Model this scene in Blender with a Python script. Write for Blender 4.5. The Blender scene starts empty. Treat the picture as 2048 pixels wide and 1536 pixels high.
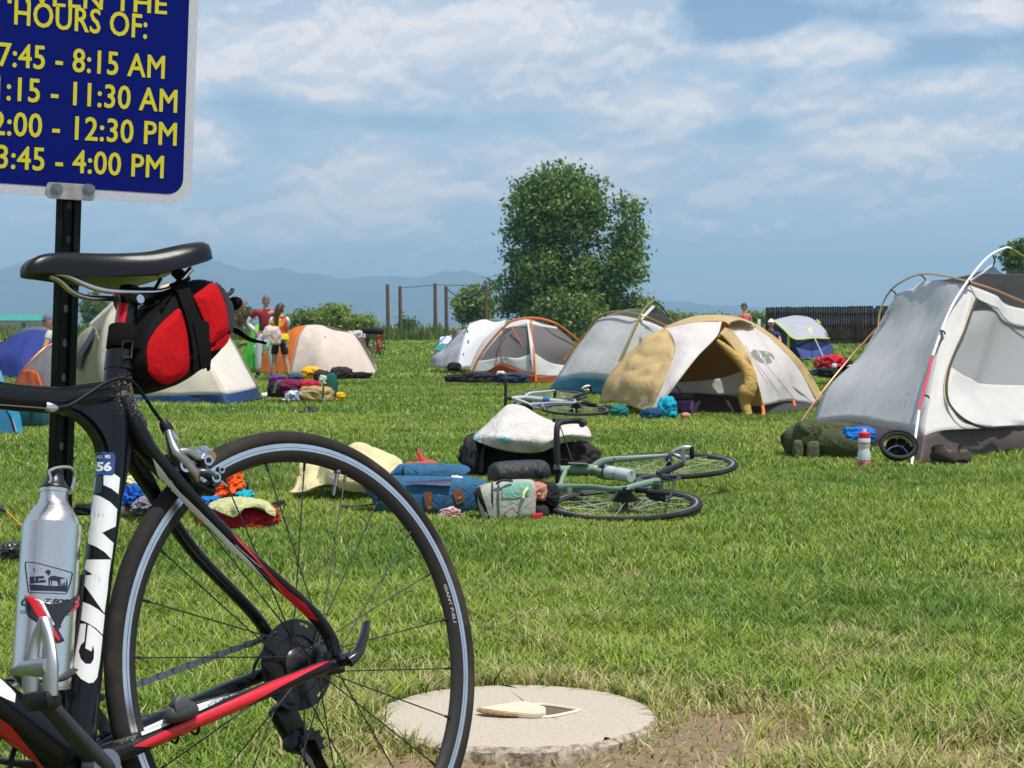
import bpy, bmesh, math, random
import numpy as np
from mathutils import Vector, Matrix, noise as mnoise

R = math.radians
random.seed(7)
rng = np.random.default_rng(11)
S = bpy.context.scene
C = S.collection

# ------------------------------------------------------------------ camera, sun, sky
FPX, HC = 3400.0, 0.81                       # focal length in photo pixels, eye height
PITCH = math.atan((768 - 652) / FPX)
cam_d = bpy.data.cameras.new('camera')
cam = bpy.data.objects.new('camera', cam_d)
C.objects.link(cam)
cam.location = (0, 0, HC)
cam.rotation_euler = (R(90) - PITCH, 0, 0)
cam_d.sensor_width = 36
cam_d.lens = 36 * FPX / 2048
cam_d.clip_start, cam_d.clip_end = 0.05, 60000
cam_d.dof.use_dof = True
cam_d.dof.focus_distance = 3.2
cam_d.dof.aperture_fstop = 30
S.camera = cam

S.view_settings.view_transform = 'Standard'
S.view_settings.look = 'None'
S.view_settings.exposure = 0.22
S.view_settings.gamma = 1.0
S.render.engine = 'CYCLES'
S.cycles.use_denoising = True
S.cycles.max_bounces = 7
S.cycles.transparent_max_bounces = 12
S.cycles.volume_bounces = 0
S.cycles.sample_clamp_indirect = 6
S.cycles.caustics_reflective = False
S.cycles.caustics_refractive = False

SUN_DIR = Vector((0.50, -0.42, 1.70)).normalized()      # towards the sun: right, a little behind the camera
sun_el = math.asin(SUN_DIR.z)
sun_d = bpy.data.lights.new('sun', 'SUN')
sun_d.energy = 4.6
sun_d.angle = R(0.5)
sun_d.color = (1.0, 0.955, 0.88)
sun = bpy.data.objects.new('sun', sun_d)
sun.rotation_euler = SUN_DIR.to_track_quat('Z', 'Y').to_euler()
sun.location = (20, -10, 40)
C.objects.link(sun)


def nd(nt, kind, **kw):
    n = nt.nodes.new(kind)
    for k, v in kw.items():
        if k.startswith('i_'):
            key = k[2:]
            key = int(key) if key.isdigit() else key.replace('_', ' ')
            n.inputs[key].default_value = v
        else:
            setattr(n, k, v)
    return n


def lk(nt, a, b):
    nt.links.new(a, b)


def mth(nt, op, a, b=None, c=None, clamp=False):
    n = nt.nodes.new('ShaderNodeMath')
    n.operation = op
    n.use_clamp = clamp
    for i, v in enumerate((a, b, c)):
        if v is None:
            continue
        if isinstance(v, (int, float)):
            n.inputs[i].default_value = v
        else:
            nt.links.new(v, n.inputs[i])
    return n.outputs[0]


def mixc(nt, fac, a, b):
    n = nt.nodes.new('ShaderNodeMix')
    n.data_type = 'RGBA'
    for sock, v in ((n.inputs[0], fac), (n.inputs[6], a), (n.inputs[7], b)):
        if isinstance(v, (int, float)):
            sock.default_value = v
        elif isinstance(v, (tuple, list)):
            sock.default_value = (*v[:3], 1)
        else:
            nt.links.new(v, sock)
    return n.outputs[2]


def smooth(nt, v, lo, hi):
    n = nt.nodes.new('ShaderNodeMapRange')
    n.interpolation_type = 'SMOOTHSTEP'
    n.inputs['From Min'].default_value = lo
    n.inputs['From Max'].default_value = hi
    nt.links.new(v, n.inputs['Value'])
    return n.outputs[0]


W = bpy.data.worlds.new('World')
S.world = W
W.use_nodes = True
nt = W.node_tree
nt.nodes.clear()
W.cycles.sampling_method = 'MANUAL'
W.cycles.sample_map_resolution = 512
sky = nd(nt, 'ShaderNodeTexSky', sky_type='NISHITA', sun_disc=False, sun_elevation=sun_el,
         sun_rotation=math.atan2(SUN_DIR.x, SUN_DIR.y), altitude=1500, air_density=1.0, dust_density=0.6, ozone_density=1.6)
tc = nd(nt, 'ShaderNodeTexCoord')
sp = nd(nt, 'ShaderNodeSeparateXYZ')
lk(nt, tc.outputs['Generated'], sp.inputs[0])
az = mth(nt, 'ARCTAN2', sp.outputs[0], sp.outputs[1])
el = mth(nt, 'ARCSINE', sp.outputs[2])


def sky_noise(sx, sy, off, scale, detail, rough, dist, vertical=0.0):
    cb = nd(nt, 'ShaderNodeCombineXYZ')
    lk(nt, mth(nt, 'MULTIPLY_ADD', az, sx, off), cb.inputs[0])
    lk(nt, mth(nt, 'MULTIPLY_ADD', mth(nt, 'ADD', el, vertical), sy, off * 0.37), cb.inputs[1])
    n = nd(nt, 'ShaderNodeTexNoise', noise_dimensions='2D', i_Scale=scale, i_Detail=detail, i_Roughness=rough, i_Distortion=dist)
    lk(nt, cb.outputs[0], n.inputs['Vector'])
    return n.outputs['Fac']


def blob(a0, e0, ra, re):
    # soft elliptical bank of cloud at a bearing and elevation
    x = mth(nt, 'DIVIDE', mth(nt, 'SUBTRACT', az, a0), ra)
    y = mth(nt, 'DIVIDE', mth(nt, 'SUBTRACT', el, e0), re)
    d = mth(nt, 'ADD', mth(nt, 'MULTIPLY', x, x), mth(nt, 'MULTIPLY', y, y))
    return smooth(nt, mth(nt, 'SQRT', d), 1.25, 0.1)


def pxa(px):
    return math.atan((px - 1024) / FPX)


def pxe(py):
    return math.atan((652 - py) / FPX)


def puffs(sx, sy, off, detail, vertical=0.0):
    """heaped, rounded cloud lumps"""
    cb = nd(nt, 'ShaderNodeCombineXYZ')
    wob = sky_noise(sx * 0.8, sy * 0.8, off + 5, 1.0, 5.0, 0.6, 0.0, vertical)
    lk(nt, mth(nt, 'ADD', mth(nt, 'MULTIPLY_ADD', az, sx, off), mth(nt, 'MULTIPLY', wob, 1.1)), cb.inputs[0])
    lk(nt, mth(nt, 'ADD', mth(nt, 'MULTIPLY_ADD', mth(nt, 'ADD', el, vertical), sy, off * 0.37), mth(nt, 'MULTIPLY', wob, 0.8)), cb.inputs[1])
    v = nd(nt, 'ShaderNodeTexVoronoi', feature='SMOOTH_F1', voronoi_dimensions='2D', i_Scale=1.0, i_Detail=detail, i_Roughness=0.55, i_Lacunarity=2.3, i_Smoothness=0.55)
    v.normalize = True
    lk(nt, cb.outputs[0], v.inputs['Vector'])
    return mth(nt, 'SUBTRACT', 1.0, v.outputs['Distance'])


n_big = sky_noise(7.0, 13.0, 3.1, 1.0, 10.0, 0.58, 0.1)
n_mid = puffs(15.0, 26.0, 17.3, 2.5)
n_up = puffs(15.0, 26.0, 17.3, 2.5, vertical=0.006)
n_fine = sky_noise(50.0, 80.0, 9.0, 1.0, 6.0, 0.6, 0.2)
n_strk = sky_noise(5.0, 46.0, 40.0, 1.0, 8.0, 0.58, 0.2)
banks = None
for px, py, rx, ry, w in ((740, 375, 240, 115, 0.52), (1130, 340, 220, 90, 0.42), (520, 470, 220, 60, 0.28), (620, 110, 330, 110, 0.30), (800, 60, 200, 90, 0.16),
                          (1080, 60, 260, 110, 0.34), (1300, 215, 220, 60, 0.34), (420, 300, 90, 70, 0.34), (1620, 105, 260, 50, 0.34), (980, 200, 200, 60, 0.12),
                          (1800, 290, 330, 46, 0.34), (1540, 330, 200, 34, 0.22), (1980, 40, 150, 60, 0.34), (1900, 190, 160, 40, 0.24), (1680, 225, 140, 26, 0.2),
                          (690, 195, 90, 24, 0.24), (1540, 385, 330, 40, 0.24), (1450, 455, 260, 26, 0.18), (250, 200, 300, 200, 0.3), (900, 490, 400, 30, 0.14),
                          (1480, 40, 130, 70, -0.3), (480, 215, 120, 60, -0.2), (1700, 545, 460, 60, -0.25), (1480, 275, 120, 40, -0.2), (1850, 120, 120, 40, -0.15), (800, 250, 200, 26, -0.15)):
    b = mth(nt, 'MULTIPLY', blob(pxa(px), pxe(py), rx / FPX, ry / FPX), w)
    banks = b if banks is None else mth(nt, 'ADD', banks, b)
dens = mth(nt, 'ADD', mth(nt, 'MULTIPLY_ADD', n_mid, 0.42, mth(nt, 'MULTIPLY', n_big, 0.62)), banks)
dens = mth(nt, 'MULTIPLY_ADD', n_fine, 0.16, dens)
dens = mth(nt, 'MULTIPLY_ADD', n_strk, 0.10, mth(nt, 'ADD', dens, 0.02))
cover = smooth(nt, dens, 0.76, 0.88)
veil = smooth(nt, dens, 0.60, 0.82)
core = smooth(nt, dens, 0.84, 1.12)
lit = smooth(nt, mth(nt, 'SUBTRACT', n_mid, n_up), -0.05, 0.09)
CL_GREY, CL_LIT = (0.48, 0.56, 0.68), (0.90, 0.83, 0.81)
cloud = mixc(nt, mth(nt, 'ADD', mth(nt, 'MULTIPLY', core, 0.55), mth(nt, 'MULTIPLY', lit, 0.5), clamp=True), CL_GREY, CL_LIT)
skyc = nd(nt, 'ShaderNodeVectorMath', operation='SCALE')
skyc.inputs['Scale'].default_value = 1.0
lk(nt, sky.outputs[0], skyc.inputs[0])
cl_scale = nd(nt, 'ShaderNodeVectorMath', operation='SCALE')
cl_scale.inputs['Scale'].default_value = 10.0       # cloud colours are given as seen; the Background below has strength 0.1
lk(nt, cloud, cl_scale.inputs[0])
low = smooth(nt, el, 0.12, 0.0)
base_c = mixc(nt, mth(nt, 'MULTIPLY', low, 0.9), skyc.outputs[0], (5.7, 6.7, 8.0))
veil_c = mixc(nt, mth(nt, 'MULTIPLY', veil, 0.85), base_c, (5.1, 6.0, 7.2))
tot = mixc(nt, mth(nt, 'MULTIPLY', cover, 0.95), veil_c, cl_scale.outputs[0])
bg = nd(nt, 'ShaderNodeBackground', i_Strength=0.1)
lk(nt, tot, bg.inputs[0])
wo = nd(nt, 'ShaderNodeOutputWorld')
lk(nt, bg.outputs[0], wo.inputs[0])


# ------------------------------------------------------------------ geometry helpers
def zt(y):
    """height of the field: level by the camera, dipping gently towards the camp"""
    t = min(max((y - 8) / 24.0, 0), 1)
    return -0.25 * t * t * (3 - 2 * t)


def at(px, py, y):
    """the point at distance y that the photograph shows at a pixel"""
    dy = math.cos(PITCH) + (768 - py) / FPX * math.sin(PITCH)
    dz = -math.sin(PITCH) + (768 - py) / FPX * math.cos(PITCH)
    k = y / dy
    return Vector(((px - 1024) / FPX * k, y, HC + dz * k))


def gd(py):
    """distance of the ground that the photograph shows at a row"""
    lo, hi = 1.0, 3000.0
    for _ in range(60):
        m = (lo + hi) / 2
        if at(1024, py, m).z > zt(m):
            lo = m
        else:
            hi = m
    return lo


def G(px, py, dz=0.0):
    d = gd(py)
    p = at(px, py, d)
    p.z = zt(d) + dz
    return p


def prop(o, label=None, cat=None, group=None, kind=None):
    if label:
        o['label'] = label
    if cat:
        o['category'] = cat
    if group:
        o['group'] = group
    if kind:
        o['kind'] = kind
    return o


def thing(name, label, cat, loc=(0, 0, 0), rz=0.0, group=None, matrix=None):
    o = bpy.data.objects.new(name, None)
    o.empty_display_size = 0.1
    C.objects.link(o)
    if matrix is not None:
        o.matrix_world = matrix
    else:
        o.location = loc
        o.rotation_euler = (0, 0, rz)
    return prop(o, label, cat, group)


def obj(name, mesh, mats, parent=None, smooth=True, label=None, cat=None, group=None, kind=None, matrix=None):
    if isinstance(mesh, bmesh.types.BMesh):
        me = bpy.data.meshes.new(name)
        mesh.to_mesh(me)
        mesh.free()
        mesh = me
    o = bpy.data.objects.new(name, mesh)
    C.objects.link(o)
    if mats is not None:
        for m in (mats if isinstance(mats, (list, tuple)) else [mats]):
            mesh.materials.append(m)
    if smooth:
        mesh.polygons.foreach_set('use_smooth', [True] * len(mesh.polygons))
        try:
            mesh.set_sharp_from_angle(angle=R(42))
        except Exception:
            pass
    if parent is not None:
        o.parent = parent
    if matrix is not None:
        o.matrix_world = matrix
    return prop(o, label, cat, group, kind)


def np_mesh(name, verts, faces_flat, counts, tint=None):
    """fast mesh from arrays; tint = per-vertex colour"""
    me = bpy.data.meshes.new(name)
    me.vertices.add(len(verts))
    me.vertices.foreach_set('co', np.asarray(verts, np.float32).ravel())
    me.loops.add(len(faces_flat))
    me.loops.foreach_set('vertex_index', np.asarray(faces_flat, np.int32))
    me.polygons.add(len(counts))
    st = np.concatenate([[0], np.cumsum(counts)[:-1]]).astype(np.int32)
    me.polygons.foreach_set('loop_start', st)
    me.polygons.foreach_set('loop_total', np.asarray(counts, np.int32))
    if tint is not None:
        a = me.color_attributes.new('tint', 'FLOAT_COLOR', 'POINT')
        c = np.ones((len(verts), 4), np.float32)
        c[:, :3] = tint
        a.data.foreach_set('color', c.ravel())
    me.update(calc_edges=True)
    me.validate()
    return me


def catmull(pts, n):
    """smooth path through points (tuples of any length), n steps per span"""
    P = [np.array(p, float) for p in pts]
    if len(P) < 3 or n <= 1:
        if n <= 1:
            return P
        return [P[0] + (P[1] - P[0]) * i / n for i in range(n + 1)]
    out = []
    for i in range(len(P) - 1):
        p1, p2 = P[i], P[i + 1]
        p0 = P[i - 1] if i else 2 * p1 - p2
        p3 = P[i + 2] if i + 2 < len(P) else 2 * p2 - p1
        for k in range(n):
            t = k / n
            out.append(0.5 * (2 * p1 + (p2 - p0) * t + (2 * p0 - 5 * p1 + 4 * p2 - p3) * t * t + (3 * p1 - p0 - 3 * p2 + p3) * t ** 3))
    out.append(P[-1])
    return out


def _frames(path, up):
    T = []
    n = len(path)
    for i in range(n):
        a = path[max(i - 1, 0)]
        b = path[min(i + 1, n - 1)]
        T.append((b - a).normalized())
    side = T[0].cross(up)
    if side.length < 1e-4:
        side = T[0].cross(Vector((1, 0.2, 0.1)))
    side.normalize()
    fr = []
    for i in range(n):
        side = side - T[i] * side.dot(T[i])
        if side.length < 1e-5:
            side = T[i].orthogonal()
        side.normalize()
        fr.append((side.copy(), side.cross(T[i]).normalized() * -1))
    return T, fr


def sweep(bm, pts, rad, n=12, span=1, up=(0, 0, 1), cap=True, closed=False, arc=None, power=2.0, mi=0, k=1.0):
    """tube along pts; rad = one radius or one per point, each a number or (side, up); arc=(a0,a1) per point gives an open strip"""
    up = Vector(up)
    m = len(pts)
    if not isinstance(rad, (list,)):
        rad = [rad] * m
    rad = [(r * k, r * k) if isinstance(r, (int, float)) else (r[0] * k, r[1] * k) for r in rad]
    ar = [(0, 0)] * m if arc is None else ([arc] * m if not isinstance(arc, list) else arc)
    full = [tuple(p) + tuple(r) + tuple(a) for p, r, a in zip(pts, rad, ar)]
    if closed:
        path = [np.array(f) for f in full]
    else:
        path = catmull(full, span)
    P = [Vector(p[:3]) for p in path]
    T, fr = _frames(P, up)
    rings = []
    for p, q, (s, u) in zip(P, path, fr):
        ring = []
        for k in range(n if arc is None else n + 1):
            a = 2 * math.pi * k / n if arc is None else q[5] + (q[6] - q[5]) * k / n
            c, sn = math.cos(a), math.sin(a)
            if power != 2.0:
                c = math.copysign(abs(c) ** (2 / power), c)
                sn = math.copysign(abs(sn) ** (2 / power), sn)
            ring.append(bm.verts.new(p + s * (c * q[3]) + u * (sn * q[4])))
        rings.append(ring)
    cnt = n if arc is None else n
    fs = []
    nr = len(rings)
    for i in range(nr if closed else nr - 1):
        a, b = rings[i], rings[(i + 1) % nr]
        for k in range(cnt):
            k2 = (k + 1) % len(a)
            f = bm.faces.new((a[k], a[k2], b[k2], b[k]))
            f.material_index = mi
            fs.append(f)
    if cap and arc is None and not closed:
        for ring, rev in ((rings[0], True), (rings[-1], False)):
            f = bm.faces.new(ring[::-1] if rev else ring)
            f.material_index = mi
    return fs


def tube(pts, rad, n=10, span=1, **kw):
    bm = bmesh.new()
    sweep(bm, pts, rad, n, span, **kw)
    bmesh.ops.recalc_face_normals(bm, faces=bm.faces)
    return bm


def lathe(bm, prof, axis='Y', n=64, centre=(0, 0, 0), mats=None, closed=True):
    """profile of (radius, along) turned round an axis; mats = material per profile segment"""
    c = Vector(centre)
    rings = []
    for i in range(n):
        a = 2 * math.pi * i / n
        ca, sa = math.cos(a), math.sin(a)
        ring = []
        for r, h in prof:
            if axis == 'Y':
                v = Vector((r * ca, h, r * sa))
            elif axis == 'X':
                v = Vector((h, r * ca, r * sa))
            else:
                v = Vector((r * ca, r * sa, h))
            ring.append(bm.verts.new(c + v))
        rings.append(ring)
    m = len(prof)
    for i in range(n):
        a, b = rings[i], rings[(i + 1) % n]
        for k in range(m if closed else m - 1):
            f = bm.faces.new((a[k], a[(k + 1) % m], b[(k + 1) % m], b[k]))
            if mats:
                f.material_index = mats[k]
    bmesh.ops.remove_doubles(bm, verts=bm.verts, dist=1e-6)
    bmesh.ops.recalc_face_normals(bm, faces=bm.faces)
    return bm


def box(bm, c, s, rot=None, bevel=0.0, mi=0, seg=2):
    """box of size s at c, optionally turned by a matrix and bevelled"""
    M = Matrix.Translation(Vector(c))
    if rot is not None:
        M = M @ rot.to_4x4()
    M = M @ Matrix.Diagonal((*s, 1))
    g = bmesh.ops.create_cube(bm, size=1.0, matrix=M)
    vs = g['verts']
    es = list({e for v in vs for e in v.link_edges})
    fs = list({f for v in vs for f in v.link_faces})
    for f in fs:
        f.material_index = mi
    if bevel > 0:
        r = bmesh.ops.bevel(bm, geom=es, offset=bevel, segments=seg, affect='EDGES', profile=0.5)
        for f in r['faces']:
            f.material_index = mi
    return bm


def bx(c, s, rot=None, bevel=0.0, seg=2):
    return box(bmesh.new(), c, s, rot, bevel, 0, seg)


def poly(bm, pts, thick=0.0, normal=None, mi=0):
    """flat polygon, optionally given thickness"""
    vs = [bm.verts.new(Vector(p)) for p in pts]
    f = bm.faces.new(vs)
    f.material_index = mi
    if thick:
        f.normal_update()
        nrm = Vector(normal) if normal is not None else f.normal
        g = bmesh.ops.extrude_face_region(bm, geom=[f])
        for v in g['geom']:
            if isinstance(v, bmesh.types.BMVert):
                v.co += nrm * thick
    return bm


def blobby(name, c, size, mats, parent=None, seed=0, rough=0.18, freq=2.2, sub=5, flat=0.35, rz=0.0, power=2.9, tilt=None, folds=0.05, **kw):
    """a soft stuffed or crumpled thing: superellipsoid with noise folds, flattened where it lies on the ground"""
    bm = bmesh.new()
    bmesh.ops.create_icosphere(bm, subdivisions=sub, radius=1.0)
    M = Matrix.Rotation(rz, 3, 'Z')
    if tilt is not None:
        M = M @ tilt
    so = Vector((seed * 3.17, seed * 1.7, seed * 5.1))
    for v in bm.verts:
        d = v.co.copy()
        k = (abs(d.x) ** power + abs(d.y) ** power + abs(d.z) ** power) ** (-1 / power)
        q = d * k
        n = mnoise.fractal(d * freq + so, 1.0, 2.0, 4)
        w = 0.65 * abs(mnoise.noise(Vector((d.x * 5, d.y * 5, d.z * 2.4)) + so)) + 0.5 * abs(mnoise.noise(Vector((d.x * 9 + d.z * 5, d.y * 9, d.z * 11)) + so)) if folds else 0
        q *= 1 + rough * n + min(folds, 0.12) * (w - 0.2)
        if q.z < -1 + flat:
            q.z = -1 + flat + (q.z + 1 - flat) * 0.15
        v.co = M @ Vector((q.x * size[0] / 2, q.y * size[1] / 2, q.z * size[2] / 2))
    zmin = min(v.co.z for v in bm.verts)
    for v in bm.verts:
        v.co.z -= zmin
    loc = Vector(c)
    if parent is None:
        o = obj(name, bm, mats, **kw)
        o.location = loc
    else:
        for v in bm.verts:
            v.co += loc
        o = obj(name, bm, mats, parent, **kw)
    return o


def text_mesh(body, size, weight=0.0, shear=0.0, extrude=0.0, align='LEFT', sx=1.0, spacing=1.0, res=3):
    """flat lettering as a mesh in the XY plane, baseline at y = 0"""
    cu = bpy.data.curves.new('lettering', 'FONT')
    cu.body = body
    cu.size = size
    cu.offset = weight
    cu.shear = shear
    cu.extrude = extrude
    cu.align_x = align
    cu.space_character = spacing
    cu.resolution_u = res
    o = bpy.data.objects.new('lettering', cu)
    C.objects.link(o)
    bpy.context.view_layer.update()
    me = bpy.data.meshes.new_from_object(o.evaluated_get(bpy.context.evaluated_depsgraph_get()))
    bpy.data.objects.remove(o)
    bpy.data.curves.remove(cu)
    if sx != 1.0:
        for v in me.vertices:
            v.co.x *= sx
    me.materials.clear()
    return me


def bm_of(me, matrix=None, cuts=0, fn=None):
    bm = bmesh.new()
    bm.from_mesh(me)
    bpy.data.meshes.remove(me)
    if cuts:
        bmesh.ops.triangulate(bm, faces=bm.faces)
        for _ in range(cuts):
            bmesh.ops.subdivide_edges(bm, edges=[e for e in bm.edges if e.calc_length() > 0.008], cuts=1)
            bmesh.ops.triangulate(bm, faces=bm.faces)
    for v in bm.verts:
        if fn:
            v.co = fn(v.co)
        if matrix is not None:
            v.co = matrix @ v.co
    return bm


# ------------------------------------------------------------------ materials
MATS = {}


def mat(name, col=(0.5, 0.5, 0.5), rough=0.6, metal=0.0, var=0.0, vscale=20.0, col2=None, bump=0.0, bscale=80.0, coat=0.0, trans=0.0,
        spec=0.5, alpha=1.0, sheen=0.0, thresh=None, emit=None, wrinkle=0.0, wscale=6.0):
    if name in MATS:
        return MATS[name]
    m = bpy.data.materials.new(name)
    MATS[name] = m
    m.use_nodes = True
    t = m.node_tree
    t.nodes.clear()
    out = t.nodes.new('ShaderNodeOutputMaterial')
    b = t.nodes.new('ShaderNodeBsdfPrincipled')
    b.inputs['Base Color'].default_value = (*col, 1)
    b.inputs['Roughness'].default_value = rough
    b.inputs['Metallic'].default_value = metal
    b.inputs['Specular IOR Level'].default_value = spec
    b.inputs['Coat Weight'].default_value = coat
    b.inputs['Coat Roughness'].default_value = 0.08
    b.inputs['Sheen Weight'].default_value = sheen
    tcn = t.nodes.new('ShaderNodeTexCoord')
    colsock = None
    if var or col2:
        n = nd(t, 'ShaderNodeTexNoise', i_Scale=vscale, i_Detail=6.0, i_Roughness=0.6)
        lk(t, tcn.outputs['Object'], n.inputs['Vector'])
        fac = n.outputs['Fac']
        if thresh:
            fac = smooth(t, fac, *thresh)
        else:
            fac = smooth(t, fac, 0.3, 0.7)
        c2 = col2 or tuple(max(0, c * (1 - var)) for c in col)
        c1 = col if col2 else tuple(min(1, c * (1 + var)) for c in col)
        colsock = mixc(t, fac, c1, c2)
        lk(t, colsock, b.inputs['Base Color'])
    hsrc = None
    if bump:
        n2 = nd(t, 'ShaderNodeTexNoise', i_Scale=bscale, i_Detail=4.0)
        lk(t, tcn.outputs['Object'], n2.inputs['Vector'])
        bp = nd(t, 'ShaderNodeBump', i_Strength=bump, i_Distance=0.002)
        lk(t, n2.outputs['Fac'], bp.inputs['Height'])
        hsrc = bp
    if wrinkle:
        n3 = nd(t, 'ShaderNodeTexNoise', i_Scale=wscale, i_Detail=6.0, i_Roughness=0.62, i_Distortion=1.6)
        lk(t, tcn.outputs['Object'], n3.inputs['Vector'])
        bp2 = nd(t, 'ShaderNodeBump', i_Strength=wrinkle, i_Distance=0.03)
        lk(t, n3.outputs['Fac'], bp2.inputs['Height'])
        if hsrc:
            lk(t, hsrc.outputs[0], bp2.inputs['Normal'])
        hsrc = bp2
    if hsrc:
        lk(t, hsrc.outputs[0], b.inputs['Normal'])
    sh = b.outputs[0]
    if trans:
        tr = t.nodes.new('ShaderNodeBsdfTranslucent')
        tr.inputs[0].default_value = (*col, 1)
        if colsock:
            lk(t, colsock, tr.inputs[0])
        mx = t.nodes.new('ShaderNodeMixShader')
        mx.inputs[0].default_value = trans
        lk(t, sh, mx.inputs[1])
        lk(t, tr.outputs[0], mx.inputs[2])
        sh = mx.outputs[0]
    if alpha < 1:
        tp = t.nodes.new('ShaderNodeBsdfTransparent')
        mx = t.nodes.new('ShaderNodeMixShader')
        mx.inputs[0].default_value = alpha
        lk(t, tp.outputs[0], mx.inputs[1])
        lk(t, sh, mx.inputs[2])
        sh = mx.outputs[0]
    lk(t, sh, out.inputs[0])
    return m


def black_plastic():
    return mat('black_plastic', (0.008, 0.008, 0.009), 0.42, spec=0.35)


def chrome():
    return mat('polished_metal', (0.62, 0.62, 0.64), 0.22, 1.0)


def grey_metal():
    return mat('grey_metal', (0.30, 0.30, 0.32), 0.35, 1.0)
# ------------------------------------------------------------------ noise on arrays
_tab = np.random.default_rng(5).random((256, 256))


def vnoise(x, y, s):
    x, y = np.asarray(x) / s + 1000.3, np.asarray(y) / s + 1000.7
    xi, yi = np.floor(x).astype(int), np.floor(y).astype(int)
    fx, fy = x - xi, y - yi
    fx, fy = fx * fx * (3 - 2 * fx), fy * fy * (3 - 2 * fy)
    g = lambda a, b: _tab[a % 256, b % 256]
    return (g(xi, yi) * (1 - fx) + g(xi + 1, yi) * fx) * (1 - fy) + (g(xi, yi + 1) * (1 - fx) + g(xi + 1, yi + 1) * fx) * fy


def fbm(x, y, s, o=4):
    v, a, t = 0, 1.0, 0
    for k in range(o):
        v = v + a * vnoise(np.asarray(x) + 37.1 * k, np.asarray(y) - 11.7 * k, s / 2 ** k)
        t += a
        a *= 0.55
    return v / t


def sstep(v, lo, hi):
    t = np.clip((v - lo) / (hi - lo), 0, 1)
    return t * t * (3 - 2 * t)


PAD_C, PAD_R, PAD_Z = Vector((0.008, 3.43)), 0.285, 0.022


def dryness(x, y):
    """0 lush .. 1 bare: worn and strawy by the concrete ring and towards the near right corner"""
    n = fbm(x, y, 0.5)
    n2 = fbm(x + 9, y + 3, 0.16, 3)
    r = np.hypot(x - PAD_C.x, (y - PAD_C.y))
    ring = np.exp(-((r - 0.36) / 0.16) ** 2) * 0.40
    front = np.exp(-((x - 0.06) / 0.30) ** 2) * sstep(y, 3.26, 3.08) * 0.75
    right = sstep(x, 0.1, 0.55) * sstep(y, 4.0, 3.10) * 0.50
    mid = np.exp(-((x - 0.1) / 0.5) ** 2 - ((y - 4.25) / 0.35) ** 2) * 0.36
    base = sstep(y, 6.0, 3.4) * 0.13
    return np.clip(ring + front + right + mid + base + (n - 0.5) * 0.85 + (n2 - 0.5) * 0.75, 0, 1)


def ground_z(x, y):
    t = np.clip((np.asarray(y) - 8) / 24.0, 0, 1)
    z = -0.25 * t * t * (3 - 2 * t)
    z = z - 0.028 * np.exp(-((x - 0.05) / 0.33) ** 2 - ((y - 3.06) / 0.11) ** 2)
    z = z - 0.16 * sstep(np.hypot(x - PAD_C.x, np.asarray(y) - PAD_C.y), 0.25, 0.18)
    near = sstep(np.asarray(y), 40, 20)
    return z + near * ((fbm(x, y, 0.35, 3) - 0.5) * 0.018 + (fbm(x, y, 2.5, 2) - 0.5) * 0.02)


# ------------------------------------------------------------------ ground sheet
ys = np.concatenate([np.linspace(-4, 2.2, 20), np.arange(2.3, 6, 0.045), np.geomspace(6, 150, 190), np.geomspace(160, 13000, 60)])
u = np.linspace(-1, 1, 261)
u = np.sign(u) * np.abs(u) ** 1.35
YY, UU = np.meshgrid(ys, u, indexing='ij')
XX = UU * (5 + np.maximum(YY, 0) * 1.1)
ZZ = ground_z(XX, YY)
DR = dryness(XX, YY)
nr, nc = YY.shape
soil, straw, turf = np.array((0.27, 0.19, 0.115)), np.array((0.30, 0.24, 0.10)), np.array((0.095, 0.150, 0.022))
far_a, far_b = np.array((0.15, 0.185, 0.045)), np.array((0.25, 0.21, 0.10))
w1 = sstep(DR, 0.25, 0.6)[..., None]
w2 = sstep(DR, 0.55, 0.9)[..., None]
col = (turf * (1 - w1) + straw * w1) * (1 - w2) + soil * w2
pat = fbm(XX, YY, 6.0)[..., None]
lawn_far = np.array((0.085, 0.135, 0.022)) * (0.8 + 0.45 * pat)
wl = sstep(YY, 20, 42)[..., None]
col = col * (1 - wl) + lawn_far * wl
wf = sstep(YY, 130, 170)[..., None]
pf = sstep(fbm(XX, YY * 0.2, 60.0), 0.4, 0.6)[..., None]
col = col * (1 - wf) + (far_a * (1 - pf) + far_b * pf) * wf
idx = np.arange(nr * nc).reshape(nr, nc)
quads = np.stack([idx[:-1, :-1], idx[:-1, 1:], idx[1:, 1:], idx[1:, :-1]], -1).reshape(-1, 4)
me = np_mesh('ground', np.stack([XX, YY, ZZ], -1).reshape(-1, 3), quads.ravel(), np.full(len(quads), 4), col.reshape(-1, 3))


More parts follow.
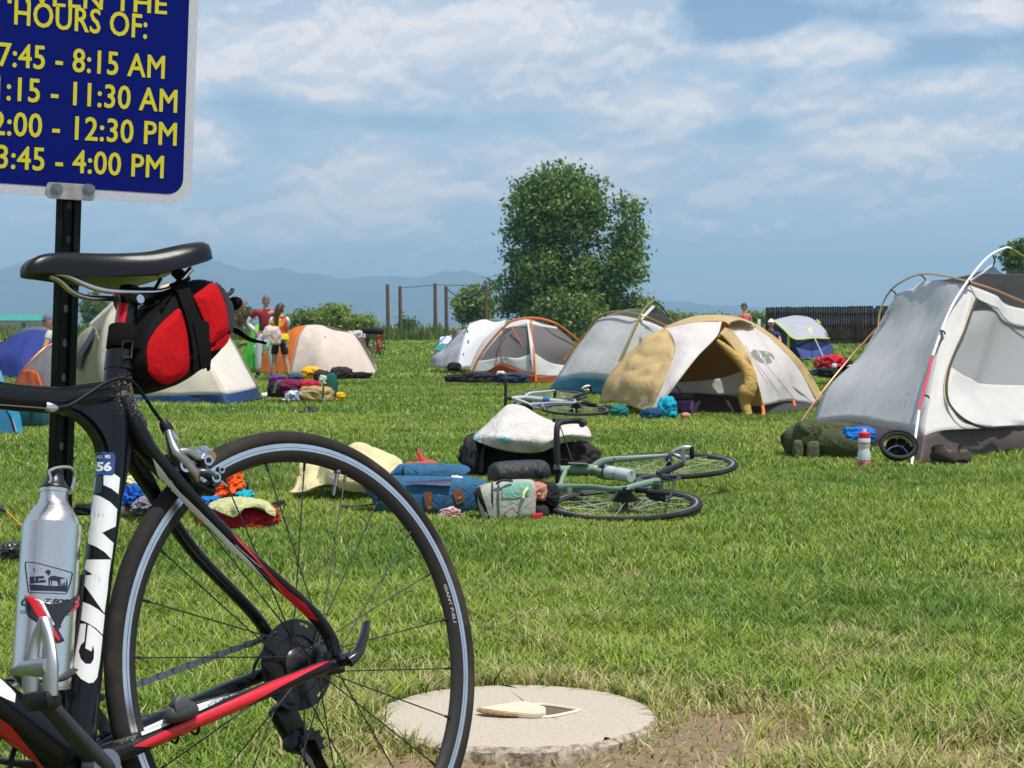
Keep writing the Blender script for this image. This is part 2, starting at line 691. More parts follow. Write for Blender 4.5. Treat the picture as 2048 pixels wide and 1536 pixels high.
def tint_mat(name, rough=0.7, trans=0.0, var=0.25, vscale=60, bump=0.0, bscale=60, spec=0.3):
    m = bpy.data.materials.new(name)
    m.use_nodes = True
    t = m.node_tree
    b = t.nodes['Principled BSDF']
    out = t.nodes['Material Output']
    b.inputs['Roughness'].default_value = rough
    b.inputs['Specular IOR Level'].default_value = spec
    at_ = nd(t, 'ShaderNodeAttribute', attribute_name='tint')
    tcn = nd(t, 'ShaderNodeTexCoord')
    n = nd(t, 'ShaderNodeTexNoise', i_Scale=vscale, i_Detail=7.0, i_Roughness=0.65)
    lk(t, tcn.outputs['Object'], n.inputs['Vector'])
    hs = nd(t, 'ShaderNodeHueSaturation')
    lk(t, at_.outputs['Color'], hs.inputs['Color'])
    lk(t, mth(t, 'MULTIPLY_ADD', n.outputs['Fac'], 2 * var, 1 - var), hs.inputs['Value'])
    lk(t, hs.outputs[0], b.inputs['Base Color'])
    if bump:
        n2 = nd(t, 'ShaderNodeTexNoise', i_Scale=bscale, i_Detail=6.0, i_Roughness=0.7)
        lk(t, tcn.outputs['Object'], n2.inputs['Vector'])
        bp = nd(t, 'ShaderNodeBump', i_Strength=bump, i_Distance=0.02)
        lk(t, n2.outputs['Fac'], bp.inputs['Height'])
        lk(t, bp.outputs[0], b.inputs['Normal'])
    if trans:
        tr = nd(t, 'ShaderNodeBsdfTranslucent')
        lk(t, hs.outputs[0], tr.inputs[0])
        mx = nd(t, 'ShaderNodeMixShader')
        mx.inputs[0].default_value = trans
        lk(t, b.outputs[0], mx.inputs[1])
        lk(t, tr.outputs[0], mx.inputs[2])
        lk(t, mx.outputs[0], out.inputs[0])
    return m


obj('ground', me, tint_mat('soil_and_turf', 0.9, 0, 0.5, 45, 0.7, 90), kind='structure')


# ------------------------------------------------------------------ grass blades
PRESS = [(p.x, p.y, r) for p, r in [(G(*q), r) for q, r in (((478, 1050), .20), ((275, 1030), .2), ((690, 985), .34), ((855, 1026), .34), ((1030, 1052), .26), ((1250, 1040), .42), ((1340, 985), .45), ((1060, 950), .45),
                                                      ((1655, 918), .34), ((1728, 934), .1), ((1795, 930), .16), ((1912, 930), .18), ((1150, 835), .5), ((1110, 815), .5), ((20, 1110), .12), ((168, 1028), .08))]]


def blades(n, y0, y1, seg, width, height, spread, lean, hw=0.45, lush=0.0):
    # even density on the ground inside a wedge in front of the camera
    y = np.sqrt(rng.random(n) * (y1 ** 2 - y0 ** 2) + y0 ** 2)
    x = (rng.random(n) * 2 - 1) * (hw * y + 0.25)
    d = dryness(x, y)
    keep = rng.random(n) > 0.85 * sstep(d, 0.44, 0.95)
    r = np.hypot(x - PAD_C.x, y - PAD_C.y)
    keep &= r > PAD_R * (0.98 + 0.06 * rng.random(n))
    x, y, d, r = x[keep], y[keep], d[keep], r[keep]
    n = len(x)
    z = ground_z(x, y) - 0.004
    clump = fbm(x, y, 0.13, 2)
    h = height * (0.45 + 0.8 * rng.random(n)) * (0.6 + 0.8 * clump) * (1 - 0.45 * sstep(d, 0.45, 0.9))
    edge = np.exp(-((r - PAD_R) / 0.05) ** 2) * (y > 3.3)
    for gx, gy, gr in PRESS:                            # grass pressed down where things lie
        h = h * (1 - 0.5 * sstep(np.hypot(x - gx, y - gy), gr * 1.15, gr * 0.85))
    h = h * (1 + 0.5 * edge)
    w = width * (0.6 + 0.8 * rng.random(n))
    th = rng.random(n) * 2 * np.pi
    dx, dy = np.cos(th), np.sin(th)                     # lean direction
    ln = lean * (0.25 + 1.1 * rng.random(n)) * h
    fa = th + np.pi / 2 + rng.normal(0, 0.5, n)
    sx, sy = np.cos(fa) * w / 2, np.sin(fa) * w / 2
    rows, per = [], []
    for k in range(seg):
        t = k / seg
        cx, cy, cz = x + dx * ln * t * t, y + dy * ln * t * t, z + h * t * (1 - 0.22 * t * lean)
        tw = 1 - 0.35 * t
        rows += [np.stack([cx - sx * tw, cy - sy * tw, cz], -1), np.stack([cx + sx * tw, cy + sy * tw, cz], -1)]
    rows.append(np.stack([x + dx * ln, y + dy * ln, z + h * (1 - 0.22 * lean)], -1))
    V = np.stack(rows, 1)                               # n, 2*seg+1, 3
    nv = 2 * seg + 1
    f = []
    for k in range(seg - 1):
        f += [2 * k, 2 * k + 1, 2 * k + 3, 2 * k + 2]
    f += [2 * seg - 2, 2 * seg - 1, 2 * seg]
    F_ = (np.arange(n)[:, None] * nv + np.array(f)[None]).ravel()
    cn = np.tile(np.array([4] * (seg - 1) + [3]), n)
    g1, g2, g3, st = np.array((0.145, 0.255, 0.022)), np.array((0.350, 0.445, 0.062)), np.array((0.042, 0.125, 0.018)), np.array((0.58, 0.50, 0.24))
    a = rng.random(n)
    big = fbm(x, y, 1.4, 3)
    mowed = fbm(x * 0.3, y, 2.2, 2)
    m = np.clip(0.50 + (big - 0.5) * 2.2 + (mowed - 0.5) * 1.2 + (fbm(x, y, 0.3, 2) - 0.5) * 0.8 + rng.normal(0, 0.22, n), 0, 1)[:, None]
    c = g1 * (1 - m) + g2 * m
    dk = (a < 0.22)[:, None]
    c = np.where(dk, g3, c)
    ps = 0.08 + 0.66 * sstep(d, 0.15, 0.72) + lush
    c = np.where((rng.random(n) < ps)[:, None], st * (0.6 + 0.55 * rng.random(n)[:, None]), c)
    c = c * (0.82 + 0.36 * rng.random(n)[:, None])
    return V.reshape(-1, 3), F_, cn, np.repeat(c, nv, 0)


parts = [blades(234000, 2.75, 5.2, 3, 0.0039, 0.052, 0, 0.9),
         blades(312000, 5.2, 9.5, 2, 0.0054, 0.040, 0, 0.8),
         blades(299000, 9.5, 17, 2, 0.009, 0.040, 0, 0.75),
         blades(273000, 17, 34, 1, 0.02, 0.048, 0, 0.6),
         blades(156000, 34, 62, 1, 0.05, 0.07, 0, 0.6),
         blades(117000, 62, 128, 1, 0.14, 0.10, 0, 0.6)]
V, Fa, Cn, Ti, o_ = [], [], [], [], 0
for v, f, c, t in parts:
    V.append(v); Fa.append(f + o_); Cn.append(c); Ti.append(t)
    o_ += len(v)
grass = obj('grass', np_mesh('grass', np.concatenate(V), np.concatenate(Fa), np.concatenate(Cn), np.concatenate(Ti)),
            tint_mat('grass_blade', 0.5, 0.38, 0.12, 30, spec=0.35), smooth=False, kind='stuff',
            label='short mown grass of the camping field with strawy patches', cat='grass')
del parts, V, Fa, Cn, Ti


# ------------------------------------------------------------------ concrete ring with a valve box
def build_pad():
    t = thing('concrete_ring', 'round concrete slab in the grass with a crooked cream valve box lid', 'concrete slab', (PAD_C.x, PAD_C.y, 0))
    m_top = mat('concrete', (0.43, 0.375, 0.295), 0.92, var=0.13, vscale=130, bump=0.6, bscale=420)
    m_side = mat('broken_concrete', (0.40, 0.34, 0.26), 0.95, col2=(0.20, 0.15, 0.10), vscale=70, bump=1.0, bscale=160, thresh=(0.42, 0.62))
    n = 96
    hole = [(0.015, 0.070), (0.060, 0.075), (0.125, 0.030), (0.120, 0.012), (0.075, -0.028), (0.045, -0.034), (-0.030, -0.020), (-0.055, -0.004)]
    hc = Vector((0.035, 0.018))
    rings = {k: [] for k in ('in_low', 'in', 'mid', 'out', 'lip', 'low')}
    bm = bmesh.new()
    hp = [Vector(p) for p in hole]
    for i in range(n):
        a = 2 * math.pi * i / n
        d = Vector((math.cos(a), math.sin(a)))
        # ray against the hole outline
        best = 0.05
        for k in range(len(hp)):
            p, q = hp[k] - hc, hp[(k + 1) % len(hp)] - hc
            e = q - p
            den = d.x * e.y - d.y * e.x
            if abs(den) > 1e-9:
                s = (p.x * e.y - p.y * e.x) / den
                w = (p.x * d.y - p.y * d.x) / den
                if s > 0 and 0 <= w <= 1:
                    best = s
        h = hc + d * best
        R_ = PAD_R * (1 + 0.016 * mnoise.noise(Vector((d.x * 2, d.y * 2, 1))) + 0.014 * mnoise.noise(Vector((d.x * 9, d.y * 9, 4))))
        fr = max(0, -d.y)
        chip = fr * 0.012 * (0.5 + mnoise.noise(Vector((d.x * 14, 3, 1))))
        rings['in_low'].append(bm.verts.new((h.x, h.y, PAD_Z - 0.09)))
        rings['in'].append(bm.verts.new((h.x, h.y, PAD_Z)))
        rings['mid'].append(bm.verts.new((*((h + d * R_ * 0.6) if (h + d * R_ * 0.6).length < R_ * 0.85 else d * R_ * 0.8), PAD_Z + 0.001)))
        rings['out'].append(bm.verts.new((*(d * (R_ - 0.006 - chip)), PAD_Z)))
        rings['lip'].append(bm.verts.new((*(d * (R_ + 0.004 - chip * 0.4)), PAD_Z - 0.008)))
        rings['low'].append(bm.verts.new((*(d * (R_ + 0.012 * fr)), PAD_Z - 0.10)))
    names = ['in_low', 'in', 'mid', 'out', 'lip', 'low']
    for k in range(5):
        A, B = rings[names[k]], rings[names[k + 1]]
        for i in range(n):
            f = bm.faces.new((A[i], A[(i + 1) % n], B[(i + 1) % n], B[i]))
            f.material_index = 1 if k >= 3 else 0
    side = [f for f in bm.faces if f.material_index == 1]
    r = bmesh.ops.subdivide_edges(bm, edges=list({e for f in side for e in f.edges}), cuts=3, use_grid_fill=True)
    for v in bm.verts:
        if v.co.z < PAD_Z - 0.002 and v.co.to_2d().length > PAD_R * 0.9:
            q = v.co * 30
            v.co += Vector((v.co.x, v.co.y, 0)).normalized() * 0.007 * mnoise.fractal(q * 1.2, 1, 2, 3)
    bmesh.ops.recalc_face_normals(bm, faces=bm.faces)
    obj('slab', bm, [m_top, m_side], t)
    # lining and rim of the box
    m_box = mat('cream_plastic', (0.62, 0.54, 0.38), 0.55, var=0.08, vscale=40)
    m_rim = mat('box_rim', (0.70, 0.62, 0.46), 0.5)
    loop = catmull([(*p, PAD_Z + 0.002) for p in hole + hole[:1]], 6)
    vb = obj('valve_box', tube([tuple(p) for p in loop[:-1]], 0.0035, 6, closed=True), m_rim, t)
    bm = bmesh.new()
    lo = [bm.verts.new((hc.x + (p[0] - hc.x) * 0.93, hc.y + (p[1] - hc.y) * 0.93, PAD_Z - 0.06)) for p in hole]
    hi = [bm.verts.new((hc.x + (p[0] - hc.x) * 0.96, hc.y + (p[1] - hc.y) * 0.96, PAD_Z)) for p in hole]
    for i in range(len(hole)):
        bm.faces.new((lo[i], lo[(i + 1) % len(hole)], hi[(i + 1) % len(hole)], hi[i]))
    bm.faces.new(lo)
    obj('lining', bm, m_box, vb, smooth=False)
    obj('valve', tube([(0.055, 0.035, PAD_Z - 0.06), (0.06, 0.04, PAD_Z - 0.012)], 0.012, 12), black_plastic(), vb)
    # lid lying crooked over the left of the hole
    bm = bmesh.new()
    out = [(-0.075, 0.000), (-0.060, 0.004), (0.010, 0.046), (0.022, 0.047), (0.064, 0.014), (0.064, -0.030), (0.040, -0.040), (-0.020, -0.026), (-0.062, -0.012)]
    poly(bm, [(x, y, 0) for x, y in out], 0.010)
    bmesh.ops.bevel(bm, geom=[e for e in bm.edges if abs(e.verts[0].co.z - e.verts[1].co.z) < 1e-4], offset=0.002, segments=2, affect='EDGES')
    lid = obj('lid', bm, mat('lid_plastic', (0.58, 0.52, 0.39), 0.6, var=0.07, vscale=40, spec=0.2), t)
    lid.location = (-0.004, -0.004, PAD_Z + 0.004)
    lid.rotation_euler = (R(5), R(1.5), 0)
    bm = bmesh.new()
    sweep(bm, [(-0.074, -0.004, 0), (-0.058, -0.0165, 0.001), (-0.02, -0.0295, 0.001), (0.008, -0.034, 0)], [(0.004, 0.003), (0.007, 0.004), (0.006, 0.004), (0.002, 0.002)], 6)
    ch = obj('chipped_edge', bm, mat('rusty_edge', (0.25, 0.13, 0.05), 0.9, var=0.5, vscale=200), lid)
    ch.location = (0, 0, 0.004)
    for k, (x, y, s) in enumerate(((0.07, -0.292, 0.030), (-0.07, -0.296, 0.026), (0.16, -0.262, 0.018), (0.02, -0.305, 0.02))):
        bm = bmesh.new()
        bmesh.ops.create_icosphere(bm, subdivisions=3, radius=s)
        for v in bm.verts:
            v.co *= 1 + 0.4 * mnoise.fractal(v.co * 40 + Vector((k, 0, 0)), 1, 2, 3)
            v.co.z *= 0.55
        o = obj('pebble', bm, mat('brown_stone', (0.22, 0.13, 0.08), 0.9, var=0.4, vscale=80) if k < 2 else m_side, t)
        o.location = (x, y, -0.036)


build_pad()


# ------------------------------------------------------------------ trees and bushes
LEAF = {}


def leaf_mat(name, trans=0.4):
    if name not in LEAF:
        LEAF[name] = tint_mat(name, 0.5, trans, 0.15, 2, spec=0.35)
    return LEAF[name]


def crown_mesh(lobes, n, size, cols, seed, per=14, clump=0.55):
    r = np.random.default_rng(seed)
    vol = np.array([l[3] * l[4] * l[5] for l in lobes]) ** 0.75
    k = r.choice(len(lobes), n // per, p=vol / vol.sum())
    Lb = np.array(lobes)[k]
    d = r.normal(size=(len(k), 3))
    d /= np.linalg.norm(d, axis=1)[:, None]
    rad = (0.35 + 0.65 * r.random(len(k)) ** 0.5)[:, None] * (0.88 + 0.24 * r.random(len(k)))[:, None]
    cc = Lb[:, :3] + d * Lb[:, 3:6] * rad
    tone = r.random(len(k))
    c = np.repeat(cc, per, 0) + r.normal(size=(len(k) * per, 3)) * clump * np.array((1, 1, 0.8))
    tn = np.repeat(tone, per) * 0.7 + 0.3 * r.random(len(c))
    m = len(c)
    a = r.normal(size=(m, 3)); a /= np.linalg.norm(a, axis=1)[:, None]
    b = r.normal(size=(m, 3)); b -= a * (a * b).sum(1)[:, None]; b /= np.linalg.norm(b, axis=1)[:, None]
    s = size * (0.55 + 0.9 * r.random(m))[:, None]
    V = np.stack([c - a * s * .55, c + b * s * .33, c + a * s * .55, c - b * s * .33], 1).reshape(-1, 3)
    c1, c2 = np.array(cols[0]), np.array(cols[1])
    ct = c1 + (c2 - c1) * tn[:, None]
    return np_mesh('crown', V, np.arange(m * 4), np.full(m, 4), np.repeat(ct, 4, 0))


def plant(name, label, cat, base, lobes, n, size, cols, seed, stems, group=None, bark=(0.32, 0.27, 0.20), per=14, clump=0.5, crown='crown'):
    """lobes and stems in metres about the base"""
    t = thing(name, label, cat, base, group=group)
    obj(crown, crown_mesh(lobes, n, size, cols, seed, per, clump), leaf_mat('foliage'), t, smooth=False)
    mb = mat('bark_%02d%02d' % (int(bark[0] * 100), int(bark[2] * 100)), bark, 0.9, var=0.3, vscale=8)
    bm = bmesh.new()
    for pts, r0, r1 in stems:
        k = len(pts)
        sweep(bm, pts, [r0 + (r1 - r0) * i / (k - 1) for i in range(k)], 8, 4)
    obj('trunk', bm, mb, t)
    return t


def lob(px, py, rx, ry, d, dy=0.0, depth=None, base=None):
    """lobe given by its place in the picture, at distance d"""
    p = at(px, py, d)
    k = d / FPX
    return [p.x - base.x, dy, p.z - base.z, rx * k, (depth or rx) * k, ry * k]


D = 112.0
B = at(1135, 690, D); B.z = -0.25
lb = [lob(1140 + (a[0] - 1140) * 0.97, a[1], a[2] * 0.90, a[3], d=D, dy=dy, base=B) for a, dy in (
    ((1115, 425, 78, 80), 0), ((1098, 375, 48, 38), 0.4), ((1058, 415, 40, 60), -0.6), ((1043, 490, 34, 50), 0.5), ((1150, 400, 50, 50), -0.5),
    ((1180, 440, 34, 56), 0.6), ((1258, 445, 34, 62), 0), ((1248, 525, 40, 50), -0.5), ((1100, 545, 66, 50), -0.8), ((1060, 560, 40, 40), 0.2),
    ((1160, 560, 60, 55), 0.4), ((1130, 620, 90, 40), -1), ((1205, 600, 52, 40), 0.5), ((1025, 602, 34, 30), 1), ((1265, 610, 26, 20), 0), ((1000, 570, 18, 16), 0),
    ((1025, 478, 16, 22), 0), ((1195, 372, 16, 20), 0.4), ((1130, 342, 18, 18), 0))]
zz = lambda px, py: (at(px, py, D).x - B.x, 0.0, at(px, py, D).z - B.z)
plant('cottonwood_tree', 'tall dense dark green tree with a split crown standing beyond the tents', 'tree', B, lb, 36000, 0.27,
      ((0.055, 0.125, 0.028), (0.25, 0.34, 0.085)), 3,
      [([(0.1, 0, 0), zz(1148, 600), zz(1152, 510), zz(1165, 420)], 0.22, 0.05), ([(-0.3, 0.2, 0), zz(1125, 600), zz(1098, 480), zz(1095, 390)], 0.2, 0.05),
       ([(0.4, 0, 0), zz(1185, 600), zz(1228, 530), zz(1256, 440)], 0.17, 0.04), ([(0.1, -0.3, 0), zz(1140, 560), zz(1148, 490), zz(1130, 420)], 0.14, 0.04),
       ([zz(1150, 520), zz(1178, 470), zz(1190, 420)], 0.09, 0.03), ([zz(1120, 600), zz(1070, 540), zz(1048, 480)], 0.1, 0.03)], bark=(0.42, 0.35, 0.26), per=42, clump=0.42)

GREEN_A, GREEN_B, YEL = ((0.05, 0.11, 0.025), (0.16, 0.26, 0.06)), ((0.09, 0.17, 0.03), (0.25, 0.34, 0.08)), ((0.15, 0.22, 0.03), (0.34, 0.40, 0.09))


def bush(px, py, rx, ry, d, cols, seed, label, n=2600, size=0.22, name='bush', group=None, extra=()):
    b = at(px, py, d)
    b.z = -0.25
    lobes = [lob(px, py, rx, ry, d, base=b)]
    r = random.Random(seed)
    for _ in range(5):
        lobes.append(lob(px + r.uniform(-.7, .7) * rx, py + r.uniform(-.45, .6) * ry, rx * r.uniform(.35, .6), ry * r.uniform(.4, .7), d, dy=r.uniform(-.6, .6), base=b))
    lobes += [lob(*e, d=d, base=b) for e in extra]
    h = lobes[0][2]
    stems = [([(r.uniform(-.2, .2), 0, 0), (r.uniform(-.4, .4), 0, h * .6), (r.uniform(-.8, .8), 0, h)], 0.06, 0.02) for _ in range(3)]
    return plant(name, label, 'bush' if name == 'bush' else 'tree', b, lobes, n, size, cols, seed, stems, per=12, clump=0.25, group=group)


bush(950, 612, 38, 40, 140, GREEN_B, 21, 'round lighter green bush at the left foot of the tall dark tree', 6000, 0.28)
bush(1285, 622, 26, 22, 116, GREEN_B, 22, 'small bush at the right foot of the tall dark tree', 2600)
bush(190, 618, 30, 34, 240, GREEN_A, 23, 'lone round tree on the plain left of the cream tent peak', 4200, 0.42, 'tree')
bush(2040, 515, 30, 32, 118, GREEN_A, 24, 'tree rising behind the grey tent at the right edge of the photo', 4200, 0.3, 'tree', extra=((2050, 570, 22, 40),))
bush(482, 632, 20, 18, 128, ((0.16, 0.14, 0.04), (0.30, 0.24, 0.09)), 25, 'reddish yellow bush left of the two standing people', 1800)
bush(668, 634, 34, 24, 128, YEL, 26, 'largest yellow green bush, between the standing people and the timber posts', 4200)
bush(600, 638, 26, 16, 130, GREEN_B, 27, 'low green bush just right of the standing people', 1800)
bush(640, 640, 16, 18, 132, GREEN_A, 28, 'dark green shoot against the left side of the largest yellow green bush', 1500)
bush(720, 646, 30, 14, 126, YEL, 29, 'low bright yellow green bush right of the largest bush', 1800)
bush(815, 650, 14, 9, 134, GREEN_A, 30, 'tiny dark bush between the timber posts', 900)
bush(1345, 638, 44, 9, 150, GREEN_B, 31, 'long low bush on the skyline right of the tall tree', 1800)
bush(1440, 641, 34, 8, 155, GREEN_A, 32, 'low dark bush on the skyline left of the person in pink', 1400)
bush(1512, 637, 26, 12, 150, GREEN_B, 33, 'low bush on the skyline against the left end of the board fence', 1400)

# tall weeds along the far edge of the lawn
n = 26000
y = 122 + rng.random(n) * 26
x = (rng.random(n) * 2 - 1) * 60
keep = (fbm(x, y, 6.0, 3) > 0.40) | (rng.random(n) < 0.2)
x, y = x[keep], y[keep]
n = len(x)
h = (0.45 + 0.75 * rng.random(n)) * (0.5 + 1.0 * fbm(x, y, 5.0, 2))
a = rng.random(n) * np.pi
w = 0.10 + 0.12 * rng.random(n)
z = np.full(n, -0.27)
off = rng.normal(0, 0.2, (n, 2))
V = np.stack([np.stack([x - np.cos(a) * w, y - np.sin(a) * w, z], -1), np.stack([x + np.cos(a) * w, y + np.sin(a) * w, z], -1),
              np.stack([x + off[:, 0], y + off[:, 1], z + h], -1)], 1).reshape(-1, 3)
tn = np.clip(fbm(x, y, 3, 2) + rng.normal(0, .18, n), 0, 1)[:, None]
ct = np.array((0.06, 0.11, 0.025)) * (1 - tn) + np.array((0.22, 0.25, 0.07)) * tn
obj('tall_weeds', np_mesh('tall_weeds', V, np.arange(3 * n), np.full(n, 3), np.repeat(ct, 3, 0)), leaf_mat('weeds'), smooth=False, kind='stuff',
    label='band of tall weeds along the far edge of the lawn', cat='weeds')


# ------------------------------------------------------------------ mountains
def ridge(prof, y0, depth, seed, name):
    px = np.linspace(-2600, 4600, 520)
    pp = np.interp(px, [p[0] for p in prof], [p[1] for p in prof])
    v = np.linspace(-1, 1, 41)
    PXg, Vg = np.meshgrid(px, v, indexing='ij')
    Yg = y0 + Vg * depth
    Xg = (PXg - 1024) / FPX * y0
    crest = (652 - pp) / FPX * y0
    crest = crest * (1 + 0.16 * (fbm(px * 1.0, px * 0 + seed * 7, 60.0, 4) - 0.5) + 0.10 * (fbm(px, px * 0 + 3, 18.0, 3) - 0.5))
    prf = np.clip(1 - np.abs(Vg), 0, 1) ** 0.85
    nz = (fbm(Xg, Yg, 520.0, 5) - 0.5) * 1.1
    Zg = crest[:, None] * prf * (1 + nz * np.abs(Vg) * 1.2) + crest[:, None] * 0.05 * (fbm(Xg, Yg, 130.0, 3) - 0.5) * prf
    i = np.arange(PXg.size).reshape(PXg.shape)
    q = np.stack([i[:-1, :-1], i[1:, :-1], i[1:, 1:], i[:-1, 1:]], -1).reshape(-1, 4)
    me = np_mesh(name, np.stack([Xg, Yg, Zg - 4], -1).reshape(-1, 3), q.ravel(), np.full(len(q), 4))
    obj(name, me, mat('mountain_slope', (0.055, 0.062, 0.05), 0.95, var=0.35, vscale=0.004), kind='structure')


ridge([(-2600, 560), (-1500, 545), (-700, 520), (-300, 535), (-60, 548), (20, 532), (50, 525), (110, 538), (200, 556), (300, 545), (380, 530), (435, 522), (480, 533), (510, 542),
       (560, 532), (590, 538), (625, 540), (700, 556), (740, 551), (790, 549), (850, 553), (900, 543), (935, 539), (985, 554), (1060, 572), (1200, 590), (1320, 598),
       (1500, 612), (1700, 622), (2048, 618), (2500, 600), (3200, 575), (4600, 560)], 7400, 1500, 1, 'mountains')
ridge([(-2600, 628), (-200, 622), (100, 600), (300, 612), (520, 606), (760, 596), (900, 606), (1100, 620), (1300, 612), (1450, 628), (1700, 634), (2300, 625), (4600, 620)],
      6200, 700, 2, 'foothills')

# ------------------------------------------------------------------ the air between here and the mountains
bm = bx((0, 4700, 180), (22000, 9600, 364))
hz = obj('haze', bm, None, smooth=False, kind='stuff')
m = bpy.data.materials.new('haze_air')
m.use_nodes = True
t = m.node_tree
t.nodes.clear()
o_ = t.nodes.new('ShaderNodeOutputMaterial')
pv = t.nodes.new('ShaderNodeVolumePrincipled')
pv.inputs['Color'].default_value = (0.46, 0.76, 1.0, 1)
pv.inputs['Density'].default_value = 2.4e-4
pv.inputs['Anisotropy'].default_value = 0.15
lk(t, pv.outputs[0], o_.inputs['Volume'])
hz.data.materials.append(m)


# ------------------------------------------------------------------ board fence
def build_fence():
    y = 96.0
    a, b = at(1531, 690, y), at(2230, 690, y + 3)
    t = thing('board_fence', 'dark weathered vertical board fence behind the blue and grey dome tent', 'fence', (a.x, a.y, -0.25))
    L_ = (b.xy - a.xy).length
    t.rotation_euler = (0, 0, math.atan2(b.y - a.y, b.x - a.x))
    r = random.Random(4)
    bm = bmesh.new()
    x = 0
    while x < L_:
        w = 0.14
        h = 2.12 + 0.012 * x + r.uniform(-.02, .02) + (-0.1 if r.random() < .04 else 0)
        if r.random() > .025:
            box(bm, (x + w / 2, 0.03 + r.uniform(-.008, .008), h / 2), (w - 0.012, 0.02, h))
        x += w + 0.004
    obj('boards', bm, mat('weathered_wood', (0.042, 0.027, 0.020), 0.95, spec=0.1, col2=(0.018, 0.012, 0.010), vscale=1.6, bump=0.4), t, smooth=False)
    for z in (0.35, 1.1, 1.75):
        obj('rail', bx((L_ / 2, -0.005, z), (L_, 0.04, 0.09)), mat('rail_wood', (0.022, 0.016, 0.013), 0.95, spec=0.1), t, smooth=False)
    for k in range(9):
        obj('post', bx((0.5 + k * 2.45, -0.075, 0.9), (0.1, 0.1, 1.8), bevel=0.01), mat('post_wood', (0.06, 0.032, 0.02), 0.95, var=0.3, spec=0.1), t)


build_fence()


# ------------------------------------------------------------------ timber posts with ropes
def build_posts():
    d = 133.0
    wood = mat('pole_wood', (0.13, 0.07, 0.045), 0.85, var=0.3, vscale=3)
    tops = []
    lab = {775: 'lone brown timber post, leftmost of the row by the lawn edge', 800: 'second timber post from the left, carrying the left end of a rope',
           870: 'tallest middle timber post, where two ropes meet', 892: 'timber post just right of the middle one, holding the left end of the black sling',
           972: 'rightmost timber post, in front of the lighter bush by the tall tree'}
    for px, py in ((775, 569), (800, 573), (870, 567), (892, 573), (972, 568)):
        b = at(px + (1.5 if px < 972 else 0), 680, d)
        p = at(px, py, d)
        tops.append(p)
        t = thing('timber_post', lab[px], 'post', (b.x, d, -0.25), group='timber posts by the lawn edge')
        obj('pole', tube([(0, 0, 0), (p.x - b.x, 0, p.z + 0.25)], [0.16, 0.135], 10), wood, t)
        obj('cap', tube([(p.x - b.x, 0, p.z + 0.25), (p.x - b.x, 0, p.z + 0.30)], [0.11, 0.09], 10), grey_metal(), t)
    rm = mat('rope', (0.05, 0.05, 0.055), 0.8)
    for a, b, sag, rr, lbl in ((1, 2, 0.02, 0.03, 'thin taut rope between the second and the middle timber posts'), (2, 4, 0.03, 0.03, 'thin taut rope from the middle to the rightmost timber post'),
                               (3, 4, 0.85, 0.05, 'black sling sagging between two timber posts')):
        A, Bp = tops[a], tops[b]
        pts = []
        for k in range(13):
            s = k / 12
            pts.append(A.lerp(Bp, s) - Vector((0, 0, sag * 4 * s * (1 - s) + 0.1)))
        obj('rope' if sag < .5 else 'sling', tube([tuple(p) for p in pts], [rr + (0.06 if sag > .5 and 4 < i < 11 else 0) for i in range(13)], 6), rm, label=lbl, cat='rope')


build_posts()


# ------------------------------------------------------------------ long low building far left
def build_barn():
    d = 400.0
    k = d / FPX
    a = at(-420, 660, d)
    b = at(98, 660, d)
    L_ = b.x - a.x
    t = thing('farm_building', 'long low pale building with a teal metal roof far out at the left', 'building', (a.x, d, -0.3))
    m_w = mat('pale_siding', (0.36, 0.33, 0.27), 0.8, var=0.1, vscale=1)
    m_e = mat('white_siding', (0.75, 0.70, 0.58), 0.8)
    w, h, hr = 7.0, 2.5, 3.85
    bm = bmesh.new()
    poly(bm, [(0, 0, 0), (L_ - 1.2, 0, 0), (L_ - 1.2, 0, h), (0, 0, h)])
    poly(bm, [(0, w, 0), (0, 0, 0), (0, 0, h), (0, w / 2, hr - .1), (0, w, h)])
    poly(bm, [(L_ - 1.2, w, 0), (0, w, 0), (0, w, h), (L_ - 1.2, w, h)])
    obj('wall', bm, m_w, t, smooth=False)
    bm = bmesh.new()
    # gable end turned a little to the viewer
    poly(bm, [(L_ - 1.2, 0, 0), (L_ + 0.9, w, 0), (L_ + 0.9, w, h), (L_ - 0.15, w / 2, hr - .1), (L_ - 1.2, 0, h)])
    obj('gable', bm, m_e, t, smooth=False)
    bm = bmesh.new()
    poly(bm, [(-.4, -.4, h - .1), (L_ - .9, -.4, h - .1), (L_ + .1, w / 2, hr), (-.4, w / 2, hr)], 0.12)
    poly(bm, [(-.4, w / 2, hr), (L_ + .1, w / 2, hr), (L_ + 1.1, w + .4, h - .1), (-.4, w + .4, h - .1)], 0.12)
    obj('roof', bm, mat('teal_metal_roof', (0.03, 0.24, 0.20), 0.5, var=0.1, vscale=.5), t, smooth=False)
    for q in (6, 14, 22, 30):
        obj('window', bx((L_ - q, -.03, 1.4), (1.2, .06, .8)), mat('dark_glass', (0.03, 0.035, 0.04), 0.2), t, smooth=False)


build_barn()
# ------------------------------------------------------------------ bicycles
# bike axes: x forward, y to the rider's left, z up, origin at the rear axle
BF, BL, BU = Vector((-0.6705, -0.7419, 0.0)), Vector((0.7264, -0.6564, 0.2037)), Vector((-0.1512, 0.1366, 0.9790))
BC = Vector((-0.2929, 2.4124, 0.3284))
HERO = Matrix(((BF.x, BL.x, BU.x, BC.x), (BF.y, BL.y, BU.y, BC.y), (BF.z, BL.z, BU.z, BC.z), (0, 0, 0, 1)))
HERO_INV = HERO.inverted()


def hp(px, py, y=0.0):
    """point of the near bike, in bike axes, in the plane y"""
    o = HERO_INV @ Vector((0, 0, HC))
    e = HERO_INV @ at(px, py, 3.0)
    d = e - o
    return o + d * ((y - o.y) / d.y)


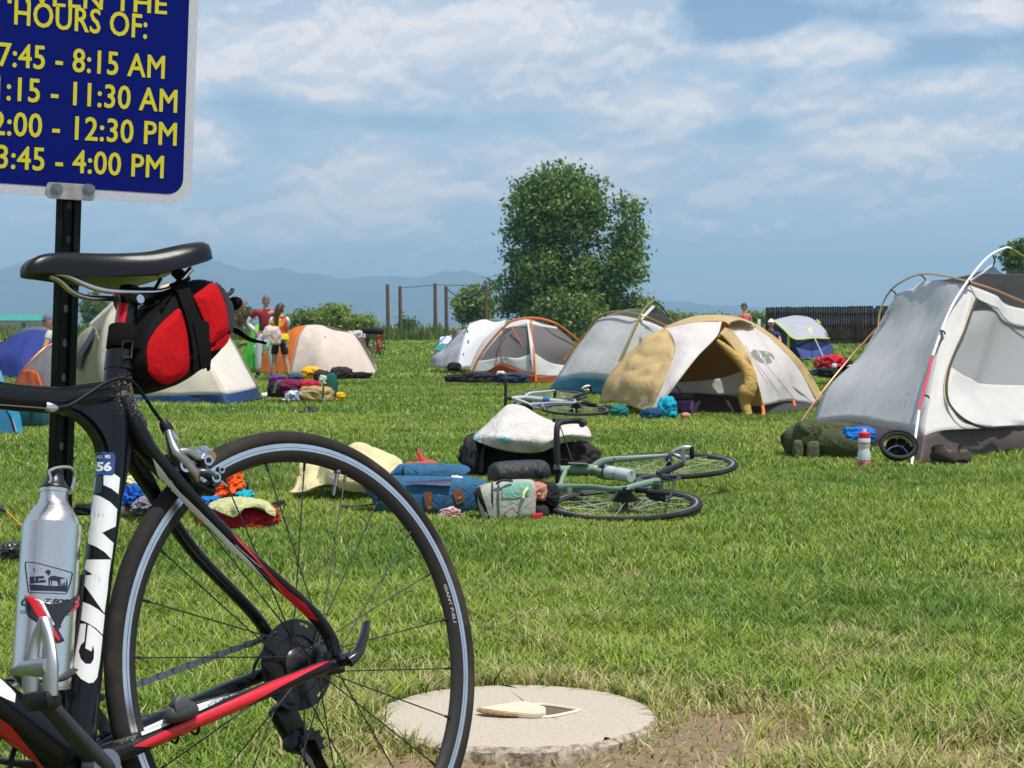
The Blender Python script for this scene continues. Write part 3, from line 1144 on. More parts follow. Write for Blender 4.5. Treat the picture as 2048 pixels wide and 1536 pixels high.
def hps(pts, y=0.0):
    return [tuple(hp(a, b, y)) for a, b in pts]


def frame_mat(name, col, rough=0.22, dust=False):
    m = mat(name, col, rough, 0.0, coat=0.0, spec=0.3)
    if dust:
        t = m.node_tree
        b = next(n for n in t.nodes if n.type == 'BSDF_PRINCIPLED')
        tcn = next(n for n in t.nodes if n.type == 'TEX_COORD')
        n = nd(t, 'ShaderNodeTexNoise', i_Scale=420.0, i_Detail=6.0, i_Roughness=0.8)
        lk(t, tcn.outputs['Object'], n.inputs['Vector'])
        n2 = nd(t, 'ShaderNodeTexNoise', i_Scale=22.0, i_Detail=3.0)
        lk(t, tcn.outputs['Object'], n2.inputs['Vector'])
        ds = nd(t, 'ShaderNodeVectorMath', operation='DISTANCE')
        lk(t, tcn.outputs['Object'], ds.inputs[0])
        ds.inputs[1].default_value = (0.235, 0.012, 0.392)
        near = smooth(t, ds.outputs['Value'], 0.085, 0.008)
        ds2 = nd(t, 'ShaderNodeVectorMath', operation='DISTANCE')
        lk(t, tcn.outputs['Object'], ds2.inputs[0])
        ds2.inputs[1].default_value = (0.34, 0.03, -0.05)
        near = mth(t, 'MAXIMUM', near, mth(t, 'MULTIPLY', smooth(t, ds2.outputs['Value'], 0.055, 0.005), 0.8))
        k = mth(t, 'ADD', mth(t, 'MULTIPLY', near, 0.30), mth(t, 'MULTIPLY_ADD', n2.outputs['Fac'], 0.25, n.outputs['Fac']))
        fac = smooth(t, k, 0.84, 1.0)
        lk(t, mixc(t, fac, (*col, 1), (0.34, 0.31, 0.26)), b.inputs['Base Color'])
        lk(t, mth(t, 'MULTIPLY_ADD', fac, 0.7, rough), b.inputs['Roughness'])
    return m


def mir(p, s):
    return (p[0], p[1] * s, p[2])


_spoke = {}


def make_wheel(bike, x, rear, tyre_m, track_m, rim_m, spokes=24, valve=0.6, name='wheel', spin=0.0):
    w = bpy.data.objects.new(name, None)
    C.objects.link(w)
    w.parent = bike
    w.location = (x, 0, 0)
    # rim: braking track in bare metal on both faces, dark section inside
    prof = [(0.3165, -0.0098), (0.3065, -0.0100), (0.303, -0.0094), (0.294, -0.0062), (0.2905, 0.0), (0.294, 0.0062), (0.303, 0.0094), (0.3065, 0.0100), (0.3165, 0.0098), (0.312, 0.0)]
    bm = bmesh.new()
    lathe(bm, prof, 'Y', 128, mats=[0, 1, 1, 1, 1, 1, 1, 0, 1, 1])
    # a fine wear line pressed round each braking track
    lathe(bm, [(0.3106, -0.0101), (0.3100, -0.0101), (0.3103, -0.0095)], 'Y', 128, mats=[1, 1, 1])
    lathe(bm, [(0.3106, 0.0101), (0.3103, 0.0095), (0.3100, 0.0101)], 'Y', 128, mats=[1, 1, 1])
    obj('rim', bm, [track_m, rim_m], w)
    prof = [(0.3238 + 0.0122 * math.cos(a), 0.0124 * math.sin(a)) for a in np.linspace(-2.5, 2.5, 18)]
    bm = bmesh.new()
    lathe(bm, prof, 'Y', 128)
    obj('tyre', bm, tyre_m, w)
    hub_m = mat('hub_black', (0.016, 0.016, 0.018), 0.3, 0.0, coat=0.3)
    bm = bmesh.new()
    yl, yr = 0.034, (-0.020 if rear else -0.034)
    lathe(bm, [(0.006, 0.062), (0.010, 0.058), (0.013, 0.045), (0.015, yl + .004), (0.024, yl + .002), (0.024, yl - .002), (0.017, yl - .008), (0.014, 0.004),
               (0.017, yr + .008), (0.024, yr + .002), (0.024, yr - .002), (0.015, yr - .004), (0.013, -0.055), (0.006, -0.062)], 'Y', 32, closed=False)
    obj('hub', bm, hub_m, w)
    sm = mat('spoke_steel', (0.035, 0.035, 0.037), 0.42, 0.5)
    nm = mat('nipple', (0.02, 0.02, 0.022), 0.4, 0.4)
    first = {}
    for k in range(spokes):
        a = 2 * math.pi * k / spokes + spin
        left = k % 2 == 0
        cross = (1 if (k // 2) % 2 else -1) * (0.62 if (rear and left) or left else 0.5)
        key = (rear, left, cross > 0)
        if key not in _spoke:
            yf = yl if left else yr
            bm = bmesh.new()
            p0 = (0.021 * math.cos(cross), yf, 0.021 * math.sin(cross))
            p1 = (0.2935, 0.002 if left else -0.002, 0)
            P0, P1 = Vector(p0), Vector(p1)
            n0 = P1.lerp(P0, 0.05)
            sweep(bm, [p0, tuple(n0)], 0.00105, 6)
            sweep(bm, [tuple(n0), p1], 0.0021, 6, mi=1)
            me = bpy.data.meshes.new('spoke')
            bm.to_mesh(me)
            bm.free()
            me.materials.append(sm)
            me.materials.append(nm)
            _spoke[key] = me
        o = bpy.data.objects.new('spoke', _spoke[key])
        C.objects.link(o)
        o.parent = w
        o.rotation_euler = (0, a, 0)
    v = Vector((math.cos(valve), 0, math.sin(valve)))
    bm = bmesh.new()
    sweep(bm, [tuple(v * 0.296), tuple(v * 0.268)], 0.0033, 8)
    sweep(bm, [tuple(v * 0.268), tuple(v * 0.254)], 0.0022, 8)
    sweep(bm, [tuple(v * 0.294), tuple(v * 0.289)], 0.0058, 8)
    obj('valve', bm, grey_metal(), w)
    return w


BBX, BBZ = 0.399, -0.070
SADDLE_ST = [(0.3815, 0.002, 0.5625, 0.002), (0.3805, 0.008, 0.5665, 0.0065), (0.377, 0.0135, 0.5725, 0.0135), (0.367, 0.018, 0.5800, 0.0215), (0.350, 0.021, 0.5850, 0.027), (0.320, 0.024, 0.5870, 0.0315), (0.285, 0.029, 0.5865, 0.033), (0.245, 0.038, 0.5865, 0.033),
             (0.205, 0.052, 0.588, 0.034), (0.170, 0.064, 0.5945, 0.034), (0.140, 0.068, 0.600, 0.032), (0.120, 0.062, 0.602, 0.028), (0.110, 0.045, 0.600, 0.020), (0.106, 0.02, 0.597, 0.010)]


def saddle_mesh():
    bm = bmesh.new()
    st = catmull(SADDLE_ST, 5)
    prof = [(-1.0, -1.0), (-0.985, -0.55), (-0.93, -0.22), (-0.78, -0.03), (-0.5, 0.05), (-0.22, 0.02), (0, -0.02), (0.22, 0.02), (0.5, 0.05), (0.78, -0.03), (0.93, -0.22), (0.985, -0.55), (1.0, -1.0), (0.86, -1.02), (0, -0.80), (-0.86, -1.02)]
    rings = []
    for x, w, z, t in st:
        rings.append([bm.verts.new((x, w * a, z + t * b)) for a, b in prof])
    for a, b in zip(rings, rings[1:]):
        for k in range(len(prof)):
            bm.faces.new((a[k], a[(k + 1) % len(prof)], b[(k + 1) % len(prof)], b[k]))
    bm.faces.new(rings[0])
    bm.faces.new(rings[-1][::-1])
    bmesh.ops.recalc_face_normals(bm, faces=bm.faces)
    return bm


NEAR_STAY = [(0.262, 0.008, 0.392)] + hps([(288, 893)], 0.018) + hps([(345, 957)], 0.028) + hps([(390, 1006)], 0.035) + hps([(475, 1094)], 0.046) + hps([(612, 1214)], 0.058) + hps([(658, 1272)], 0.064) + [(0.004, 0.068, 0.006)]
NEAR_STAY_R = [(0.012, 0.024), (0.012, 0.0195), (0.0105, 0.0150), (0.0095, 0.0135), (0.0085, 0.0125), (0.008, 0.012), (0.008, 0.0115), (0.008, 0.011)]
CHAINSTAY = [(0.004, 0.066, -0.004), (0.060, 0.064, -0.011), (0.150, 0.057, -0.026), (0.260, 0.046, -0.045), (0.330, 0.038, -0.058), (0.390, 0.026, -0.068)]
CHAINSTAY_R = [(0.010, 0.012), (0.010, 0.0135), (0.011, 0.015), (0.012, 0.016), (0.013, 0.018), (0.02, 0.024)]


def make_bike(name, label, matrix, frame_m, tyre_m=None, track_m=None, bar_m=None, saddle_m=None, group=None, drop=True, crank_deg=130.0, valve=0.6, spin=0.0, hero=False, thin=1.0, light_spokes=False):
    t = thing(name, label, 'bicycle', matrix=matrix, group=group)
    tyre_m = tyre_m or mat('tyre_rubber', (0.022, 0.020, 0.019), 0.85, col2=(0.085, 0.068, 0.050), vscale=9, thresh=(0.45, 0.80), bump=0.3, bscale=900, spec=0.2)
    track_m = track_m or mat('brake_track', (0.66, 0.66, 0.68), 0.34, 1.0, var=0.06, vscale=40)
    rim_m = mat('rim_black', (0.020, 0.019, 0.019), 0.55, spec=0.3)
    bar_m = bar_m or mat('bar_tape', (0.015, 0.015, 0.016), 0.7, bump=0.6, bscale=200)
    saddle_m = saddle_m or mat('saddle_leather', (0.004, 0.005, 0.006), 0.27, bump=0.12, bscale=1400, spec=0.32)
    bk = mat('component_black', (0.007, 0.007, 0.008), 0.32, spec=0.35)
    cr, gm = chrome(), grey_metal()
    # frame
    bm = bmesh.new()
    sweep(bm, [(0.247, 0, 0.452), (0.262, 0, 0.400), (0.284, 0, 0.305), (0.333, 0, 0.143), (0.392, 0, -0.052)], [(0.0175, 0.0175), (0.019, 0.021), (0.0185, 0.0215), (0.0185, 0.0205), (0.025, 0.024)], 20, 6, up=(0, 1, 0), k=thin)
    sweep(bm, [(0.255, 0, 0.400), (0.290, 0, 0.398), (0.345, 0, 0.3935), (0.436, 0, 0.4025), (0.60, 0, 0.435), (0.79, 0, 0.468)], [(0.016, 0.012), (0.0175, 0.020), (0.0175, 0.0165), (0.018, 0.0155), (0.019, 0.0165), (0.02, 0.02)][:6], 20, 6, up=(0, 1, 0), k=thin)
    # webbing of the seat cluster, joining top tube, seat tube and stays
    web = bmesh.new()
    out_ = catmull([(0.400, 0.386), (0.352, 0.3785), (0.322, 0.3635), (0.303, 0.336), (0.2985, 0.300), (0.2800, 0.262), (0.264, 0.300), (0.249, 0.328), (0.226, 0.352), (0.240, 0.385), (0.246, 0.414), (0.290, 0.4145), (0.345, 0.4095), (0.400, 0.406)], 4)
    poly(web, [(x, -0.0145, z) for x, z in out_], 0.029, (0, 1, 0))
    bmesh.ops.recalc_face_normals(web, faces=web.faces)
    bmesh.ops.bevel(web, geom=[e for e in web.edges if abs(e.verts[0].co.y - e.verts[1].co.y) < 1e-5], offset=0.009, segments=4, affect='EDGES', clamp_overlap=True)
    wme = bpy.data.meshes.new('web')
    web.to_mesh(wme)
    web.free()
    if thin == 1.0:
        bm.from_mesh(wme)
    bpy.data.meshes.remove(wme)
    sweep(bm, [(0.395, 0, -0.062), (0.50, 0, 0.030), (0.66, 0, 0.183), (0.82, 0, 0.345)], [(0.030, 0.030), (0.028, 0.030), (0.027, 0.028), (0.024, 0.024)], 20, 5, up=(0, 1, 0), k=thin)
    sweep(bm, [(0.784, 0, 0.495), (0.806, 0, 0.418), (0.829, 0, 0.342)], [(0.020, 0.020), (0.022, 0.022), (0.025, 0.025)], 20, 4, up=(0, 1, 0))
    sweep(bm, [(BBX, -0.043, BBZ), (BBX, 0.043, BBZ)], 0.0265, 24)
    for s in (1, -1):
        sweep(bm, [mir(p, s) for p in NEAR_STAY], NEAR_STAY_R, 14, 6, up=(0, 1, 0))
        sweep(bm, [mir(p, s) for p in CHAINSTAY], CHAINSTAY_R, 14, 6, up=(0, 1, 0))
        box(bm, (0.006, 0.0665 * s, -0.002), (0.032, 0.007, 0.034), bevel=0.003)
    sweep(bm, [(0.188, 0.030, 0.295), (0.183, 0, 0.298), (0.188, -0.030, 0.295)], (0.010, 0.013), 12, 4)
    bmesh.ops.recalc_face_normals(bm, faces=bm.faces)
    fr = obj('frame', bm, frame_m, t)
    # fork
    bm = bmesh.new()
    sweep(bm, [(0.829, 0, 0.345), (0.838, 0, 0.325)], 0.024, 16, up=(0, 1, 0))
    for s in (1, -1):
        sweep(bm, [(0.835, 0.012 * s, 0.335), (0.852, 0.038 * s, 0.285), (0.895, 0.046 * s, 0.16), (0.955, 0.050 * s, 0.03), (0.985, 0.052 * s, 0.0)], [(0.016, 0.02), (0.011, 0.018), (0.009, 0.014), (0.007, 0.010), (0.007, 0.009)], 12, 5, up=(0, 1, 0))
    obj('fork', bm, frame_m, t)
    for w in (make_wheel(t, 0.0, True, tyre_m, track_m, rim_m, valve=valve, spin=spin), make_wheel(t, 0.985, False, tyre_m, track_m, rim_m, valve=valve + 1, spin=spin + 0.1)):
        for c in w.children if light_spokes else ():
            if c.name.startswith('spoke'):
                c.material_slots[0].link = 'OBJECT'
                c.material_slots[0].material = mat('spoke_bright', (0.6, 0.6, 0.6), 0.4, 0.6)
    # seat post, clamp and saddle
    sp_ = obj('seatpost', tube([(0.250, 0, 0.440), (0.2185, 0, 0.545)], [(0.0135, 0.0155)] * 2, 20, up=(0, 1, 0)), frame_m if hero else bk, t)
    bm = bmesh.new()
    sweep(bm, [(0.2525, 0, 0.430), (0.2455, 0, 0.455)], [(0.0205, 0.0215)] * 2, 24, up=(0, 1, 0))
    bmesh.ops.bevel(bm, geom=[e for e in bm.edges if e.calc_face_angle(0) > 1], offset=0.002, segments=2, affect='EDGES')
    obj('seat_clamp', bm, bk, t)
    bm = bmesh.new()
    box(bm, (0.214, 0, 0.532), (0.042, 0.046, 0.020), Matrix.Rotation(R(4), 3, 'Y'), 0.005)
    sweep(bm, [(0.2225, -0.024, 0.524), (0.2225, 0.024, 0.524)], 0.008, 16)
    sweep(bm, [(0.190, -0.020, 0.520), (0.190, 0.020, 0.520)], 0.005, 16)
    rc = obj('rail_clamp', bm, bk, t)
    obj('bolt', tube([(0.2225, 0.023, 0.524), (0.2225, 0.0262, 0.524)], 0.0062, 16), cr, rc)
    obj('bolt', tube([(0.190, 0.019, 0.520), (0.190, 0.022, 0.520)], 0.0035, 12), cr, rc)
    sd = obj('saddle', saddle_mesh(), saddle_m, t)
    for s in (1, -1):
        obj('rail', tube([mir(p, s) for p in ((0.338, 0.008, 0.562), (0.320, 0.012, 0.556), (0.298, 0.019, 0.5425), (0.272, 0.022, 0.5355), (0.235, 0.022, 0.5345), (0.185, 0.022, 0.536), (0.160, 0.028, 0.545), (0.138, 0.036, 0.566))], 0.0040, 10, 5), cr, sd)
    # bars
    bm = bmesh.new()
    sweep(bm, [(0.774, 0, 0.528), (0.784, 0, 0.492)], 0.017, 16)
    sweep(bm, [(0.778, 0, 0.515), (0.880, 0, 0.535)], [(0.015, 0.017), (0.016, 0.018)], 16)
    st_ = obj('stem', bm, bk, t)
    bm = bmesh.new()
    for s in (1, -1):
        if drop:
            sweep(bm, [mir(p, s) for p in ((0.882, 0, 0.536), (0.884, 0.10, 0.537), (0.888, 0.175, 0.537), (0.910, 0.205, 0.535), (0.960, 0.210, 0.522), (0.985, 0.212, 0.480), (0.970, 0.213, 0.430), (0.920, 0.214, 0.405), (0.850, 0.215, 0.400))],
                  [(0.0155, 0.0155)] * 9, 12, 5)
        else:
            sweep(bm, [mir(p, s) for p in ((0.882, 0, 0.536), (0.875, 0.15, 0.545), (0.845, 0.30, 0.548))], 0.0135, 12, 4)
    hb = obj('handlebar', bm, bar_m, t)
    for s in (1, -1):
        bm = bmesh.new()
        if drop:
            sweep(bm, [mir(p, s) for p in ((0.945, 0.211, 0.535), (0.985, 0.211, 0.548), (1.015, 0.210, 0.566), (1.024, 0.208, 0.590))], [(0.015, 0.018), (0.016, 0.020), (0.015, 0.018), (0.011, 0.012)], 12, 4)
            sweep(bm, [mir(p, s) for p in ((1.012, 0.210, 0.545), (1.022, 0.211, 0.500), (1.006, 0.212, 0.440))], [(0.009, 0.006), (0.008, 0.004), (0.006, 0.003)], 8, 4)
        else:
            sweep(bm, [mir(p, s) for p in ((0.87, 0.17, 0.545), (0.91, 0.20, 0.535), (0.91, 0.27, 0.53))], 0.006, 8, 3)
        obj('brake_lever', bm, bk, t)
    # cassette, chain, mech
    bm = bmesh.new()
    pr = [(0.010, -0.023)]
    for k, r_ in enumerate((0.0575, 0.0525, 0.0475, 0.0435, 0.040, 0.037, 0.0345, 0.032, 0.030, 0.028)):
        pr += [(r_, -0.0235 - k * 0.0037), (r_, -0.0235 - k * 0.0037 - 0.0016), (r_ - 0.009, -0.0235 - k * 0.0037 - 0.0016)]
    pr += [(0.010, -0.060)]
    lathe(bm, pr, 'Y', 56)
    obj('cassette', bm, mat('cassette_steel', (0.035, 0.034, 0.033), 0.4, 0.6), t)
    # spoke guard: a ring with openings
    bm = bmesh.new()
    N = 48
    for r0, r1 in ((0.043, 0.056), (0.0605, 0.0655)):
        for i in range(N):
            a, b = 2 * math.pi * i / N, 2 * math.pi * (i + 1) / N
            vs = [bm.verts.new((r * math.cos(q), -0.0205 + h, r * math.sin(q))) for h in (0, -0.0014) for r, q in ((r0, a), (r1, a), (r1, b), (r0, b))]
            for f in ((0, 1, 2, 3), (7, 6, 5, 4), (1, 5, 6, 2), (0, 3, 7, 4)):
                bm.faces.new([vs[j] for j in f])
    for i in range(N):
        if i % 8 < 6:
            a, b = 2 * math.pi * i / N, 2 * math.pi * (i + 1) / N
            vs = [bm.verts.new((r * math.cos(q), -0.0209, r * math.sin(q))) for r, q in ((0.055, a), (0.0610, a), (0.0610, b), (0.055, b))]
            bm.faces.new(vs)
    bmesh.ops.remove_doubles(bm, verts=bm.verts, dist=1e-5)
    obj('spoke_guard', bm, mat('guard_plastic', (0.012, 0.012, 0.013), 0.36, spec=0.35), t, smooth=False)
    ringr = 0.100
    bm = bmesh.new()
    lathe(bm, [(0.082, -0.0435), (0.100, -0.0435), (0.100, -0.0462), (0.082, -0.0462)], 'Y', 80, (BBX, 0, BBZ))
    lathe(bm, [(0.060, -0.0365), (0.067, -0.0365), (0.067, -0.039), (0.060, -0.039)], 'Y', 64, (BBX, 0, BBZ))
    for k in range(5):
        a = k * 2 * math.pi / 5 + 0.3
        sweep(bm, [(BBX, -0.052, BBZ), (BBX + 0.05 * math.cos(a), -0.048, BBZ + 0.05 * math.sin(a)), (BBX + 0.088 * math.cos(a), -0.0455, BBZ + 0.088 * math.sin(a))], [(0.014, 0.008), (0.010, 0.005), (0.007, 0.003)], 8)
    obj('chainring', bm, mat('chainring_metal', (0.06, 0.06, 0.065), 0.35, 0.7), t)
    low = (-0.056, -0.046, -0.190)
    run1 = [(-0.004, -0.040, 0.043), (0.03, -0.040, 0.0455), (BBX - 0.015, -0.040, BBZ + 0.066), (BBX + 0.02, -0.040, BBZ + 0.062)]
    run2 = [(BBX, -0.040, BBZ - 0.067), (0.20, -0.045, -0.172), (low[0] + 0.02, -0.046, low[2] - 0.018)]
    run3 = [(0.0, -0.040, -0.120), (-0.022, -0.043, -0.155), (low[0] + 0.018, -0.046, low[2] + 0.005)]
    bm = bmesh.new()
    for run in (run1, run2, run3):
        P = [Vector(p) for p in run]
        seg = [(P[i + 1] - P[i]).length for i in range(len(P) - 1)]
        tot = sum(seg)
        nl = int(tot / 0.0127)
        for k in range(nl):
            s = (k + 0.5) / nl * tot
            i = 0
            while i < len(seg) - 1 and s > seg[i]:
                s -= seg[i]
                i += 1
            p = P[i].lerp(P[i + 1], s / seg[i])
            d = (P[i + 1] - P[i]).normalized()
            rot = Matrix((d, Vector((0, 1, 0)), d.cross(Vector((0, 1, 0))))).transposed()
            wdt = 0.0066 if k % 2 else 0.0044
            hgt = 0.0088 if k % 2 else 0.0074
            for sy in (-1, 1):
                box(bm, p + Vector((0, sy * wdt / 2, 0)), (0.0128, 0.0011, hgt), rot)
            q = p + d * 0.00635
            sweep(bm, [tuple(q + Vector((0, -0.0045, 0))), tuple(q + Vector((0, 0.0045, 0)))], 0.0026, 8)
    obj('chain', bm, mat('chain_steel', (0.20, 0.19, 0.18), 0.3, 1.0), t, smooth=False)
    bm = bmesh.new()
    box(bm, (-0.004, -0.064, -0.030), (0.018, 0.008, 0.045), Matrix.Rotation(R(-15), 3, 'Y'), 0.003)
    box(bm, (-0.004, -0.066, -0.078), (0.040, 0.026, 0.060), Matrix.Rotation(R(25), 3, 'Y'), 0.010)
    box(bm, (-0.014, -0.060, -0.112), (0.046, 0.024, 0.034), Matrix.Rotation(R(-20), 3, 'Y'), 0.009)
    for sy in (-0.0525, -0.0400):
        sweep(bm, [(-0.018, sy, -0.110), (-0.036, sy, -0.150), (-0.056, sy, -0.190)], [(0.0018, 0.014), (0.0018, 0.011), (0.0018, 0.016)], 12, 3, up=(0, 1, 0))
    mech = obj('derailleur', bm, bk, t)
    for c_ in ((-0.026, -0.046, -0.118), low):
        bm = bmesh.new()
        nT = 11
        vs_t = []
        for i in range(nT * 4):
            a = 2 * math.pi * i / (nT * 4)
            r_ = 0.0245 if (i % 4) < 2 else 0.0205
            vs_t.append((c_[0] + r_ * math.cos(a), c_[1] - 0.002, c_[2] + r_ * math.sin(a)))
        poly(bm, vs_t, 0.004, (0, 1, 0))
        obj('pulley', bm, black_plastic(), mech, smooth=False)
    # cranks and pedals
    a = R(crank_deg)
    for s, aa in ((1, a), (-1, a + math.pi)):
        ex, ez = 0.1725 * math.cos(aa), 0.1725 * math.sin(aa)
        bm = bmesh.new()
        sweep(bm, [(BBX - 0.10 * ex / 0.1725 * 0.12, 0.062 * s, BBZ - 0.10 * ez / 0.1725 * 0.12), (BBX, 0.064 * s, BBZ), (BBX + ex * 0.4, 0.074 * s, BBZ + ez * 0.4), (BBX + ex * 0.93, 0.086 * s, BBZ + ez * 0.93), (BBX + ex * 1.03, 0.087 * s, BBZ + ez * 1.03)],
              [(0.008, 0.010), (0.010, 0.019), (0.0085, 0.0155), (0.0075, 0.0135), (0.005, 0.007)], 16, 5, up=(0, s, 0), power=2.8)
        ck = obj('crank_arm', bm, mat('crank_dark', (0.055, 0.058, 0.064), 0.38, 0.6), t)
        if s > 0:
            bm = bmesh.new()
            sweep(bm, [(BBX, 0.05, BBZ), (BBX, 0.078, BBZ)], 0.019, 24)
            obj('spindle', bm, gm, ck)
        pe = Vector((BBX + ex, 0.086 * s, BBZ + ez))
        bm = bmesh.new()
        sweep(bm, [tuple(pe), tuple(pe + Vector((0, 0.028 * s, 0)))], 0.0075, 16)
        sweep(bm, [tuple(pe + Vector((0, 0.018 * s, 0))), tuple(pe + Vector((0, 0.075 * s, 0)))], 0.011, 16)
        for yo in (0.03, 0.072):
            sweep(bm, [tuple(pe + Vector((0.004, yo * s, -0.034))), tuple(pe + Vector((0.0, yo * s, 0.0))), tuple(pe + Vector((-0.006, (yo - 0.006 if yo > .05 else yo + .008) * s, 0.030))), tuple(pe + Vector((-0.012, 0.056 * s, 0.054)))],
                  [(0.006, 0.012), (0.0075, 0.014), (0.006, 0.009), (0.008, 0.005)], 12, 5, up=(0, 1, 0))
        pd = obj('pedal', bm, mat('pedal_alloy', (0.55, 0.54, 0.52), 0.42, 1.0), t)
        obj('retention_plate', bx(pe + Vector((0.004, 0.052 * s, -0.038)), (0.022, 0.058, 0.022), bevel=0.007), black_plastic(), pd)
    # quick release
    bm = bmesh.new()
    sweep(bm, [(0, 0.060, 0), (0, 0.0705, 0)], 0.0135, 20)
    sweep(bm, [(0, 0.0705, 0), (0, 0.094, 0)], 0.0100, 16)
    sweep(bm, [(0.003, 0.092, -0.003), (-0.012, 0.097, 0.006), (-0.026, 0.099, 0.028), (-0.036, 0.097, 0.046)], [(0.010, 0.011), (0.008, 0.010), (0.0055, 0.0095), (0.004, 0.0085)], 12, 5, up=(0, 1, 0))
    obj('axle_nut', tube([(0, -0.075, 0), (0, -0.062, 0)], 0.011, 20), bk, t)
    obj('quick_release', bm, mat('gloss_black', (0.01, 0.01, 0.011), 0.15, coat=0.8), t)
    return t


# ------------------------------------------------------------------ the near bike: decals, brake, sensor
from mathutils.bvhtree import BVHTree


def caster(objs):
    """finds the surface of some parts of the near bike behind a photo pixel, in bike axes"""
    trees = []
    for o in objs:
        b = bmesh.new()
        b.from_mesh(o.data)
        trees.append(BVHTree.FromBMesh(b))
        b.free()
    org = HERO_INV @ Vector((0, 0, HC))

    def cast(px, py, off=0.0006):
        d = (HERO_INV.to_3x3() @ (at(px, py, 3.0) - Vector((0, 0, HC)))).normalized()
        best = None
        for tr in trees:
            h, nrm, _, dist = tr.ray_cast(org, d)
            if h is not None and (best is None or dist < best[2]):
                if nrm.dot(d) > 0:
                    nrm = -nrm
                best = (h, nrm, dist)
        if best is None:
            hits = [tr.find_nearest(org + d * 2.3) for tr in trees]
            return hits[0][0] + hits[0][1] * off
        return best[0] + best[1] * off
    return cast


def refine(bm, step):
    bmesh.ops.triangulate(bm, faces=bm.faces)
    for _ in range(6):
        es = [e for e in bm.edges if e.calc_length() > step]
        if not es:
            break
        bmesh.ops.subdivide_edges(bm, edges=es, cuts=1)
        bmesh.ops.triangulate(bm, faces=bm.faces)


def decal(name, polys, cast, m, parent, step=6.0, off=0.0006, smooth_=True):
    """painted shape given by photo outlines, laid on the curved surface below"""
    bm = bmesh.new()
    for p in polys:
        f = bm.faces.new([bm.verts.new((x, y, 0)) for x, y in p])
    refine(bm, step)
    for v in bm.verts:
        v.co = cast(v.co.x, v.co.y, off)
    bmesh.ops.recalc_face_normals(bm, faces=bm.faces)
    return obj(name, bm, m, parent, smooth=smooth_)


def decal_text(name, body, quad, cast, m, parent, weight=0.02, shear=0.0, step=5.0, off=0.0008, spacing=1.0, curve=None):
    """lettering stretched into a photo quad (baseline start, baseline end, top end, top start)"""
    me = text_mesh(body, 1.0, weight, shear, spacing=spacing)
    xs = [v.co.x for v in me.vertices]
    ys = [v.co.y for v in me.vertices]
    x0, x1, y0, y1 = min(xs), max(xs), min(ys), max(ys)
    bm = bmesh.new()
    bm.from_mesh(me)
    bpy.data.meshes.remove(me)
    q = [Vector(p) for p in quad] if quad else None
    for v in bm.verts:
        s, t = (v.co.x - x0) / (x1 - x0), (v.co.y - y0) / (y1 - y0)
        if curve:
            p = curve(s, t)
        else:
            p = q[0].lerp(q[1], s).lerp(q[3].lerp(q[2], s), t)
        v.co = (p[0], p[1], 0)
    refine(bm, step)
    for v in bm.verts:
        v.co = cast(v.co.x, v.co.y, off)
    bmesh.ops.recalc_face_normals(bm, faces=bm.faces)
    return obj(name, bm, m, parent, smooth=False)


def pxz(x0, y0, s):
    return lambda pts: [(x0 + a / s, y0 + b / s) for a, b in pts]


RED = mat('frame_red', (0.58, 0.008, 0.020), 0.28, coat=0.3)
WHITE = mat('frame_white', (0.72, 0.73, 0.72), 0.35, coat=0.2)
fm = frame_mat('hero_frame', (0.006, 0.007, 0.009), 0.22, dust=True)
hero = make_bike('road_bicycle', 'black, red and white road bicycle leaning on the sign post, filling the left foreground', HERO, fm,
                 hero=True, crank_deg=49.5, valve=R(112), spin=0.09)
kid = lambda t, n: next(c for c in t.children if c.name.split('.')[0] == n)
hframe, hpost, hcrank = kid(hero, 'frame'), kid(hero, 'seatpost'), kid(hero, 'crank_arm')
cf = caster([hframe])
Z4 = pxz(200, 820, 2.145)
# seat stay: white flash on the front edge, red along the back edge
decal('white_flash', [Z4([(226, 205), (262, 248), (300, 300), (345, 352), (420, 425), (500, 505), (590, 595), (650, 655), (700, 715), (730, 752),
                         (690, 722), (620, 660), (560, 600), (480, 515), (400, 440), (320, 355), (275, 318), (250, 280)])], cf, WHITE, hframe)
decal('red_flash', [Z4([(560, 520), (640, 600), (720, 690), (800, 770), (880, 830), (920, 880), (936, 905), (900, 892), (850, 858), (800, 810), (740, 735), (660, 632), (590, 560)])], cf, RED, hframe)
# chain stay
decal('red_flash', [Z4([(140, 1443), (235, 1398), (330, 1352), (450, 1296), (600, 1230), (740, 1165), (860, 1120), (960, 1082), (985, 1078), (960, 1092), (880, 1132), (790, 1178), (680, 1240), (560, 1308), (440, 1370), (330, 1425), (262, 1446)])], cf, RED, hframe)
decal('white_flash', [Z4([(172, 1370), (240, 1340), (330, 1300), (420, 1262), (520, 1228), (605, 1205), (560, 1228), (470, 1272), (400, 1304), (300, 1350), (180, 1398)])], cf, WHITE, hframe)
# down tube panel
decal('red_panel', [[(-30, 1415), (0, 1436), (20, 1450), (45, 1480), (70, 1510), (95, 1545), (60, 1560), (-30, 1560)]], cf, RED, hframe)
decal('white_mark', [[(-20, 1350), (0, 1358), (22, 1378), (31, 1388), (29, 1405), (12, 1398), (-20, 1382)]], cf, WHITE, hframe)
# seat post stripe
Z2 = pxz(0, 450, 3.746)
decal('red_stripe', [Z2([(884, 580), (962, 590), (940, 720), (905, 885), (843, 880), (858, 740)])], caster([hpost]), RED, hpost)
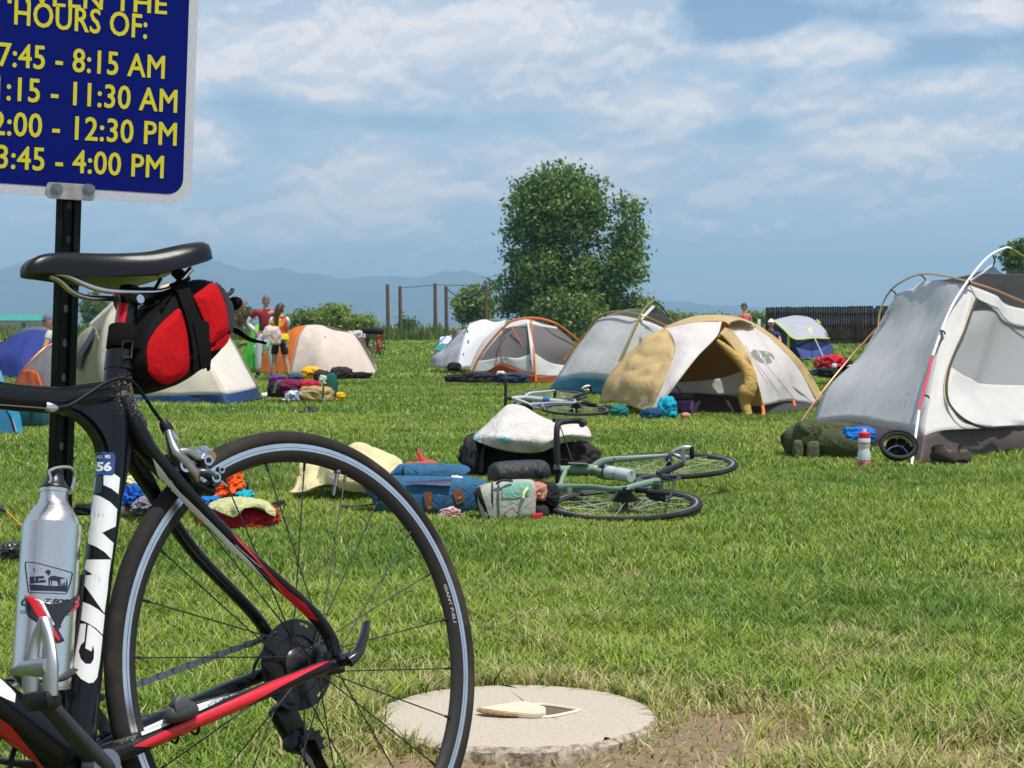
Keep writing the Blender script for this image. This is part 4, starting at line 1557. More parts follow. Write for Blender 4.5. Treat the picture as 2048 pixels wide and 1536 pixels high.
# name down the seat tube, as painted
Z8_, Z5_ = pxz(0, 880, 4.267), pxz(0, 1136, 3.84)
for pts in (Z8_([(886, 305), (955, 275), (1022, 325), (1008, 462), (950, 415), (886, 385)]),
            Z8_([(788, 465), (860, 482), (940, 530), (998, 590), (985, 738), (872, 792), (967, 880), (950, 1018), (890, 955), (820, 910), (752, 882), (760, 770), (775, 712), (892, 648), (782, 548)]),
            Z5_([(628, 258), (690, 280), (755, 320), (802, 362), (786, 512), (735, 462), (680, 425), (614, 395)]),
            Z5_([(612, 428), (600, 520), (575, 640), (563, 730), (575, 790), (620, 850), (680, 885), (715, 880), (745, 840), (762, 740), (778, 600), (785, 525), (730, 470), (690, 440), (676, 436),
                 (656, 616), (702, 642), (712, 592), (722, 640), (718, 700), (695, 738), (655, 735), (622, 700), (606, 640), (622, 592), (648, 565), (662, 430)]),
            Z8_([(740, 1022), (946, 1020), (925, 1170), (915, 1290), (888, 1480), (702, 1208), (722, 1100), (790, 1152), (848, 1225), (862, 1158), (790, 1152), (726, 1090)][:6] + [(712, 1160), (790, 1150), (848, 1225), (864, 1158), (790, 1146), (722, 1100)])):
    decal('letter', [pts], cf, WHITE, hframe, step=5)
decal('number_sticker', [[(193, 904), (226, 905), (231, 912), (228, 948), (224, 951), (191, 949)]], cf, mat('sticker_blue', (0.02, 0.06, 0.22), 0.35), hframe, off=0.0010)
decal_text('lettering', 'ARMS', [(193.5, 917), (221.5, 917), (222, 910), (194, 910)], cf, WHITE, hframe, 0.03, off=0.0014, step=3)
decal_text('lettering', '56', [(193.5, 943), (223, 943), (224, 924), (195, 924)], cf, WHITE, hframe, 0.045, off=0.0014, step=3)
decal('frame_sticker', [[(190, 953), (207, 953), (204, 986), (185, 985)]], cf, mat('sticker_dark', (0.015, 0.03, 0.035), 0.4), hframe, off=0.0009)
decal('sticker_edge', [[(190.5, 954.5), (194, 954.5), (191, 984), (187, 984)]], cf, mat('sticker_teal', (0.25, 0.45, 0.42), 0.4), hframe, off=0.0013)
decal_text('lettering', 'ULTEGRA', [(150, 1545), (118, 1475), (125, 1472), (157, 1542)], caster([hcrank]), mat('crank_letter', (0.45, 0.45, 0.46), 0.4), hcrank, 0.02, step=4)
rim = kid(kid(hero, 'wheel'), 'rim')


def rim_curve(s, t):
    a = R(15.5 - 12.0 * s)
    r_ = 0.2968 + 0.0062 * t
    p = HERO @ Vector((-r_ * math.cos(a), 0.0085, r_ * math.sin(a)))
    q = cam.matrix_world.inverted() @ p
    return (1024 + FPX * q.x / -q.z, 768 - FPX * q.y / -q.z)


bpy.context.view_layer.update()
decal_text('lettering', 'GIANT P-SL1', None, caster([rim]), mat('rim_letter', (0.42, 0.42, 0.43), 0.5), rim, 0.02, shear=0.15, curve=rim_curve, step=4)

# rear brake
brk = bpy.data.objects.new('rear_brake', None)
C.objects.link(brk)
brk.parent = hero
alloy = mat('brake_alloy', (0.36, 0.35, 0.34), 0.36, 1.0)
dk = mat('brake_grey', (0.10, 0.11, 0.12), 0.35, 0.7)
cr = chrome()
L1 = [(hp(336, 862, .020)), hp(343, 888, .024), hp(352, 912, .028), hp(372, 930, .030), hp(386, 948, .030), hp(392, 962, .028)]
obj('brake_arm', tube([tuple(p) for p in L1], [(0.006, 0.006), (0.007, 0.008), (0.008, 0.012), (0.009, 0.010), (0.008, 0.010), (0.006, 0.006)], 14, 5, up=(0, 1, 0)), alloy, brk)
L2 = [hp(352, 905, .014), hp(374, 904, .016), hp(392, 914, .018), hp(410, 917, .020)]
obj('brake_arm', tube([tuple(p) for p in L2], [0.006, 0.007, 0.0065, 0.006], 12, 5), alloy, brk)
L3 = [hp(384, 948, .026), hp(402, 944, .030), hp(418, 950, .031), hp(430, 962, .030), hp(424, 972, .028)]
obj('brake_arm', tube([tuple(p) for p in L3], [(0.005, 0.006), (0.006, 0.011), (0.006, 0.013), (0.006, 0.011), (0.005, 0.006)], 14, 5, up=(0, 1, 0)), dk, brk)
obj('brake_shoe', tube([tuple(hp(376, 958, .018)), tuple(hp(400, 975, .016)), tuple(hp(424, 984, .015))], [(0.006, 0.010), (0.006, 0.013), (0.006, 0.009)], 12, 3, up=(0, 1, 0), power=3), black_plastic(), brk)
obj('brake_block', tube([tuple(hp(330, 925, .008)), tuple(hp(352, 935, .004)), tuple(hp(375, 950, -.010))], [0.012, 0.016, 0.012], 14, 4), mat('component_black'), brk)
for (px, py, y0, y1, r_) in ((358, 934, .020, .036, .0095), (407, 923, .022, .034, .0075), (426, 956, .034, .042, .0075), (437, 941, .022, .03, .005)):
    a, b = hp(px, py, y0), hp(px, py, y1)
    bm = bmesh.new()
    sweep(bm, [tuple(a), tuple((a.x, y1, a.z))], r_, 18)
    sweep(bm, [(a.x, y1, a.z), (a.x, y1 + .0012, a.z)], r_ * 0.55, 6, mi=1)
    obj('bolt', bm, [cr, black_plastic()], brk)
obj('barrel_adjuster', tube([tuple(hp(405, 905, .006)), tuple(hp(418, 915, .026))], [0.0105, 0.0105], 20), cr, brk)
obj('brake_pivot', tube([tuple(hp(404, 896, .010)), tuple(hp(408, 902, .014))], 0.004, 12), cr, brk)
obj('cable_stop', tube([tuple(hp(325, 842, .014)), tuple(hp(331, 852, .015)), tuple(hp(338, 864, .016))], [0.0055, 0.0085, 0.0085], 14), black_plastic(), brk)
obj('cable_ferrule', tube([tuple(hp(339, 866, .016)), tuple(hp(346, 874, .017)), tuple(hp(357, 884, .018))], [0.0065, 0.0060, 0.0022], 14), cr, brk)
wire = mat('steel_wire', (0.25, 0.25, 0.26), 0.35, 1.0)
obj('inner_cable', tube([tuple(hp(356, 880, .018)), tuple(hp(377, 898, .020)), tuple(hp(391, 910, .020))], 0.0009, 6), wire, brk)
obj('inner_cable', tube([tuple(hp(414, 935, .036)), tuple(hp(428, 952, .040)), tuple(hp(446, 968, .036))], 0.0010, 6, 4), wire, brk)
obj('cable_end', tube([tuple(hp(441, 962, .038)), tuple(hp(454, 972, .035))], 0.0017, 8), mat('bright_alloy', (0.8, 0.8, 0.8), 0.3, 1.0), brk)
obj('cable_housing', tube([tuple(p) for p in (hp(98, 817, .020), hp(135, 812, .022), hp(170, 792, .0235), hp(200, 772, .026), hp(222, 761, .027), hp(246, 757, .027), hp(268, 766, .026), hp(290, 795, .022), (hp(308, 822, .016)), hp(326, 846, .014))],
    0.0025, 10, 6), mat('cable_black', (0.008, 0.008, 0.009), 0.5, spec=0.2), hero)
obj('cable_guide', tube([tuple(hp(92, 812, .018)), tuple(hp(104, 815, .020)), tuple(hp(116, 816, .021))], [(0.004, 0.006), (0.005, 0.0065), (0.002, 0.003)], 12, 3), cr, hero)
obj('bare_cable', tube([tuple(hp(-60, 805, .018)), tuple(hp(95, 817, .020))], 0.0008, 6), wire, hero)
obj('gear_cable', tube([tuple(hp(556, 1262, -.060)), tuple(hp(552, 1285, -.068)), tuple(hp(530, 1300, -.070)), tuple(hp(512, 1325, -.068)), tuple(hp(506, 1345, -.06))], 0.0024, 8, 5), mat('cable_black'), hero)
# speed sensor strapped to the chain stay
sb = bmesh.new()
c0 = hp(362, 1424, .060)
ax = (hp(400, 1412, .060) - c0).normalized()
rot = Matrix((ax, Vector((0, 1, 0)), ax.cross(Vector((0, 1, 0))))).transposed()
sweep(sb, [tuple(c0 - ax * .022 + Vector((0, -.004, .004))), tuple(c0 - ax * .014), tuple(c0 + ax * .012), tuple(c0 + ax * .020 + Vector((0, 0, .003)))], [(.009, .006), (.011, .014), (.011, .015), (.008, .009)], 16, 4, up=(0, 1, 0), power=2.6)
sen = obj('speed_sensor', sb, mat('sensor_grey', (0.035, 0.038, 0.042), 0.42), hero)
cc = hp(364, 1411, .071)
bm = bmesh.new()
sweep(bm, [(cc.x, .062, cc.z), (cc.x, .0735, cc.z), (cc.x, .0748, cc.z)], [.0130, .0130, .0115], 28)
obj('cover', bm, mat('sensor_lid', (0.055, 0.058, 0.064), 0.5), sen)
for px, py, dx in ((358, 1465, 20), (398, 1448, 14)):
    c = hp(px, py, .062)
    # loop of zip tie round the stay
    j = min(range(200), key=lambda k: abs(Vector(catmull(CHAINSTAY, 40)[k]).x - c.x))
    p = Vector(catmull(CHAINSTAY, 40)[j])
    rr = 0.0145
    ring = [(p.x + 0.004 * math.cos(a), p.y + 0.0125 * math.sin(a), p.z + 0.0175 * math.cos(a)) for a in np.linspace(0, 2 * math.pi, 25)[:-1]]
    obj('zip_tie', tube(ring, (0.0022, 0.0014), 6, closed=True, up=(1, 0, 0)), black_plastic(), sen)


# ------------------------------------------------------------------ bottle in its cage
def build_bottle():
    a0, a1 = Vector((0.4280, 0, 0.0385)), Vector((0.3760, 0, 0.2735))
    ax = (a1 - a0).normalized()
    rot = Vector((0, 0, 1)).rotation_difference(ax).to_matrix().to_4x4()
    t = thing('water_bottle', 'brushed silver metal bottle with a black cap in the cage of the near bicycle', 'bottle', matrix=HERO @ Matrix.Translation(a0))
    Lb = (a1 - a0).length
    m_al = mat('brushed_aluminium', (0.72, 0.68, 0.64), 0.36, 1.0)
    tt = m_al.node_tree
    b = next(n for n in tt.nodes if n.type == 'BSDF_PRINCIPLED')
    tcn = next(n for n in tt.nodes if n.type == 'TEX_COORD')
    mp = nd(tt, 'ShaderNodeMapping')
    mp.inputs['Scale'].default_value = (60, 60, 4000)
    lk(tt, tcn.outputs['Object'], mp.inputs[0])
    n = nd(tt, 'ShaderNodeTexNoise', i_Scale=1.0, i_Detail=4.0)
    lk(tt, mp.outputs[0], n.inputs['Vector'])
    lk(tt, mth(tt, 'MULTIPLY_ADD', n.outputs['Fac'], 0.05, 0.25), b.inputs['Roughness'])
    b.inputs['Anisotropic'].default_value = 0.5
    s = Lb / 0.2405
    prof = [(0.001, 0.002), (0.030, 0.0), (0.0355, 0.003), (0.0368, 0.009), (0.0368, 0.183), (0.0355, 0.196), (0.0315, 0.2085), (0.0250, 0.219), (0.0195, 0.2265), (0.0172, 0.2325), (0.0172, 0.2405), (0.0182, 0.2412), (0.0182, 0.2455), (0.001, 0.2458)]
    prof = [tuple(p) for p in catmull(prof[:9], 3)] + prof[9:]
    bm = bmesh.new()
    lathe(bm, prof, 'Z', 64, closed=False)
    bmesh.ops.transform(bm, matrix=rot, verts=bm.verts)
    body = obj('body', bm, m_al, t)
    bm = bmesh.new()
    lathe(bm, [(0.001, 0.246), (0.0180, 0.246), (0.0180, 0.2485), (0.0165, 0.2505), (0.0135, 0.2545), (0.0110, 0.260), (0.0098, 0.266), (0.0102, 0.2695), (0.0085, 0.271), (0.001, 0.271)], 'Z', 40, closed=False)
    bmesh.ops.transform(bm, matrix=rot, verts=bm.verts)
    cap = obj('cap', bm, mat('cap_black', (0.014, 0.014, 0.016), 0.35), t)
    inv = lambda p: tuple(p - a0)
    bm = bmesh.new()
    sweep(bm, [inv(hp(q[0], q[1], y)) for q, y in (((98, 942), .012), ((112, 936), .012), ((128, 934), .013), ((142, 936), .013), ((149, 945), .012), ((149, 958), .010), ((144, 978), .008), ((139, 988), .004))], 0.0021, 8, 5)
    obj('carabiner', bm, cr, cap)
    bm = bmesh.new()
    sweep(bm, [inv(hp(98, 942, .012)), inv(hp(102, 958, .018)), inv(hp(98, 966, .018))], 0.0015, 8, 4)
    obj('clip', bm, cr, cap)

    class Off:
        pass
    trees = bmesh.new()
    trees.from_mesh(body.data)
    bmesh.ops.translate(trees, verts=trees.verts, vec=a0)
    tmp = bpy.data.meshes.new('x')
    trees.to_mesh(tmp)
    trees.free()
    Off.data = tmp
    raw = caster([Off])
    cast = lambda px, py, off=0.0004: raw(px, py, off) - a0
    ink = mat('navy_ink', (0.012, 0.014, 0.030), 0.4)
    Z8 = pxz(0, 880, 4.267)

    def band(pts, w):
        o = []
        n_ = len(pts)
        for i in range(n_):
            p, q = Vector(pts[i]), Vector(pts[(i + 1) % n_])
            d = (q - p).normalized()
            nn = Vector((-d.y, d.x)) * w / 2
            e = d * w * 0.45
            o.append(Z8([tuple(p - e + nn), tuple(q + e + nn), tuple(q + e - nn), tuple(p - e - nn)]))
        return o
    polys = band([(222, 1042), (300, 1047), (420, 1078), (520, 1105), (612, 1132), (617, 1145), (596, 1235), (570, 1303), (556, 1314), (440, 1308), (250, 1302), (242, 1294), (230, 1200), (216, 1080), (217, 1050)], 8)
    polys += [Z8(p) for p in (
        [(249, 1232), (330, 1236), (420, 1244), (500, 1246), (578, 1248), (566, 1296), (440, 1290), (258, 1286)],
        [(254, 1166), (292, 1164), (292, 1196), (254, 1200)], [(254, 1198), (300, 1196), (300, 1222), (254, 1228)], [(298, 1164), (374, 1160), (376, 1182), (298, 1186)],
        [(304, 1186), (326, 1184), (326, 1222), (304, 1222)], [(330, 1198), (388, 1192), (392, 1216), (330, 1220)],
        [(388, 1118), (404, 1108), (424, 1110), (434, 1126), (428, 1146), (412, 1158), (404, 1150), (396, 1136), (384, 1132)],
        [(410, 1182), (430, 1162), (460, 1158), (510, 1168), (552, 1178), (550, 1186), (520, 1188), (506, 1200), (480, 1204), (438, 1200), (414, 1202)],
        [(412, 1200), (428, 1200), (426, 1246), (416, 1246)], [(434, 1200), (444, 1200), (442, 1246), (436, 1246)], [(486, 1200), (500, 1198), (508, 1246), (498, 1246)], [(502, 1196), (514, 1192), (524, 1246), (514, 1246)],
        [(540, 1248), (548, 1200), (556, 1248)], [(562, 1250), (570, 1172), (578, 1250)], [(528, 1248), (533, 1216), (538, 1248)],
        [(296, 1092), (288, 1100), (286, 1114), (292, 1128), (306, 1132), (296, 1122), (294, 1110)])]
    for cx, cy in ((252, 1078), (350, 1098), (260, 1138), (502, 1134), (590, 1168), (470, 1112)):
        polys.append(Z8([(cx - 4, cy), (cx, cy - 4), (cx + 4, cy), (cx, cy + 4)]))
    decal('badge', polys, cast, ink, body, step=5, off=0.0004)
    decal_text('lettering', 'C', [Z8([p])[0] for p in ((180, 1420), (232, 1416), (232, 1352), (184, 1358))], cast, ink, body, 0.04, 0.2, step=4)
    decal_text('lettering', 'T FOR', [Z8([p])[0] for p in ((385, 1396), (590, 1408), (596, 1360), (388, 1352))], cast, ink, body, 0.05, 0.2, step=4)
    decal_text('lettering', 'CO', [Z8([p])[0] for p in ((174, 1482), (234, 1484), (234, 1456), (174, 1454))], cast, ink, body, 0.01, step=4)
    decal_text('lettering', 'OURCE', [Z8([p])[0] for p in ((440, 1492), (590, 1500), (592, 1474), (442, 1466))], cast, ink, body, 0.01, step=4)
    # cage: carbon strap round the bottle, part of the bike
    cage_c = mat('cage_carbon', (0.010, 0.010, 0.011), 0.25, coat=0.5)
    Z5 = pxz(0, 1136, 3.84)
    big = lambda px, py, off=0.0: raw(px, py, off)

    def wrap(name, pts, m, off, parent):
        bm = bmesh.new()
        bm.faces.new([bm.verts.new((x, y, 0)) for x, y in Z5(pts)])
        refine(bm, 6)
        for v in bm.verts:
            v.co = big(v.co.x, v.co.y, off)
        bmesh.ops.recalc_face_normals(bm, faces=bm.faces)
        o = obj(name, bm, m, parent)
        sf = o.modifiers.new('thick', 'SOLIDIFY')
        sf.thickness = 0.0016
        sf.offset = -1
        return o
    cg = wrap('bottle_cage', [(205, 215), (290, 235), (335, 262), (420, 270), (500, 262), (560, 235), (604, 200), (600, 262), (560, 320), (500, 350), (430, 352), (380, 345),
                              (440, 480), (480, 560), (445, 580), (370, 490), (300, 430), (230, 380), (212, 330)], cage_c, 0.0026, hero)
    wrap('red_stripe', [(205, 213), (255, 225), (292, 240), (340, 340), (400, 450), (450, 550), (440, 575), (370, 470), (310, 420), (250, 300)], RED, 0.0031, cg)
    wrap('white_stripe', [(294, 238), (334, 262), (370, 345), (412, 440), (398, 446), (345, 345)], WHITE, 0.0032, cg)
    wrap('red_stripe', [(560, 258), (606, 205), (602, 262), (562, 316), (520, 330), (555, 300)], RED, 0.0031, cg)
    lt = bmesh.new()
    o_ = None
    me = decal_text('lettering', 'CARBON', [Z5([p])[0] for p in ((420, 322), (538, 318), (536, 298), (422, 292))], lambda x, y, off: raw(x, y, 0.0036), WHITE, cg, 0.03, step=4)
    lt.free()
    # back of the cage along the tube
    bm = bmesh.new()
    sweep(bm, [(0.388, 0.0, 0.045), (0.368, 0.0, 0.10), (0.350, 0.0, 0.165)], [(0.007, 0.003)] * 3, 10, 4, up=(1, 0, 0))
    sweep(bm, [(0.400, 0.030, 0.048), (0.430, 0.040, 0.040), (0.470, 0.0, 0.050), (0.430, -0.040, 0.040), (0.400, -0.030, 0.048)], [(0.008, 0.003)] * 5, 10, 5)
    obj('cage_back', bm, cage_c, cg)
    bpy.data.meshes.remove(tmp)


build_bottle()


# ------------------------------------------------------------------ red bag under the saddle
def build_saddle_bag():
    t = thing('saddle_bag', 'small red and black wedge bag strapped under the black saddle of the near bicycle', 'saddle bag', matrix=HERO @ Matrix.Translation((0.15, 0, 0.46)))
    o0 = Vector((0.15, 0, 0.46))
    HW = 0.040
    blk = mat('nylon_black', (0.005, 0.005, 0.006), 0.75, bump=0.5, bscale=700, spec=0.15)
    redc = mat('red_fabric', (0.43, 0.006, 0.009), 0.75, var=0.14, vscale=700, bump=0.7, bscale=650, wrinkle=0.12, wscale=30, spec=0.08)
    rub = mat('rubber_band', (0.022, 0.025, 0.032), 0.5, spec=0.3)
    web = mat('webbing', (0.006, 0.006, 0.006), 0.85, bump=0.8, bscale=900, spec=0.12)
    outline = [(283, 690), (281, 722), (292, 750), (318, 770), (352, 772), (384, 757), (410, 738), (443, 708), (466, 674), (473, 640), (467, 600), (452, 573), (430, 557), (400, 554), (372, 564), (340, 590), (312, 622), (292, 655)]
    P = [hp(a, b, HW) for a, b in outline]
    P = [tuple(p) for p in catmull([tuple(p) for p in P] + [tuple(P[0])], 3)[:-1]]
    bm = bmesh.new()
    n_ = len(P)
    cen = sum((Vector(p) for p in P), Vector()) / n_
    layers = []
    for y, s in ((-HW - .006, 0.55), (-HW, 0.90), (-HW * .72, 0.985), (0, 1.0), (HW * .72, 0.985), (HW, 0.92), (HW + .006, 0.55)):
        ring = []
        for p in P:
            q = cen + (Vector(p) - cen) * s
            ring.append(bm.verts.new(Vector((q.x, y, q.z)) - o0))
        layers.append(ring)
    for a, b in zip(layers, layers[1:]):
        for k in range(n_):
            bm.faces.new((a[k], a[(k + 1) % n_], b[(k + 1) % n_], b[k]))
    bm.faces.new(layers[0]); bm.faces.new(layers[-1])
    bmesh.ops.recalc_face_normals(bm, faces=bm.faces)
    body = obj('bag_body', bm, blk, t)

    class Off:
        pass
    b2 = bmesh.new()
    b2.from_mesh(body.data)
    bmesh.ops.translate(b2, verts=b2.verts, vec=o0)
    tmp = bpy.data.meshes.new('x')
    b2.to_mesh(tmp)
    b2.free()
    Off.data = tmp
    raw = caster([Off])
    Z = pxz(0, 450, 3.746)

    def seg_d(w, a, b):
        e = b - a
        u_ = max(0, min(1, (w - a).dot(e) / max(e.length_squared, 1e-9)))
        return (w - a - e * u_).length

    def patch(name, pts, m, off, thick=0.0018, parent=body, puff=0.0):
        bm = bmesh.new()
        q = [tuple(v) for v in catmull(list(Z(pts)) + [Z(pts)[0]], 3)[:-1]]
        f = bm.faces.new([bm.verts.new((x, y, 0)) for x, y in q])
        edge = [Vector((x, y)) for x, y in q]
        refine(bm, 4)
        for v in bm.verts:
            w = Vector((v.co.x, v.co.y))
            dist = min(seg_d(w, edge[k - 1], edge[k]) for k in range(len(edge)))
            v.co = raw(w.x, w.y, off + puff * min(1, dist / 14)) - o0
        bmesh.ops.recalc_face_normals(bm, faces=bm.faces)
        o = obj(name, bm, m, parent)
        sf = o.modifiers.new('thick', 'SOLIDIFY')
        sf.thickness = thick
        sf.offset = -1
        return o
    patch('red_panel', [(1092, 980), (1106, 880), (1180, 765), (1290, 660), (1340, 632), (1368, 700), (1395, 800), (1408, 930), (1408, 1080), (1340, 1155), (1240, 1185), (1160, 1150), (1108, 1085)], redc, 0.0024, puff=0.004)
    patch('red_panel', [(1440, 545), (1520, 480), (1590, 445), (1640, 515), (1678, 620), (1692, 700), (1690, 800), (1630, 850), (1555, 890), (1538, 790), (1490, 660)], redc, 0.0024, puff=0.004)
    patch('rear_band', [(1560, 402), (1630, 398), (1690, 455), (1735, 560), (1758, 680), (1760, 770), (1735, 805), (1700, 800), (1695, 700), (1672, 580), (1630, 490), (1595, 440)], rub, 0.0024)
    patch('red_tab', [(1612, 852), (1680, 828), (1735, 812), (1752, 832), (1735, 868), (1700, 905), (1640, 925), (1600, 938), (1606, 890)], redc, 0.0034)
    patch('strap', [(1285, 450), (1320, 410), (1385, 385), (1400, 440), (1420, 540), (1450, 640), (1482, 740), (1500, 860), (1505, 980), (1488, 1070), (1440, 1098), (1422, 1080), (1425, 960), (1405, 830), (1370, 690), (1330, 560)], web, 0.0052, 0.002)
    patch('strap_end', [(1418, 742), (1470, 736), (1530, 740), (1540, 860), (1545, 985), (1540, 1040), (1525, 1058), (1480, 1078), (1468, 1050), (1458, 950), (1440, 850)], web, 0.0095, 0.002)
    # strap up over the saddle rail
    obj('strap', tube([tuple(hp(356, 560, .030) - o0), tuple(hp(364, 549, .026) - o0), tuple(hp(368, 545, .015) - o0)], [(0.002, 0.013)] * 3, 8, 3, up=(1, 0, 0)), web, body)
    # loop round the seat post with its buckle
    bm = bmesh.new()
    c = Vector((0.2395, 0, 0.474)) - o0
    lathe(bm, [(0.0185, -0.015), (0.0205, -0.0165), (0.0218, -0.015), (0.0218, 0.015), (0.0205, 0.0165), (0.0185, 0.015)], 'Z', 40)
    bmesh.ops.transform(bm, matrix=Matrix.Translation(c) @ Matrix.Rotation(R(-17), 4, 'Y'), verts=bm.verts)
    lp = obj('post_strap', bm, web, t)
    bm = bmesh.new()
    sweep(bm, [tuple(hp(262, 700, .021) - o0), tuple(hp(283, 706, .024) - o0)], [(0.0016, 0.014), (0.0016, 0.013)], 8, up=(0, 1, 0))
    obj('post_strap', bm, web, t)
    q = [hp(a, b, .0235) - o0 for a, b in ((246, 684), (265, 684), (262, 716), (243, 716))]
    obj('buckle', tube([tuple(v) for v in q], 0.0022, 8, closed=True), black_plastic(), lp)
    # loose strap ends behind
    for pts in (((462, 655), (478, 662), (497, 676), (520, 684), (533, 687)), ((464, 660), (485, 672), (505, 682), (527, 684))):
        obj('strap_tail', tube([tuple(hp(a, b, .004 * k) - o0) for k, (a, b) in enumerate(pts)], [(0.0012, 0.0045)] * len(pts), 8, 4, up=(0, 1, 0)), web, body)
    obj('hook', tube([tuple(hp(455, 590, .0) - o0), tuple(hp(463, 584, .0) - o0), tuple(hp(465, 578, 0) - o0)], 0.003, 8, 3), black_plastic(), body)
    bpy.data.meshes.remove(tmp)
    # tail light clipped on the back of the bag
    l0 = hp(466, 608, 0.008)
    tl = thing('tail_light', 'small red round bicycle light clipped to the back of the red saddle bag', 'bicycle light', matrix=HERO @ Matrix.Translation(l0))
    d = (hp(484, 602, 0) - l0).normalized()
    obj('housing', tube([(0, 0, 0), tuple(d * 0.004)], [(0.009, 0.013)] * 2, 20, up=(0, 1, 0)), black_plastic(), tl)
    obj('lens', tube([tuple(d * 0.003), tuple(d * 0.007), tuple(d * 0.009)], [(0.010, 0.015), (0.009, 0.013), (0.004, 0.006)], 20, 3, up=(0, 1, 0)), mat('red_lens', (0.45, 0.005, 0.02), 0.12, coat=0.6), tl)
    obj('button', tube([tuple(d * 0.005 + Vector((0, .009, 0))), tuple(d * 0.005 + Vector((0, .0115, 0)))], [.005, .004], 16), black_plastic(), tl)


build_saddle_bag()


# ------------------------------------------------------------------ road sign
def build_sign():
    d = 2.50
    base = at(97, 1738, d)
    base.z = 0.0
    top = at(139, 402, d)
    up = (top - base).normalized()
    ps = R(21)
    right = Vector((math.cos(ps), math.sin(ps), 0))
    right = (right - up * right.dot(up)).normalized()
    nrm = right.cross(up).normalized()              # towards the viewer? right x up points to -y side
    if nrm.y > 0:
        nrm = -nrm
    M = Matrix(((right.x, -nrm.x, up.x, base.x), (right.y, -nrm.y, up.y, base.y), (right.z, -nrm.z, up.z, base.z), (0, 0, 0, 1)))
    t = thing('road_sign', 'blue sign with yellow hours on a dark steel post, at the top left corner', 'sign', matrix=M)
    Mi = M.inverted()

    def sp_(px, py, off=0.0):
        """photo pixel to the sign's own plane (x right, z up)"""
        o = Mi @ Vector((0, 0, HC))
        e = Mi @ at(px, py, 3.0)
        v = e - o
        return o + v * ((off - o.y) / v.y)
    mp = mat('post_green', (0.004, 0.008, 0.005), 0.4, var=0.3, vscale=25, spec=0.16)
    hw = 0.0180
    H = (top - base).length + 0.62
    prof = [(-hw, 0.006), (-hw, 0.009), (-hw + 0.007, 0.009), (-hw + 0.010, 0.022), (hw - 0.010, 0.022), (hw - 0.007, 0.009), (hw, 0.009), (hw, 0.006), (hw - 0.009, 0.006), (hw - 0.012, 0.019), (-hw + 0.012, 0.019), (-hw + 0.009, 0.006)]
    bm = bmesh.new()
    a = [bm.verts.new((x, y, -0.15)) for x, y in prof]
    b = [bm.verts.new((x, y, H)) for x, y in prof]
    for k in range(len(prof)):
        bm.faces.new((a[k], a[(k + 1) % 12], b[(k + 1) % 12], b[k]))
    bm.faces.new(a[::-1]); bm.faces.new(b)
    po = obj('post', bm, mp, t, smooth=False)
    hm = mat('hole_shade', (0.05, 0.065, 0.05), 0.5)
    for k in range(int(H / 0.0255)):
        z = 0.02 + k * 0.0255 * 2
        if z < H - .03:
            bm = bmesh.new()
            sweep(bm, [(0.002, 0.0195, z), (0.002, 0.0182, z)], [(0.0035, 0.006)] * 2, 14, up=(0, 0, 1))
            obj('bolt_hole', bm, hm, po)
    # plate
    c = sp_(365, 395, 0.0)
    xr, zb = sp_(388, 250).x, sp_(300, 404).z
    xc = sp_(158, 250).x
    xl, ztop = 2 * xc - xr, zb + 0.50
    rad = 0.034

    def rr(x0, x1, z0, z1, r, y, k=8):
        o = []
        for cx, cz, s in ((x1 - r, z0 + r, -90), (x1 - r, z1 - r, 0), (x0 + r, z1 - r, 90), (x0 + r, z0 + r, 180)):
            for i in range(k + 1):
                w = R(s + 90 * i / k)
                o.append((cx + r * math.cos(w), y, cz + r * math.sin(w)))
        return o
    m_b = mat('reflective_border', (0.52, 0.53, 0.55), 0.42, var=0.12, vscale=320)
    m_f = mat('sign_blue', (0.001, 0.007, 0.135), 0.3, var=0.1, vscale=2, spec=0.10)
    bm = bmesh.new()
    poly(bm, rr(xl, xr, zb, ztop, rad, 0.003), 0.003, (0, -1, 0))
    pl = obj('plate', bm, m_b, t, smooth=False)
    e = 0.0135
    bm = bmesh.new()
    poly(bm, rr(xl + e, xr - e, zb + e, ztop - e, rad - 0.010, -0.0005), 0.0004, (0, 1, 0))
    obj('blue_field', bm, m_f, pl, smooth=False)
    ym = mat('sign_yellow', (0.62, 0.55, 0.008), 0.45)

    def line(body, pl_, pr_, ph, xshift=0.0):
        """words from the left pixel to the right pixel, of the given pixel height"""
        A, B, T = sp_(*pl_, -0.0012), sp_(*pr_, -0.0012), sp_(pr_[0], pr_[1] - ph, -0.0012)
        me = text_mesh(body, 1.0, 0.0, spacing=1.04)

        xs = [v.co.x for v in me.vertices]
        ys = [v.co.y for v in me.vertices]
        x0, x1 = min(xs), max(xs)
        hz = max(v.co.y for v in me.vertices)
        for v in me.vertices:
            s = (v.co.x - x0) / (x1 - x0)
            v.co = Vector((A.x + (B.x - A.x) * s, -0.0012, A.z + (B.z - A.z) * s + v.co.y / hz * (T.z - B.z)))
        bm = bmesh.new()
        for k, (dx, dz) in enumerate(((0, 0), (.0007, 0), (-.0007, 0), (0, .0006), (0, -.0006), (.0005, .0005), (-.0005, .0005), (.0005, -.0005), (-.0005, -.0005))):
            n0 = len(bm.verts)
            bm.from_mesh(me)
            bm.verts.ensure_lookup_table()
            for v in bm.verts[n0:]:
                v.co += Vector((dx, -0.00002 * k, dz))
        bpy.data.meshes.remove(me)
        return obj('lettering', bm, ym, pl, smooth=False)
    line('BETWEEN THE', (-62, 0), (333, 28), 38)
    line('HOURS OF:', (29, 48), (293, 77), 47)
    line('7:45 - 8:15 AM', (-3, 131), (328, 157), 45)
    line('11:15 - 11:30 AM', (-37, 196), (353, 225), 45)
    line('12:00 - 12:30 PM', (-37, 267), (352, 291), 45)
